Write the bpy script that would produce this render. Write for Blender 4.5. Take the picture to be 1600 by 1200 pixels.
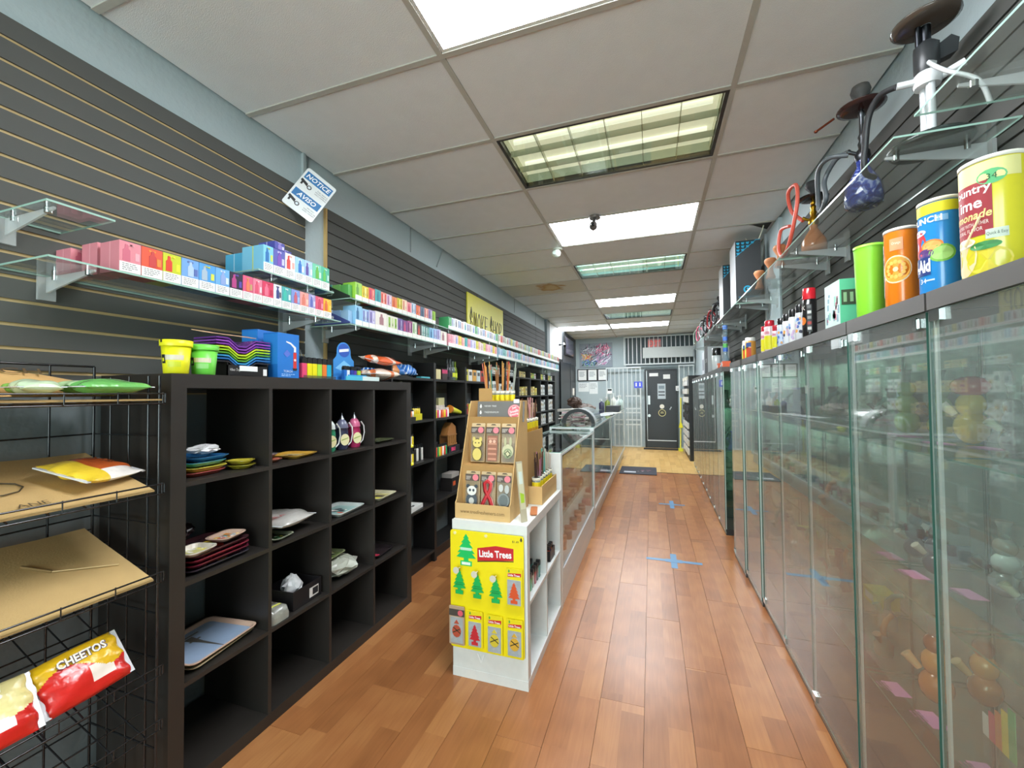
import bpy, math, random
from mathutils import Matrix, Vector
PI = math.pi
for o in list(bpy.data.objects): bpy.data.objects.remove(o)
S = bpy.context.scene
COL = S.collection
# ---------------------------------------------------------------- camera
CAMZ = 1.39
yaw, pitch, roll, FPX = 0.32633, 0.02311, -0.009415, 641.3
w = Vector((-math.sin(yaw)*math.cos(pitch), math.cos(yaw)*math.cos(pitch), math.sin(pitch)))
r = Vector((math.cos(yaw), math.sin(yaw), 0)); u = r.cross(w)
r2 = r*math.cos(roll)+u*math.sin(roll); u2 = -r*math.sin(roll)+u*math.cos(roll)
cam = bpy.data.cameras.new('camera'); cam.sensor_width = 36; cam.lens = FPX/1600*36; cam.clip_start = .02
co = bpy.data.objects.new('camera', cam); COL.objects.link(co); S.camera = co
co.matrix_world = Matrix(((r2.x, u2.x, -w.x, 0), (r2.y, u2.y, -w.y, 0), (r2.z, u2.z, -w.z, CAMZ), (0, 0, 0, 1)))
# ---------------------------------------------------------------- world, daylight, exposure
wd = bpy.data.worlds.new('world'); S.world = wd; wd.use_nodes = True
wd.node_tree.nodes['Background'].inputs[0].default_value = (.80, .90, 1, 1)
wd.node_tree.nodes['Background'].inputs[1].default_value = 1.2
S.view_settings.view_transform = 'Standard'; S.view_settings.look = 'None'
S.view_settings.gamma = 1; S.view_settings.use_curve_mapping = False
S.view_settings.exposure = 0.52
try:
    S.cycles.transparent_max_bounces = 96; S.cycles.max_bounces = 10
    S.cycles.sample_clamp_indirect = 6; S.cycles.caustics_reflective = False; S.cycles.caustics_refractive = False
except Exception: pass
PANEL_E = 19.0      # emission of the bright ceiling panels
WINDOW_W = 120.0    # daylight through the storefront window behind the camera
al = bpy.data.lights.new('storefront_daylight', 'AREA'); al.shape = 'RECTANGLE'; al.size = 2.5; al.size_y = 2.0
al.energy = WINDOW_W; al.color = (.93, .97, 1)
ao = bpy.data.objects.new('storefront_daylight', al); COL.objects.link(ao)
ao.location = (-.45, -2.72, 1.5); ao.rotation_euler = (PI/2, 0, 0)   # shines along +Y, into the room
# ---------------------------------------------------------------- room constants
WL, SL, WR, SR = -1.95, -1.93, 1.04, 1.02
CEIL, YB, YF = 2.832, 11.0, -2.6
GY0, GP = 1.533, .61          # ceiling grid origin and pitch
GX1, GX2 = -.8244, .3933
rnd = random.Random(7)
# ---------------------------------------------------------------- colour + material helpers
def lin(c):
    if isinstance(c, str):
        c = c.lstrip('#'); c = [int(c[i:i+2], 16)/255 for i in (0, 2, 4)]
    return tuple((x/12.92 if x <= .04045 else ((x+.055)/1.055)**2.4) for x in c[:3])
MATS = {}
def newmat(name):
    m = bpy.data.materials.new(name); m.use_nodes = True
    nt = m.node_tree; nt.nodes.clear(); MATS[name] = m
    out = nt.nodes.new('ShaderNodeOutputMaterial')
    def N(t, **k):
        n = nt.nodes.new('ShaderNode'+t)
        for a, b in k.items(): setattr(n, a, b)
        return n
    return m, nt, N, out, nt.links.new
def attr_mat(name, rough=.6, metal=0, var=.06, vscale=30, bump=0, bscale=60, coat=0, spec=.5, emit=0, alpha=1):
    m, nt, N, out, L = newmat(name)
    a = N('Attribute', attribute_name='Col'); b = N('BsdfPrincipled')
    tc = N('TexCoord'); nz = N('TexNoise'); nz.inputs['Scale'].default_value = vscale; nz.inputs['Detail'].default_value = 3
    L(tc.outputs['Object'], nz.inputs['Vector'])
    mr = N('MapRange'); mr.inputs[3].default_value = 1-var; mr.inputs[4].default_value = 1+var; L(nz.outputs[0], mr.inputs[0])
    mx = N('VectorMath', operation='SCALE'); L(a.outputs['Color'], mx.inputs[0]); L(mr.outputs[0], mx.inputs['Scale'])
    L(mx.outputs[0], b.inputs['Base Color'])
    b.inputs['Roughness'].default_value = rough; b.inputs['Metallic'].default_value = metal
    b.inputs['Specular IOR Level'].default_value = spec
    if coat: b.inputs['Coat Weight'].default_value = coat; b.inputs['Coat Roughness'].default_value = .1
    if bump:
        n2 = N('TexNoise'); n2.inputs['Scale'].default_value = bscale; n2.inputs['Detail'].default_value = 2; L(tc.outputs['Object'], n2.inputs['Vector'])
        bp = N('Bump'); bp.inputs['Strength'].default_value = bump; bp.inputs['Distance'].default_value = .004
        L(n2.outputs[0], bp.inputs['Height']); L(bp.outputs[0], b.inputs['Normal'])
    if emit:
        L(a.outputs['Color'], b.inputs['Emission Color']); b.inputs['Emission Strength'].default_value = emit
    L(b.outputs[0], out.inputs[0]); return m
attr_mat('matte', .65); attr_mat('satin', .38); attr_mat('gloss', .18, coat=.3)
attr_mat('print', .45, var=.03); attr_mat('foil', .25, var=.1, bump=.9, bscale=45, coat=.4)
attr_mat('metal', .32, metal=1); attr_mat('chrome', .12, metal=1, var=.02)
attr_mat('card', .8, var=.08, vscale=18, bump=.15, bscale=200)
attr_mat('plaster', .7, var=.03, vscale=4, bump=.55, bscale=38)
attr_mat('laminate', .42, var=.07, vscale=14); attr_mat('slatboard', .72, var=.05, vscale=5, spec=.25)
attr_mat('tile', .9, var=.05, vscale=9, bump=.35, bscale=260)
attr_mat('screen', .15, var=.0)
attr_mat('glow', .4, var=0, emit=PANEL_E); attr_mat('dimglow', .3, var=0, emit=.85); attr_mat('coolglow', .3, var=0, emit=2.6); attr_mat('signglow', .4, var=0, emit=.5)
def glass_mat(name, rough=0.0, base=.045, use_attr=True, alpha=0.0, power=5):
    # thin sheet: transparent tinted by the colour attribute, mirrored by a Schlick fresnel on the facing angle
    m, nt, N, out, L = newmat(name)
    a = N('Attribute', attribute_name='Col'); lw = N('LayerWeight'); lw.inputs[0].default_value = .5
    p = N('Math', operation='POWER'); p.inputs[1].default_value = power; L(lw.outputs['Facing'], p.inputs[0])
    q = N('Math', operation='MULTIPLY_ADD'); q.inputs[1].default_value = 1-base; q.inputs[2].default_value = base; L(p.outputs[0], q.inputs[0])
    t = N('BsdfTransparent'); L(a.outputs['Color'], t.inputs[0])
    g = N('BsdfGlossy'); g.inputs['Roughness'].default_value = rough
    mx = N('MixShader'); L(q.outputs[0], mx.inputs[0]); L(t.outputs[0], mx.inputs[1]); L(g.outputs[0], mx.inputs[2])
    last = mx
    if alpha:
        d = N('BsdfDiffuse'); L(a.outputs['Color'], d.inputs[0]); m2 = N('MixShader'); m2.inputs[0].default_value = alpha
        L(mx.outputs[0], m2.inputs[1]); L(d.outputs[0], m2.inputs[2]); last = m2
    L(last.outputs[0], out.inputs[0]); return m
glass_mat('glass'); glass_mat('cabinetglass', .0, .085, alpha=.05, power=4.2); glass_mat('acrylic', .1, .08, alpha=.28, power=4); glass_mat('bottleglass', .02, .06, alpha=.22, power=3.2); glass_mat('film', .08, .07, alpha=.05, power=3)
# wood plank: two printed strips across a plank, lengthwise grain, tone by object
def wood_mat(name, c1, c2, c3, rough=.28, strips=2, width=.19):
    m, nt, N, out, L = newmat(name)
    tc = N('TexCoord'); oi = N('ObjectInfo'); sp = N('SeparateXYZ'); L(tc.outputs['Object'], sp.inputs[0])
    fx = N('Math', operation='MULTIPLY'); fx.inputs[1].default_value = strips/width; L(sp.outputs[0], fx.inputs[0])
    fl = N('Math', operation='FLOOR'); L(fx.outputs[0], fl.inputs[0])
    # strip blocks are about 0.4-0.6 m long, staggered per strip
    so = N('Math', operation='MULTIPLY_ADD'); so.inputs[1].default_value = .37; L(fl.outputs[0], so.inputs[0]); L(oi.outputs['Random'], so.inputs[2])
    yb = N('Math', operation='MULTIPLY_ADD'); yb.inputs[1].default_value = 2.1; L(sp.outputs[1], yb.inputs[0]); L(so.outputs[0], yb.inputs[2])
    yf = N('Math', operation='FLOOR'); L(yb.outputs[0], yf.inputs[0])
    cb = N('CombineXYZ'); L(fl.outputs[0], cb.inputs[0]); L(yf.outputs[0], cb.inputs[1]); L(oi.outputs['Random'], cb.inputs[2])
    wn = N('TexWhiteNoise'); L(cb.outputs[0], wn.inputs[0])
    # grain: noise stretched along the plank
    mp = N('Mapping'); mp.inputs['Scale'].default_value = (55, 3.2, 1); ad = N('VectorMath', operation='ADD')
    L(tc.outputs['Object'], ad.inputs[0]); L(wn.outputs['Color'], ad.inputs[1]); L(ad.outputs[0], mp.inputs[0])
    nz = N('TexNoise'); nz.inputs['Scale'].default_value = 1; nz.inputs['Detail'].default_value = 5; nz.inputs['Distortion'].default_value = 1.2; L(mp.outputs[0], nz.inputs['Vector'])
    mp2 = N('Mapping'); mp2.inputs['Scale'].default_value = (9, 1.1, 1); L(ad.outputs[0], mp2.inputs[0])
    wv = N('TexWave', wave_type='RINGS'); wv.inputs['Scale'].default_value = 1.6; wv.inputs['Distortion'].default_value = 5; wv.inputs['Detail'].default_value = 2; L(mp2.outputs[0], wv.inputs['Vector'])
    ma = N('Math', operation='MULTIPLY_ADD'); ma.inputs[1].default_value = .42; ma.inputs[2].default_value = .06; L(wn.outputs[0], ma.inputs[0])
    mb = N('Math', operation='MULTIPLY_ADD'); mb.inputs[1].default_value = .38; L(nz.outputs[0], mb.inputs[0]); L(ma.outputs[0], mb.inputs[2])
    mc = N('Math', operation='MULTIPLY_ADD'); mc.inputs[1].default_value = .09; L(wv.outputs[0], mc.inputs[0]); L(mb.outputs[0], mc.inputs[2])
    cr = N('ValToRGB'); e = cr.color_ramp.elements
    e[0].position = .1; e[0].color = (*lin(c1), 1); e[1].position = .85; e[1].color = (*lin(c3), 1)
    k = e.new(.48); k.color = (*lin(c2), 1); L(mc.outputs[0], cr.inputs[0])
    b = N('BsdfPrincipled'); L(cr.outputs[0], b.inputs['Base Color']); b.inputs['Roughness'].default_value = rough
    bp = N('Bump'); bp.inputs['Strength'].default_value = .06; bp.inputs['Distance'].default_value = .001; L(nz.outputs[0], bp.inputs['Height']); L(bp.outputs[0], b.inputs['Normal'])
    L(b.outputs[0], out.inputs[0]); return m
wood_mat('wood', '#82502e', '#a2683e', '#b98150')
wood_mat('wood_pale', '#b58a4c', '#d0a763', '#ddba7a', .35)
def marble_mat(name, ca, cb, cc):
    m, nt, N, out, L = newmat(name)
    tc = N('TexCoord'); nz = N('TexNoise'); nz.inputs['Scale'].default_value = 14; nz.inputs['Distortion'].default_value = 2.5; L(tc.outputs['Object'], nz.inputs['Vector'])
    cr = N('ValToRGB'); e = cr.color_ramp.elements; e[0].position = .38; e[0].color = (*lin(ca), 1); e[1].position = .66; e[1].color = (*lin(cc), 1)
    k = e.new(.52); k.color = (*lin(cb), 1); L(nz.outputs[0], cr.inputs[0])
    b = N('BsdfPrincipled'); b.inputs['Roughness'].default_value = .12; b.inputs['Coat Weight'].default_value = .5; L(cr.outputs[0], b.inputs['Base Color']); L(b.outputs[0], out.inputs[0])
marble_mat('marble_blue', '#1c2468', '#3c50a8', '#c9d2ea'); marble_mat('marble_floral', '#2e3c34', '#c2b897', '#6e4a34'); marble_mat('granite', '#3a3326', '#8a7a55', '#c9b98d')
def stain_mat(name):
    # ceiling tile with a brown water stain of its own
    m, nt, N, out, L = newmat(name)
    tc = N('TexCoord'); ln = N('VectorMath', operation='DISTANCE'); ln.inputs[1].default_value = (.12, -.05, 0); L(tc.outputs['Object'], ln.inputs[0])
    nz = N('TexNoise'); nz.inputs['Scale'].default_value = 6; L(tc.outputs['Object'], nz.inputs['Vector'])
    ad = N('Math', operation='MULTIPLY_ADD'); ad.inputs[1].default_value = .3; L(nz.outputs[0], ad.inputs[0]); L(ln.outputs['Value'], ad.inputs[2])
    cr = N('ValToRGB'); e = cr.color_ramp.elements; e[0].position = .22; e[0].color = (*lin('#c9b287'), 1); e[1].position = .36; e[1].color = (*lin('#d3cfc3'), 1)
    k = e.new(.30); k.color = (*lin('#b08a55'), 1); L(ad.outputs[0], cr.inputs[0])
    b = N('BsdfPrincipled'); b.inputs['Roughness'].default_value = .9; L(cr.outputs[0], b.inputs['Base Color']); L(b.outputs[0], out.inputs[0])
stain_mat('stained_tile')
# ---------------------------------------------------------------- text cache
TXT = {}
def text2d(s, bold=0, shear=0):
    key = (s, bold, shear)
    if key not in TXT:
        c = bpy.data.curves.new('t', 'FONT'); c.body = s; c.size = 1; c.resolution_u = 2; c.offset = bold; c.shear = shear
        o = bpy.data.objects.new('t', c); me = o.to_mesh()
        vs = [(v.co.x, v.co.y) for v in me.vertices]; fs = [tuple(p.vertices) for p in me.polygons]
        o.to_mesh_clear(); bpy.data.objects.remove(o); bpy.data.curves.remove(c)
        if vs:
            x0 = min(v[0] for v in vs); x1 = max(v[0] for v in vs); y0 = min(v[1] for v in vs); y1 = max(v[1] for v in vs)
            sc = 1/max(1e-6, y1-y0); vs = [((x-x0)*sc, (y-y0)*sc) for x, y in vs]; wd_ = (x1-x0)*sc
        else: wd_ = 0
        TXT[key] = (vs, fs, wd_)
    return TXT[key]
# ---------------------------------------------------------------- mesh builder
def frame(o, u, v):
    """matrix with local x=u, y=v, z=u x v at origin o"""
    u = Vector(u).normalized(); v = Vector(v); n = u.cross(v).normalized(); v = n.cross(u)
    return Matrix(((u.x, v.x, n.x, o[0]), (u.y, v.y, n.y, o[1]), (u.z, v.z, n.z, o[2]), (0, 0, 0, 1)))
def T(x, y, z): return Matrix.Translation((x, y, z))
def RZ(a): return Matrix.Rotation(a, 4, 'Z')
def RX(a): return Matrix.Rotation(a, 4, 'X')
def RY(a): return Matrix.Rotation(a, 4, 'Y')
I4 = Matrix.Identity(4)
BOXF = ((0, 3, 2, 1), (4, 5, 6, 7), (0, 1, 5, 4), (1, 2, 6, 5), (2, 3, 7, 6), (3, 0, 4, 7))
class MB:
    def __init__(s, col='#808080', mat='matte'):
        s.v = []; s.f = []; s.c = []; s.m = []; s.sm = []; s.col = col; s.mat = mat; s.M = I4
    def add(s, vs, fs, col=None, mat=None, smooth=False, M=None):
        M = s.M if M is None else s.M @ M
        n = len(s.v); s.v += [tuple(M @ Vector(v)) for v in vs]
        c = lin(col or s.col); mt = mat or s.mat
        for i, f in enumerate(fs):
            s.f.append(tuple(n+k for k in f)); s.c.append(c); s.m.append(mt); s.sm.append(smooth)
        return s
    def box(s, x0, x1, y0, y1, z0, z1, col=None, mat=None, M=None):
        return s.add([(x0, y0, z0), (x1, y0, z0), (x1, y1, z0), (x0, y1, z0), (x0, y0, z1), (x1, y0, z1), (x1, y1, z1), (x0, y1, z1)], BOXF, col, mat, False, M)
    def loft(s, rings, col=None, mat=None, smooth=True, caps=True, closed=True, M=None):
        n = len(rings[0]); vs = [p for rg in rings for p in rg]; fs = []
        for i in range(len(rings)-1):
            for j in range(n if closed else n-1):
                k = (j+1) % n; fs.append((i*n+j, i*n+k, (i+1)*n+k, (i+1)*n+j))
        s.add(vs, fs, col, mat, smooth, M)
        if caps: s.add(rings[0], [tuple(range(n-1, -1, -1))], col, mat, False, M); s.add(rings[-1], [tuple(range(n))], col, mat, False, M)
        return s
    def lathe(s, prof, n=16, col=None, mat=None, M=None, caps=True, smooth=True):
        rg = [[(q*math.cos(2*PI*j/n), q*math.sin(2*PI*j/n), z) for j in range(n)] for q, z in prof]
        return s.loft(rg, col, mat, smooth, caps, True, M)
    def cyl(s, p0, p1, r0, r1=None, n=8, col=None, mat=None, M=None, smooth=True):
        p0, p1 = Vector(p0), Vector(p1); d = p1-p0; r1 = r0 if r1 is None else r1
        a = d.orthogonal().normalized(); b = d.normalized().cross(a)
        rg = [[tuple(p+(a*math.cos(2*PI*j/n)+b*math.sin(2*PI*j/n))*q) for j in range(n)] for p, q in ((p0, r0), (p1, r1))]
        return s.loft(rg, col, mat, smooth, True, True, M)
    def tube(s, pts, rad, n=6, col=None, mat=None, M=None, closed=False):
        pts = [Vector(p) for p in pts]; rings = []; a = None
        for i, p in enumerate(pts):
            if closed: d = pts[(i+1) % len(pts)]-pts[i-1]
            else: d = pts[min(i+1, len(pts)-1)]-pts[max(i-1, 0)]
            d.normalize()
            a = d.orthogonal().normalized() if a is None else (a-d*a.dot(d)).normalized()
            b = d.cross(a); q = rad[i] if isinstance(rad, (list, tuple)) else rad
            rings.append([tuple(p+(a*math.cos(2*PI*j/n)+b*math.sin(2*PI*j/n))*q) for j in range(n)])
        if closed: rings.append(rings[0])
        return s.loft(rings, col, mat, True, not closed, True, M)
    def prism(s, poly, z0, z1, col=None, mat=None, M=None, smooth=False):
        a = sum(poly[i-1][0]*poly[i][1]-poly[i][0]*poly[i-1][1] for i in range(len(poly)))
        if a < 0: poly = poly[::-1]
        return s.loft([[(x, y, z0) for x, y in poly], [(x, y, z1) for x, y in poly]], col, mat, smooth, True, True, M)
    def ell(s, c, rx, ry, rz, n=12, m=8, col=None, mat=None, M=None):
        rg = []
        for i in range(m+1):
            t = PI*(i/m); q = max(math.sin(t), .02)
            rg.append([(c[0]+rx*q*math.cos(2*PI*j/n), c[1]+ry*q*math.sin(2*PI*j/n), c[2]-rz*math.cos(t)) for j in range(n)])
        return s.loft(rg, col, mat, True, True, True, M)
    def poly(s, pts, col=None, mat=None, M=None):
        return s.add(pts, [tuple(range(len(pts)))], col, mat, False, M)
    def text(s, t, h, M, col='#111111', mat='print', align='c', wmax=None, bold=0, shear=0, wscale=1, cyl=None):
        """flat text of cap height h in frame M (x right, y up, z out), origin at centre/left, baseline at y=0"""
        vs, fs, wd_ = text2d(t, bold, shear)
        if not vs: return s
        sx = h*wscale
        if wmax and wd_*sx > wmax: sx = wmax/wd_
        ox = {'c': -wd_*sx/2, 'l': 0, 'r': -wd_*sx}[align]
        if cyl:  # wrap on a cylinder of radius cyl whose axis is local y, centre x=0
            P = [(cyl*math.sin((x*sx+ox)/cyl), y*h, cyl*math.cos((x*sx+ox)/cyl)) for x, y in vs]
        else: P = [(x*sx+ox, y*h, 0) for x, y in vs]
        return s.add(P, fs, col, mat, False, M)
    def build(s, name, parent=None, loc=None):
        me = bpy.data.meshes.new(name); me.from_pydata(s.v, [], s.f)
        names = list(dict.fromkeys(s.m)); 
        for nm in names: me.materials.append(MATS[nm])
        ix = {nm: i for i, nm in enumerate(names)}
        me.polygons.foreach_set('material_index', [ix[k] for k in s.m]); me.polygons.foreach_set('use_smooth', s.sm)
        ca = me.color_attributes.new('Col', 'FLOAT_COLOR', 'CORNER'); arr = []
        for f, c in zip(s.f, s.c): arr += (c[0], c[1], c[2], 1.0)*len(f)
        ca.data.foreach_set('color', arr); me.update()
        o = bpy.data.objects.new(name, me); COL.objects.link(o)
        if parent: o.parent = parent
        if loc: o.location = loc
        return o
def tag(o, label, cat, group=None):
    o['label'] = label; o['category'] = cat
    if group: o['group'] = group
    return o
def thing(name, label, cat, loc=(0, 0, 0), rz=0, group=None):
    o = bpy.data.objects.new(name, None); COL.objects.link(o); o.empty_display_size = .02
    o.location = loc; o.rotation_euler = (0, 0, rz); return tag(o, label, cat, group)
def struct(o): o['kind'] = 'structure'; return o
def dup(o, parent=None):
    c = o.copy(); COL.objects.link(c); c.parent = parent
    for ch in o.children: dup(ch, c)
    return c
def inst(src, loc, rz=0, label=None, group=None, scale=None):
    c = dup(src); c.location = loc; c.rotation_euler = (0, 0, rz)
    if label: c['label'] = label
    if group: c['group'] = group
    if scale: c.scale = (scale,)*3 if not isinstance(scale, tuple) else scale
    return c
def link_piece(me_obj, name, parent, loc, rz=0):
    o = bpy.data.objects.new(name, me_obj.data); COL.objects.link(o); o.parent = parent; o.location = loc
    if rz: o.rotation_euler = (0, 0, rz)
    return o
def bars(b, M, w_, h_, rows, col='#555555', mat='print', seed=0, fill=.75):
    """rows of tiny print (unreadable in the photo) as short dashes in frame M"""
    R = random.Random(seed); lh = h_/rows
    for i in range(rows):
        x = 0
        while x < w_*.97:
            l = w_*R.uniform(.08, .25); 
            if x+l > w_*(.98 if i < rows-1 else .7): break
            b.poly([(x, -i*lh-lh*.15, 0), (x, -i*lh-lh*.7, 0), (x+l, -i*lh-lh*.7, 0), (x+l, -i*lh-lh*.15, 0)][::1], col, mat, M); x += l+w_*.04
# ================================================================ STRUCTURE
# floor slab + planks
fl = struct(MB('#5b3a20', 'laminate').box(WL, WR, YF, YB, -.12, -.009).build('floor'))
def plank_row(x0, x1, ya, yb, mat, first=True):
    w_ = .19
    nx = int(math.ceil((x1-x0)/w_)); proto = {}
    for i in range(nx):
        xa = x0+i*w_; ww = min(w_, x1-xa); off = (i*.43) % 1.2; y = ya-off
        while y < yb:
            a, c = max(y, ya), min(y+1.2, yb)
            if c-a > .03:
                k = (round(ww, 3), round(c-a, 3))
                if k not in proto:
                    b = MB('#b0703a', mat); e = .0005; L = c-a
                    b.loft([[(e, e, -.009), (ww-e, e, -.009), (ww-e, L-e, -.009), (e, L-e, -.009)], [(e, e, -.001), (ww-e, e, -.001), (ww-e, L-e, -.001), (e, L-e, -.001)],
                            [(e*2, e*2, 0), (ww-e*2, e*2, 0), (ww-e*2, L-e*2, 0), (e*2, L-e*2, 0)]], smooth=False)
                    o = b.build('plank', fl, (xa, a, 0)); proto[k] = o
                else: link_piece(proto[k], 'plank', fl, (xa, a, 0))
            y += 1.2
plank_row(WL, WR, YF, 7.55, 'wood'); plank_row(WL, WR, 7.57, YB, 'wood_pale')
MB('#4a3522', 'satin').box(-.56, WR, 7.55, 7.57, -.009, .003).build('threshold_strip', fl)
# ceiling slab, tiles and T-bars
ce = struct(MB('#8d8a83', 'tile').box(WL, WR, YF, YB, CEIL+.11, CEIL+.16).build('ceiling'))
LIGHTS = {(1, -1): 'panel', (1, 1): 'grid', (1, 3): 'panel', (1, 5): 'grid', (1, 8): 'panel', (1, 10): 'grid', (1, 12): 'panel', (0, 12): 'panel'}
COLX = [(WL, GX1), (GX1, GX2), (GX2, WR)]
tproto = {}
for ci, (xa, xb) in enumerate(COLX):
    for k in range(-7, 16):
        ya = GY0+GP*k; yb_ = min(ya+GP, YB); ya = max(ya, YF)
        if yb_-ya < .05 or (ci, k) in LIGHTS: continue
        key = (ci, round(yb_-ya, 3)); loc = ((xa+xb)/2, (ya+yb_)/2, CEIL)
        st = (ci, k) == (0, 6)
        if key not in tproto or st:
            hw, hd = (xb-xa)/2-.012, (yb_-ya)/2-.012; b = MB('#e5e7e7', 'stained_tile' if st else 'tile')
            b.loft([[(-hw, -hd, 0), (-hw, hd, 0), (hw, hd, 0), (hw, -hd, 0)], [(-hw, -hd, .02), (-hw, hd, .02), (hw, hd, .02), (hw, -hd, .02)]], smooth=False)
            o = b.build('ceiling_tile', ce, loc)
            if not st: tproto[key] = o
            if st: o['label'] = 'ceiling tile with a brown water stain'
        else: link_piece(tproto[key], 'ceiling_tile', ce, loc)
for x in (GX1, GX2): MB('#b9b6ac', 'satin').box(x-.0125, x+.0125, YF, YB, CEIL-.006, CEIL+.03).build('main_tee', ce)
for ci, (xa, xb) in enumerate(COLX):
    for k in range(-6, 16): MB('#b9b6ac', 'satin').box(xa+.0125, xb-.0125, GY0+GP*k-.0125, GY0+GP*k+.0125, CEIL-.006, CEIL+.03).build('cross_tee', ce)
# bright panels and gridded fixtures
def light_panel(ci, k, kind, label):
    xa, xb = COLX[ci]; ya = GY0+GP*k; cx, cy = (xa+xb)/2, ya+GP/2
    hw, hd = (xb-xa)/2-.0145, GP/2-.0145
    t = thing('ceiling_light', label, 'ceiling light', (cx, cy, CEIL-.004), 0, 'recessed ceiling lights')
    if kind == 'panel':
        MB('#f6faff', 'glow').box(-hw+.012, hw-.012, -hd+.012, hd-.012, .004, .012).build('diffuser', t)
        b = MB('#d8d6d0', 'satin')
        for x0, x1, y0, y1 in ((-hw, hw, -hd, -hd+.012), (-hw, hw, hd-.012, hd), (-hw, -hw+.012, -hd+.012, hd-.012), (hw-.012, hw, -hd+.012, hd-.012)): b.box(x0, x1, y0, y1, .002, .03)
        b.build('frame', t)
    else:
        b = MB('#2b2925', 'satin')
        for x0, x1, y0, y1 in ((-hw, hw, -hd, -hd+.016), (-hw, hw, hd-.016, hd), (-hw, -hw+.016, -hd+.016, hd-.016), (hw-.016, hw, -hd+.016, hd-.016)): b.box(x0, x1, y0, y1, .0, .03)
        b.build('frame', t)
        c1, c2, c3 = ('#d8d9bd', '#cbc8b8', '#b7c6bd') if k == 1 else ('#9fcfd0', '#b4d6d6', '#86b5bd')
        MB(c2, 'dimglow' if k == 1 else 'coolglow').box(-hw+.016, hw-.016, -hd+.016, hd-.016, .085, .09).build('reflector', t)
        for i in range(2): MB('#f6f6ee', 'dimglow' if k == 1 else 'coolglow').cyl((-hw+.05, -hd*.42+i*hd*.84, .075), (hw-.05, -hd*.42+i*hd*.84, .075), .014, n=10).build('lamp_tube', t)
        side = MB(c1, 'gloss'); side.box(-hw+.016, hw-.016, -hd+.016, -hd+.02, .03, .085).box(-hw+.016, hw-.016, hd-.02, hd-.016, .03, .085, c3).box(-hw+.016, -hw+.02, -hd+.02, hd-.02, .03, .085).box(hw-.02, hw-.016, -hd+.02, hd-.02, .03, .085)
        side.build('housing', t)
        for i in range(1, 6):
            x = -hw+.016+(2*hw-.032)*i/6; MB('#c3c5b2', 'gloss').box(x-.0015, x+.0015, -hd+.02, hd-.02, .008, .045).build('louver_blade', t)
        for i in range(1, 3):
            y = -hd+.016+(2*hd-.032)*i/3; MB('#b9bdb0', 'gloss').box(-hw+.02, hw-.02, y-.0015, y+.0015, .008, .045).build('louver_blade', t)
        MB('#eef2e8', 'glass').box(-hw+.017, hw-.017, -hd+.017, hd-.017, .003, .006).build('lens', t)
order = {'panel': ['frameless bright white light panel, the first in the row, before any gridded light', 'bright white light panel between the two largest gridded lights, beside the small hanging camera', 'bright white light panel just before the last gridded light', 'bright white light panel nearest the security gate, in the middle row', 'bright white light panel in the row along the left wall, above the black doorway'],
         'grid': ['black framed gridded light with warm yellowish cells', 'black framed gridded light with pale blue cells between the white panels', 'black framed gridded light with pale blue cells nearest the back wall']}
cnt = {'panel': 0, 'grid': 0}
for (ci, k), kind in LIGHTS.items(): light_panel(ci, k, kind, order[kind][cnt[kind]]); cnt[kind] += 1
# front wall with storefront window (behind the camera)
b = MB('#8f9a9c', 'plaster'); b.box(WL, WR, YF-.12, YF, -.12, .45).box(WL, WR, YF-.12, YF, 2.6, CEIL+.15).box(WL, -1.75, YF-.12, YF, .45, 2.6).box(.85, WR, YF-.12, YF, .45, 2.6)
struct(b.build('wall_front'))
wn = struct(MB('#2a2a2a', 'satin').box(-1.75, -1.70, YF-.1, YF-.04, .45, 2.6).box(.80, .85, YF-.1, YF-.04, .45, 2.6).box(-1.7, .8, YF-.1, YF-.04, .45, .5).box(-1.7, .8, YF-.1, YF-.04, 2.55, 2.6).box(-.48, -.42, YF-.1, YF-.04, .5, 2.55).build('window_1'))
for x0, x1 in ((-1.7, -.48), (-.42, .8)): MB('#eef6f4', 'glass').box(x0, x1, YF-.075, YF-.069, .5, 2.55).build('pane', wn)
# left wall: plaster, with slat panels in front
GREY = '#b2c0c3'
wl = struct(MB(GREY, 'plaster').box(WL-.12, WL, YF, YB, -.12, CEIL+.15).build('wall_left'))
wr = struct(MB(GREY, 'plaster').box(WR, WR+.12, YF, YB, -.12, CEIL+.15).build('wall_right'))
wb = struct(MB('#a9b9bd', 'plaster').box(WL-.12, WR+.12, YB, YB+.12, -.12, CEIL+.15).build('wall_back'))
def slat_panel(parent, side, ya, yb, z0, z1, groove, slat, nm, gw=.009):
    """boards 66 mm high, pitch 76 mm, grooves recessed showing the panel core"""
    xb, xf = (WL, SL) if side < 0 else (SR, WR)
    xo = WL if side < 0 else WR
    core = MB(groove, 'matte').box(min(xo, xo-side*.013), max(xo, xo-side*.013), ya, yb, z0, z1); core.build('panel_core', parent)
    n = int((z1-z0)/.0762); hh_ = .0762-gw; me = None
    for i in range(n+1):
        zt = z1-i*.0762; zb = max(zt-hh_, z0)
        if zt-zb < .02: continue
        loc = (0, ya, zb)
        if me is None or abs((zt-zb)-hh_) > 1e-4:
            b = MB(slat, 'slatboard'); xa, xc = xo-side*.013, xo-side*.02
            b.box(min(xa, xc), max(xa, xc), 0.001, yb-ya-.001, 0, zt-zb); o = b.build('slat', parent, loc)
            if me is None: me = o
        else: link_piece(me, 'slat', parent, loc)
DK = '#565653'
MB('#70787a', 'plaster').box(WL, WL+.006, -1.2, 7.75, 0, 1.40).build('lower_wall_paint', wl)
slat_panel(wl, -1, -1.2, 1.90, 1.40, 2.612, '#c4a977', '#585855', 'a', .0115)
slat_panel(wl, -1, 2.075, 4.45, 1.40, 2.575, '#3c3a36', DK, 'b')
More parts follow.
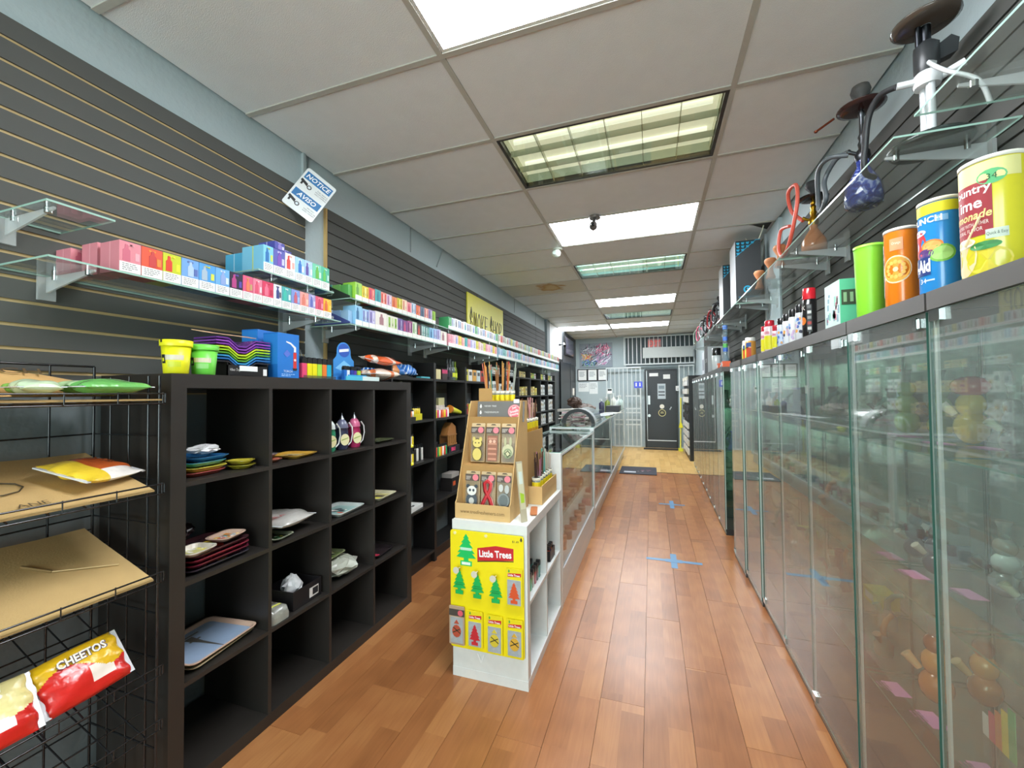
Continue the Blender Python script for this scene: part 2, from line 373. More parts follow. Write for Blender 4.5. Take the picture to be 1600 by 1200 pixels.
slat_panel(wl, -1, 4.455, 7.05, 1.40, 2.575, '#3c3a36', '#575958', 'c')
slat_panel(wl, -1, 7.055, 7.75, 1.40, 2.575, '#3c3a36', '#575958', 'd')
slat_panel(wr, 1, -1.2, 3.85, 1.60, 2.58, '#3c3a36', DK, 'e')
slat_panel(wr, 1, 4.28, 9.0, 1.60, 2.58, '#3c3a36', DK, 'f')
MB('#c9a76c', 'card').box(WL, SL, 2.062, 2.074, 1.40, 2.575).build('panel_edge', wl)     # raw board edge beside the column
for y in (1.93, 3.05, 5.9, 7.1): MB('#8b9799', 'matte').box(WL, WL+.004, y, y+.012, 2.62, CEIL).build('wall_seam', wl)
MB('#a9b2b3', 'satin').box(WL, WL+.018, 1.885, 1.905, 2.60, CEIL).build('conduit', wl)
MB('#a9b2b3', 'satin').tube([(WL+.01, 3.5, 2.62), (WL+.012, 3.56, 2.72), (WL+.012, 3.62, CEIL)], .005).build('wire', wl)
# far end of the left wall: column, white bulkhead, black doorway
b = MB('#7f8b8e', 'plaster').box(WL, WL+.05, 7.78, 8.0, 0, CEIL); b.build('wall_column', wl)
MB('#dfe3e4', 'matte').box(WL, WL+.03, 8.0, 9.25, 2.16, CEIL-.02).build('bulkhead', wl)
MB('#1e1f20', 'matte').box(WL, WL+.03, 8.0, 9.25, 2.10, 2.16).build('lintel', wl)
MB('#212325', 'satin').box(WL, WL+.04, 8.0, YB, 0, 2.10).build('dark_panel', wl)
MB('#34383b', 'satin').box(WL, WL+.05, 9.25, YB, 2.10, CEIL-.02).build('dark_bulkhead', wl)
d1 = struct(MB('#17191a', 'satin').box(WL+.04, WL+.06, 9.0, 10.1, 0, 2.08).build('door_1'))
MB('#303336', 'satin').box(WL+.06, WL+.07, 8.94, 9.0, 0, 2.12).box(WL+.06, WL+.07, 10.1, 10.16, 0, 2.12).build('door_frame', d1)
# right wall piece between the slat panels, conduit box
MB(GREY, 'plaster').box(WR-.03, WR, 3.86, 4.27, 0, CEIL-.02).build('wall_column', wr)
MB('#a9b2b3', 'satin').box(WR-.045, WR-.03, 4.22, 4.26, 1.2, CEIL-.02).build('conduit', wr)
# ================================================================ LEFT WALL: glass shelves with vape boxes
GT = '#f7fbf9'; GE = '#9fc2b4'
def glass_sheet(b, x0, x1, y0, y1, z0, z1, tint=GT, edge=GE, mat='glass'):
    """solid sheet of glass: clear faces, green polished edges"""
    d = (x1-x0, y1-y0, z1-z0); k = d.index(min(d))
    vs = [(x0, y0, z0), (x1, y0, z0), (x1, y1, z0), (x0, y1, z0), (x0, y0, z1), (x1, y0, z1), (x1, y1, z1), (x0, y1, z1)]
    big = {2: (0, 1), 1: (2, 4), 0: (3, 5)}[k]
    b.add(vs, [BOXF[i] for i in big], tint, mat); b.add(vs, [BOXF[i] for i in range(6) if i not in big], edge, 'gloss'); return b
def glass_shelf(ya, yb, z, side=-1, label='', depth=.30, group=None, brk=None):
    wx = SL if side < 0 else SR; xf = wx-side*depth
    t = thing('glass_shelf', label, 'glass shelf', (wx, ya, z), 0, group); L = yb-ya; s = -side
    b = MB(); x0, x1 = sorted((s*.004, s*depth)); glass_sheet(b, x0, x1, 0, L, -.006, 0, mat='glass' if side < 0 else 'cabinetglass'); b.build('pane', t)
    for y in (brk or (.12, L-.12)):
        b = MB('#f6f8f8', 'acrylic'); xa, xb = sorted((s*.001, s*.012)); b.box(xa, xb, y-.022, y+.022, -.085, -.007)
        b.prism([(s*.012, -.007), (s*(depth-.03), -.007), (s*(depth-.03), -.014), (s*.012, -.06)], -.003, .003, M=T(0, y, 0) @ RX(PI/2)); o = b.build('bracket', t)
        for xx in (depth-.06, .06): MB('#e8ecec', 'chrome').cyl((s*xx, y, -.022), (s*xx, y, -.0065), .010, n=10).build('bracket_clamp', o)
    return t
LO, UP = 1.802, 1.952
shelf_l = [(.675, .835, 1.962, 'short empty glass shelf above the start of the pink boxes'), (.68, 1.855, LO, 'glass shelf holding the pink, blue and yellow vape boxes over the black cube unit'),
           (1.345, 1.80, UP, 'short upper glass shelf holding the sky blue and green vape boxes'),
           (1.93, 3.12, UP, 'upper glass shelf holding the lime, yellow and red vape boxes'), (1.93, 3.12, LO, 'lower glass shelf holding the cream cartons and purple vape boxes'),
           (3.13, 4.34, UP, 'upper glass shelf in front of the yellow hand lettered sign'), (3.13, 4.34, LO, 'lower glass shelf holding the pink and yellow boxes below the yellow sign'),
           (4.35, 5.56, UP, 'upper glass shelf just past the yellow hand lettered sign'), (4.35, 5.56, LO, 'lower glass shelf just past the yellow hand lettered sign'),
           (5.57, 7.6, UP, 'upper glass shelf ending at the grey wall column'), (5.57, 7.6, LO, 'lower glass shelf ending at the grey wall column')]
for ya, yb, z, lb in shelf_l: glass_shelf(ya, yb, z, -1, lb, brk=None if yb-ya > .3 else (.03,))
# one vape box: carton, front panel, device print, warning strip. Local: front face at x=0 looking +x, y width, z up
def vape_box(y0, y1, z, h, depth, c_body, c_dev, c_accent, label, group, white=.33, xf=-1.632, detail=2, style=0, warn=True):
    wd_ = (y1-y0)-.0015; t = thing('vape_box', label, 'box', (xf, y0, z+.0005), 0, group)
    b = MB(c_body, 'print'); b.box(-depth, -.0008, 0, wd_, 0, h)
    if detail > 1: b.box(-depth*.52, -depth*.48, -.0002, wd_+.0002, 0, h+.0002, c_accent)
    b.build('carton', t)
    F = frame((0, 0, 0), (0, 1, 0), (0, 0, 1))   # x along +Y, y up, z toward +X
    zb = h*white
    if warn:
        p = MB('#f1f0ec', 'print'); p.box(-.0008, .0004, .0006, wd_-.0006, .0008, zb)
        if detail > 1: bars(p, F @ T(wd_*.12, zb*.9, .0006), wd_*.76, zb*.75, 4, '#9a9a98', seed=int(y0*1000))
        p.build('warning_label', t)
    g = MB(c_dev, 'print'); cy = wd_*(.42+.1*math.sin(y0*50)); dw = wd_*.17; z0 = zb+h*.04; z1 = h*.93
    if style == 0:      # single device silhouette with mouthpiece
        hh = z1-z0
        g.prism([(cy-dw, z0), (cy+dw, z0), (cy+dw, z0+hh*.62), (cy+dw*.5, z0+hh*.72), (cy+dw*.4, z0+hh*.95), (cy-dw*.4, z0+hh*.95), (cy-dw*.5, z0+hh*.72), (cy-dw, z0+hh*.62)], -.0008, .0006, M=F)
        if detail > 1:
            g.prism([(wd_*.72, z0+hh*.1), (wd_*.92, z0+hh*.1), (wd_*.92, z0+hh*.55), (wd_*.72, z0+hh*.55)], -.0008, .0005, c_accent, M=F)
            g.prism([(wd_*.1+wd_*.35*math.cos(a/5*PI)*.5+wd_*.4, z1-hh*.06+hh*.07*math.sin(a/5*2*PI)) for a in range(10)], -.0008, .0005, c_accent, M=F)
    else:               # several slim pens
        n = 3 if style == 1 else 2
        for i in range(n):
            c = wd_*(i+.7)/(n+.4); g.prism([(c-wd_*.08, z0), (c+wd_*.08, z0), (c+wd_*.08, z1*.97), (c-wd_*.08, z1*.97)], -.0008, .0005, c_dev if i % 2 == 0 else c_accent, M=F)
            g.prism([(c-wd_*.035, z0+h*.1), (c+wd_*.035, z0+h*.1), (c, z0+h*.3)], -.0008, .0008, '#2a2a30', M=F)
    g.build('device_print', t)
    return t
low_px = [.8475, .909, .974, 1.0345, 1.097, 1.160, 1.218, 1.275, 1.322, 1.368, 1.425, 1.469, 1.523, 1.575, 1.629, 1.674, 1.728, 1.788]
low_px[-1] = 1.785
lowc = [('#d98590', '#c9667a', '#e9a3ad', 'pink'), ('#e2563a', '#c5403f', '#f08a3a', 'red and orange'), ('#c3cc2a', '#d5402c', '#e8df3a', 'lime yellow with red'), ('#6f9fd6', '#a9c0e4', '#5569a8', 'pale blue with silver print'),
        ('#4f9ad8', '#a3b5c4', '#cfd34a', 'bright blue'), ('#6aa6dc', '#8aa0d0', '#cdd8ee', 'soft blue'), ('#2a2338', '#b0407f', '#5e4aa6', 'black with purple and pink'), ('#d85a80', '#e07a54', '#b9a06a', 'raspberry pink with orange device'),
        ('#dc7b92', '#d2506c', '#f0c6cc', 'rose pink'), ('#cf3a5e', '#e36d88', '#b52a48', 'crimson'), ('#d9d8de', '#2f3a7a', '#54505e', 'white and navy'), ('#4aa3a6', '#3bb6a4', '#cfe6e4', 'teal'),
        ('#7a8fcb', '#c05a68', '#9fb4e2', 'periwinkle blue with red device'), ('#e79a92', '#d87a66', '#f2c6b0', 'peach pink'), ('#a49ccb', '#5f6ab6', '#d8d2ea', 'lavender'), ('#d8506e', '#c43a5a', '#eb8f9f', 'red pink'), ('#ecb222', '#d8642c', '#f5d25a', 'golden yellow')]
for i, (a, c, e, nm) in enumerate(lowc):
    vape_box(low_px[i], low_px[i+1], LO, .102, .10, a, c, e, nm+' vape box on the glass shelf over the cube unit', 'vape boxes over the cube unit')
for k, (dx, dy, hh) in enumerate(((-.215, -.022, .094), (-.115, .0, .108))):
    vape_box(.8475+dy, .909+dy, LO, hh, .085, '#d98590', '#c9667a', '#e9a3ad', ['pink vape box at the back of the shelf behind the front pink boxes', 'taller pink vape box behind the front pink one'][k], 'vape boxes over the cube unit', xf=-1.632+dx, warn=False)
upy = [1.372, 1.424, 1.487, 1.545, 1.602, 1.654, 1.715, 1.77]
upc = [('#7fc4e2', '#2d6fae', '#cfd65a', 'sky blue with lime corner'), ('#5d5fae', '#7a50b0', '#c9c6e6', 'violet blue'), ('#ece4e0', '#d8443c', '#f0a79c', 'white and red'), ('#9ccbe8', '#2a6fc0', '#e2eef6', 'pale blue with blue device'),
       ('#a8c9ea', '#5a4a9e', '#e6e9f2', 'pale blue with purple device'), ('#6cc9a4', '#5fae38', '#c8ecd4', 'green with lime device'), ('#3fb392', '#55b848', '#bfe8d8', 'sea green')]
for i, (a, c, e, nm) in enumerate(upc):
    vape_box(upy[i], upy[i+1], UP, .117, .13, a, c, e, nm+' vape box on the short upper shelf', 'vape boxes on the short upper shelf')
vape_box(1.385, 1.44, UP, .10, .11, '#58b4dd', '#2d3f3a', '#bfe2f0', 'sky blue vape box behind the first sky blue one on the upper shelf', 'vape boxes on the short upper shelf', xf=-1.775, warn=False)
vape_box(1.43, 1.485, UP+.1185, .035, .10, '#4d4f9e', '#8a7ac0', '#c9c6e6', 'flat violet box lying on top of the violet vape box', 'vape boxes on the short upper shelf', white=.0, warn=False)
vape_box(1.49, 1.55, UP+.1185, .022, .08, '#4d4f9e', '#8a7ac0', '#c9c6e6', 'thin violet box lying on the white and red vape box', 'vape boxes on the short upper shelf', white=.0, warn=False, xf=-1.66)
# long runs beyond the column
upper = [('#9ed04a', '#5f9c34', '#d4e87a', 'lime green'), ('#e6d02e', '#c7a71c', '#f5ec9a', 'yellow'), ('#e2574a', '#c0386a', '#f2b0a4', 'red'), ('#2fa3a8', '#1c7f92', '#a5dcdc', 'teal'), ('#e88a7c', '#d8452f', '#f7d0c2', 'salmon'), ('#d7b4c8', '#a95a9c', '#f0dfea', 'pale mauve'),
         ('#e8894a', '#d8562c', '#f5c79a', 'orange'), ('#dccf2a', '#b7a01c', '#f0e98a', 'yellow'), ('#eccfae', '#d8705a', '#f6e6d2', 'peach'), ('#ec9aa0', '#d24b62', '#f8d5d5', 'pink'), ('#bfd0de', '#6f93b8', '#eaf0f4', 'pale blue'), ('#e2604c', '#e88a3c', '#f5b49a', 'red'),
         ('#57708a', '#2c4a6a', '#b9c6d0', 'slate blue'), ('#e8a890', '#c85a70', '#f5d8ca', 'peach'), ('#9a88b8', '#5c4a86', '#dcd4e8', 'mauve'), ('#9ecb3c', '#6a9a28', '#dbeb9a', 'lime green')]
upper2 = [('#4fb070', '#2c8a50', '#bfe6ca', 'green'), ('#e9edee', '#3a62a8', '#c3cfdd', 'white and blue'), ('#eceae6', '#6a7680', '#cfcac2', 'white and grey'), ('#e9edee', '#2a5fae', '#b5c6e2', 'white and blue'), ('#eceae6', '#b5324a', '#e8c0c4', 'white and red'), ('#e6ecec', '#3a9aa8', '#c2dfe2', 'white and teal'),
          ('#e9e9ee', '#3c3f7a', '#c7c9dc', 'white and navy'), ('#ebeae4', '#4a5a50', '#c9c9be', 'white and grey'), ('#dfe6ee', '#4a70b4', '#bcd0ea', 'white and blue')]
upper3 = [('#d9e4da', '#b8443c', '#efb8a8', 'pale and red'), ('#e2796e', '#c43c38', '#f2c0b4', 'salmon'), ('#d0d8d6', '#8a4a48', '#e6c0b8', 'pale and red'), ('#cfd8c9', '#7a8a5a', '#e2e6cf', 'pale green'), ('#d8d2d2', '#a23a3e', '#e8c8c4', 'pale and red'), ('#c2ccd2', '#4c5a74', '#dbe2e6', 'pale grey blue'), ('#dcd97a', '#a8a030', '#ecebb4', 'pale yellow'), ('#b9d4cc', '#4f8a7c', '#dcebe6', 'pale mint')]
lower = [('#8fc3e2', '#2f6a96', '#d2e6f0', 'sky blue'), ('#9cc4e4', '#7a70b4', '#cfd6ea', 'light blue'), ('#b9b3dc', '#5a4f9c', '#dfdcee', 'lilac'), ('#e9e4da', '#a87a80', '#e8c4c0', 'wide cream'), ('#e8e4d8', '#8fbf4a', '#d2e2a8', 'wide cream with green print'), ('#6a5f9e', '#8a3f86', '#b5a8d2', 'purple'), ('#7c4a86', '#c8507c', '#caa4c8', 'plum'), ('#b0568e', '#5e3a6a', '#dcb4cc', 'plum'), ('#c9dcc0', '#6aa04e', '#e6efdc', 'pale green'),
         ('#4c3a3c', '#d2584a', '#e8dcd8', 'dark red patterned'), ('#3f6a68', '#d8f0ea', '#9ad2cc', 'dark teal patterned'), ('#47807c', '#e0f2ee', '#8fd4cc', 'dark teal patterned')]
lower2 = [('#e8a4b0', '#d8708a', '#f4d0d6', 'pink'), ('#efc0c8', '#e08aa0', '#f8e0e4', 'pale pink'), ('#e6c6cc', '#6a9ad8', '#c6d8f0', 'pale pink'), ('#ead23c', '#c9ae1e', '#f4ea9a', 'yellow'), ('#efb2aa', '#d87a80', '#f6d8d2', 'pale pink'), ('#4fb3b0', '#2c8a94', '#b4e0de', 'teal'), ('#e0a0b4', '#c4607c', '#f0d0d8', 'pink'), ('#c8c4e4', '#8078b8', '#e2e0f0', 'lilac'), ('#d8d6ea', '#9a94c4', '#ecebf4', 'lilac'), ('#dfd63a', '#b8aa20', '#eeea9a', 'yellow'), ('#eec4c0', '#d09090', '#f6e0dc', 'pale pink'), ('#e4d8d4', '#c09a98', '#f0e8e4', 'pale pink'), ('#dedc50', '#a8a428', '#f0eea4', 'yellow')]
lower3 = [('#a8c8de', '#5a8ab0', '#d4e4ee', 'pale blue'), ('#b4cfe0', '#7fa2c0', '#dbe8f0', 'pale blue'), ('#7fc4c8', '#3f9aa4', '#c4e4e6', 'pale teal'), ('#9fd0cc', '#5aa8a4', '#d2eae8', 'pale teal'), ('#e2c8cc', '#c08a94', '#f0e2e4', 'pale pink'), ('#a4c0e6', '#6a90cc', '#d2e0f4', 'pale blue'), ('#e0dcd6', '#a8a49c', '#f0eeea', 'off white'), ('#dcc8d0', '#b08a9c', '#efe4e8', 'pale pink')]
ORD = ['', 'first', 'second', 'third', 'fourth', 'fifth', 'sixth', 'seventh', 'eighth', 'ninth', 'tenth']
def run(z, ya, yb, pal, where, wd_=.058, h=.10, depth=.09, seed=0, widths=None, cyc=True):
    R = random.Random(seed); y = ya; i = 0; seen = {}; used = set()
    while y < yb-.02:
        a, c, e, nm = pal[i % len(pal)]; ww = .12 if nm.startswith('wide') else wd_
        if y+ww > yb: ww = yb-y
        if ww < .03: break
        pv, nx_ = pal[(i-1) % len(pal)][3].replace(' ', '-') if i else '', pal[(i+1) % len(pal)][3].replace(' ', '-')
        n_ = nm.replace(' ', '-'); lb_ = n_+' vape box '+('between %s and %s ' % (pv, nx_) if i else 'at the start ')+where; seen[n_] = seen.get(n_, 0)+1
        if lb_ in used: lb_ = '%s vape box, %s %s one along, %s' % (n_, ORD[seen[n_]], n_, where)
        used.add(lb_)
        vape_box(y, y+ww, z, h*R.uniform(.95, 1.04), depth, a, c, e, lb_, 'vape boxes '+where, style=(i*7+seed) % 3, detail=1, white=.27)
        y += ww+R.choice((0, 0, .001, .002)); i += 1
run(UP, 1.975, 2.92, upper, 'on the bright upper shelf', .059, .10)
run(UP, 3.14, 4.335, upper2, 'on the upper shelf before the sign', .062, .105, seed=1)
run(UP, 4.355, 5.555, upper3, 'on the upper shelf past the sign', .072, .11, seed=2)
run(UP, 5.58, 7.59, upper3[::-1], 'on the upper shelf by the wall column', .085, .11, seed=3)
run(LO, 1.975, 3.11, lower, 'on the lower shelf by the cream cartons', .060, .112)
run(LO, 3.14, 4.335, lower2, 'on the lower shelf below the sign', .064, .11, seed=1)
run(LO, 4.355, 5.555, lower3, 'on the lower shelf past the sign', .072, .11, seed=2)
run(LO, 5.58, 7.59, lower3[::-1], 'on the lower shelf by the wall column', .085, .11, seed=3)
# open display cartons with a slanted side at the start of the long runs
def wedge_carton(y, z, col, acc, label, txt):
    t = thing('display_carton', label, 'display carton', (-1.632, y, z+.0005))
    MB(col, 'print').prism([(-.005, 0), (-.26, 0), (-.26, .10), (-.20, .10), (-.005, .012)], 0, .004, M=RX(PI/2)).box(-.26, -.005, -.004, .036, 0, .004).build('slanted_side', t)
    F = frame((-.13, -.0045, .018), (1, 0, 0), (0, 0, 1)); b = MB(acc, 'print'); b.lathe([(.012, 0), (.012, .0004)], 14, M=F @ T(0, .022, 0)); bars(b, F @ T(-.035, .008, .0005), .07, .008, 1, acc, seed=3, fill=1); b.build('side_print', t)
    R = random.Random(5); cs = ['#5fae5a', '#4fa39c', '#7fc06a'] if 'green' in label else ['#9cc4e4', '#c9d6e8', '#8fb4dc']
    for i in range(4): MB(cs[i % 3], 'print').box(-.255+i*.06, -.2+i*.06, .002, .034, .0045, .092-(.004*i)).build('inner_box', t)
wedge_carton(1.936, UP, '#2f3a33', '#9ab0a4', 'dark green slant sided carton at the start of the lime boxes', '')
wedge_carton(1.936, LO, '#4a5a9c', '#e6ebf6', 'blue slant sided carton at the start of the pale blue boxes', '')
# ---------------------------------------------------------------- signs on the left wall
c = Vector((-1.845, 1.848, 2.545)); n = Vector((.80, -.60, 0)).normalized(); h_ = Vector((0, 0, 1)).cross(n)   # right vector seen from the room
a = math.radians(-31); R_ = h_*math.cos(a)+Vector((0, 0, 1))*math.sin(a); U_ = -h_*math.sin(a)+Vector((0, 0, 1))*math.cos(a)
t = thing('security_notice', 'white and blue NOTICE AVISO camera sign hanging askew by the grey column', 'sign', c)
F = frame((0, 0, 0), R_, U_); W_, H_ = .178, .27
rp = []
for cx, cy, a0 in ((W_/2-.012, H_/2-.012, 0), (-W_/2+.012, H_/2-.012, 1), (-W_/2+.012, -H_/2+.012, 2), (W_/2-.012, -H_/2+.012, 3)):
    for k in range(4): rp.append((cx+.012*math.cos(a0*PI/2+k*PI/6), cy+.012*math.sin(a0*PI/2+k*PI/6)))
MB('#f2f4f4', 'gloss').prism(rp, -.002, 0, M=F).build('plate', t)
for s_, yy in (('NOTICE', .072), ('AVISO', -.052)):
    b = MB('#2f78b4', 'print'); b.prism([(-.078, yy-.006), (.078, yy-.006), (.078, yy+.042), (-.078, yy+.042)], 0, .0006, M=F); b.text(s_, .028, F @ T(0, yy+.004, .0012), '#ffffff', wmax=.142, bold=.02, shear=.2); b.build('heading', t)
    b = MB('#1d1f20', 'print')     # camera pictogram
    M2 = F @ T(-.052, yy-.036, .0003); b.prism([(-.028, .022), (.012, .012), (.014, -.006), (-.012, .002), (-.012, -.012), (-.022, -.014), (-.022, .004), (-.03, .008)], 0, .0006, M=M2)
    b.lathe([(.013, 0), (.013, .0006)], 16, '#2a2c2e', M=M2 @ T(.027, -.003, 0)).lathe([(.008, .0007), (.008, .0009)], 12, '#dfe6ea', M=M2 @ T(.027, -.003, 0)); b.build('pictogram', t)
    b = MB(); F3 = F @ T(.028, yy-.022, .0006)
    for i, s2 in enumerate(('THIS AREA IS', 'MONITORED BY', 'VIDEO CAMERAS') if s_ == 'NOTICE' else ('AREA BAJO', 'VIGILANCIA DE', 'VIDEO CAMARA')): b.text(s2, .0078, F3 @ T(.02, -.012*(i+.5), 0), '#4a4d50', wmax=.072)
    b.build('small_print', t)
t = thing('smoke_shop_sign', 'yellow board hand lettered SMOKE SHOP above the glass shelves', 'sign', (-1.928, 4.14, 1.962))
MB('#dcd43c', 'satin').box(0, .012, 0, 1.16, 0, .565).build('board', t)
glyph = {'S': [[(.85, .62), (.5, 1.0), (.15, .62), (.3, .5), (.75, .42), (.9, .2), (.5, 0), (.08, .12)], [(.5, 1.0), (.42, .45), (.2, .3)]], 'M': [[(.05, 0), (.2, 1), (.5, .35), (.8, 1), (.95, 0)]], 'O': [[(.5, 1), (.12, .7), (.12, .25), (.5, 0), (.88, .3), (.85, .75), (.5, 1)]],
         'K': [[(.15, 1), (.15, 0)], [(.85, 1), (.2, .45), (.95, 0)]], 'E': [[(.9, .95), (.15, 1), (.15, .02), (.9, 0)], [(.15, .5), (.75, .52)]], 'H': [[(.1, 1), (.12, 0)], [(.88, 1), (.9, 0)], [(.1, .5), (.9, .5)]], 'P': [[(.15, 0), (.15, 1), (.75, .95), (.9, .7), (.6, .48), (.15, .5)]]}
x = .05
for wrd in ('SMOKE', 'SHOP'):
    for i, ch in enumerate(wrd):
        gw = .112; b = MB('#4a4a3a', 'satin')
        hgt = .235+(.06 if i == 0 else 0)
        for st in glyph[ch]: b.tube([(.0125, x+px*gw*.86, .135+(.0 if i else -.02)+py*hgt) for px, py in st], .0058, 5)
        b.build('letter', t); x += gw
    x += .055
# small items fixed on the far left wall
t = thing('security_camera', 'small black bullet camera on the white bulkhead over the doorway', 'camera', (WL+.03, 8.95, 2.46)); MB('#1c1c1e', 'satin').cyl((0, 0, 0), (.05, 0, 0), .025, n=10).tube([(.05, 0, 0), (.09, .0, .02), (.12, -.02, .01)], .012).build('mount', t); MB('#1c1c1e', 'gloss').cyl((.10, .03, .02), (.15, -.10, -.04), .032, n=12).build('body', t)
t = thing('wall_monitor', 'dark framed monitor mounted above the black doorway', 'monitor', (WL+.10, 9.5, 2.30)); MB('#141416', 'satin').box(-.04, .0, -.1, .9, -.02, .42).build('bezel', t); MB('#4b4a58', 'screen').box(.0, .004, -.07, .87, .01, .39).build('screen', t)
t = thing('light_switch', 'white wall switch on the black doorway panel', 'switch', (WL+.07, 10.55, 1.42)); MB('#e8e6df', 'satin').box(-.03, 0, -.05, .05, -.09, .09).build('plate', t); MB('#cfcdc6', 'satin').box(0, .01, -.015, .015, -.03, .03).build('rocker', t)
# ================================================================ WIRE SNACK RACK
BLK = '#1b1b1d'
rk = thing('wire_rack', 'black wire snack rack with five tilted shelves beside the cube unit', 'rack', (0, 0, 0))
RX0, RX1, RY0, RY1 = -1.895, -1.5, .02, .915
def rod(b, a, c, rad=.0028): b.cyl(a, c, rad, n=6)
for sy, nm in ((RY1, 'side_frame'), (RY0, 'side_frame')):
    b = MB(BLK, 'gloss')
    for x in (RX0, -1.80, -1.70, -1.60, -1.545): rod(b, (x, sy, .02), (x, sy, 1.5 if x < -1.85 else 1.46), .0042 if x in (RX0, -1.60, -1.545) else .003)
    for i in range(10): rod(b, (RX0, sy, .1+i*.145), (-1.545, sy, .1+i*.145))
    b.build(nm, rk)
b = MB(BLK, 'gloss')
for y in (.15, .38, .62, .80): rod(b, (RX0, y, .02), (RX0, y, 1.5), .0035)
for i in range(10): rod(b, (RX0, RY0, .1+i*.145), (RX0, RY1, .1+i*.145))
rod(b, (RX0, RY0, 1.5), (RX0, RY1, 1.5), .004); b.build('back_frame', rk)
SHZ = [1.372, 1.082, .80, .505, .335]
SHB = [1.372, 1.19, .93, .66, .45]
for i, (zf, zb) in enumerate(zip(SHZ, SHB)):
    b = MB(BLK, 'gloss'); f0, f1 = (RX1, zf), (RX0+.02, zb)
    for y in [RY0+.02+k*.0745 for k in range(12)]:
        rod(b, (f0[0], y, f0[1]), (f1[0], y, f1[1]), .0022)
    for k in range(5):
        q = k/4; rod(b, (f0[0]+(f1[0]-f0[0])*q, RY0+.01, f0[1]+(f1[1]-f0[1])*q-.004), (f0[0]+(f1[0]-f0[0])*q, RY1-.012, f0[1]+(f1[1]-f0[1])*q-.004), .0026)
    b.build('wire_shelf', rk)
    b = MB(BLK, 'gloss'); rod(b, (RX1+.004, RY0+.01, zf+.028), (RX1+.004, RY1-.012, zf+.028), .0026)
    for k in range(8): rod(b, (RX1+.004, RY0+.05+k*.118, zf-.002), (RX1+.004, RY0+.05+k*.118, zf+.032), .0018)
    rod(b, (RX1+.004, RY1-.012, zf), (RX1+.004, RY1-.012, zf+.028)); b.build('front_lip', rk)
CB = '#c3a26b'
def sheet(z0, z1, x0, x1, y0, y1, label, writing=None, crease=False):
    t = thing('cardboard_sheet', label, 'cardboard', (0, 0, 0)); b = MB(CB, 'card'); n = 7; R = random.Random(int(z0*100)); g = []
    for i in range(n+1):
        row = []
        for j in range(n+1):
            q, p_ = i/n, j/n; row.append((x0+(x1-x0)*q, y0+(y1-y0)*p_, z0+(z1-z0)*q+.004*math.sin(p_*9+q*3)*q))
        g.append(row)
    vs = [p for rw in g for p in rw]; fs = [(i*(n+1)+j, (i+1)*(n+1)+j, (i+1)*(n+1)+j+1, i*(n+1)+j+1) for i in range(n) for j in range(n)]
    b.add(vs, [f[::-1] for f in fs], None, None, True); b.add([(x, y, z-.005) for x, y, z in vs], fs, None, None, True)
    e = [g[0][j] for j in range(n+1)]; b.add(e+[(x, y, z-.005) for x, y, z in e], [(j, j+1, n+2+j, n+1+j) for j in range(n)], '#a98a58')
    e = [g[i][n] for i in range(n+1)]; b.add(e+[(x, y, z-.005) for x, y, z in e], [(j, j+1, n+2+j, n+1+j) for j in range(n)], '#a98a58')
    b.build('sheet', t)
    sl = (z1-z0)/(x1-x0); nv = Vector((-sl, 0, 1)).normalized()
    def at(x, y, h=.006): return Vector((x, y, z0+sl*(x-x0)))+nv*h
    if writing:
        b = MB('#4a3d2a', 'print')
        for s_, x, y, hh in writing: b.text(s_, hh, frame(at(x, y), (0, 1, 0), (-1, 0, -sl)), '#4f412c', align='r')
        if writing: b.tube([at(x0-.16+.04*math.cos(k/9*2*PI), .60+.05*math.sin(k/9*2*PI), .0055) for k in range(9)], .002, 4, closed=True)
        b.build('printing', t)
    if crease:
        b = MB('#8a6d42', 'card'); p0 = at(-1.74, .68, .005); p1 = at(-1.68, .72, .005); b.tube([p0, p1], .004, 4); b.tube([p1, at(-1.62, .85, .0045)], .002, 4, '#d9bd8a'); b.build('crease', t)
sheet(SHZ[1]+.011, SHB[1]+.010, RX1-.004, RX0+.03, RY0+.03, RY1-.035, 'brown cardboard with printed script on the second wire shelf', [('ANE', -1.535, .655, .022)])
sheet(SHZ[2]+.011, SHB[2]+.010, RX1-.004, RX0+.03, RY0+.03, RY1-.035, 'plain creased cardboard on the third wire shelf', None, True)
sheet(SHZ[0]+.011, SHB[0]+.011, RX1-.004, RX0+.03, RY0+.03, RY1-.012, 'thick cardboard edge on the top wire shelf under the chip bags')
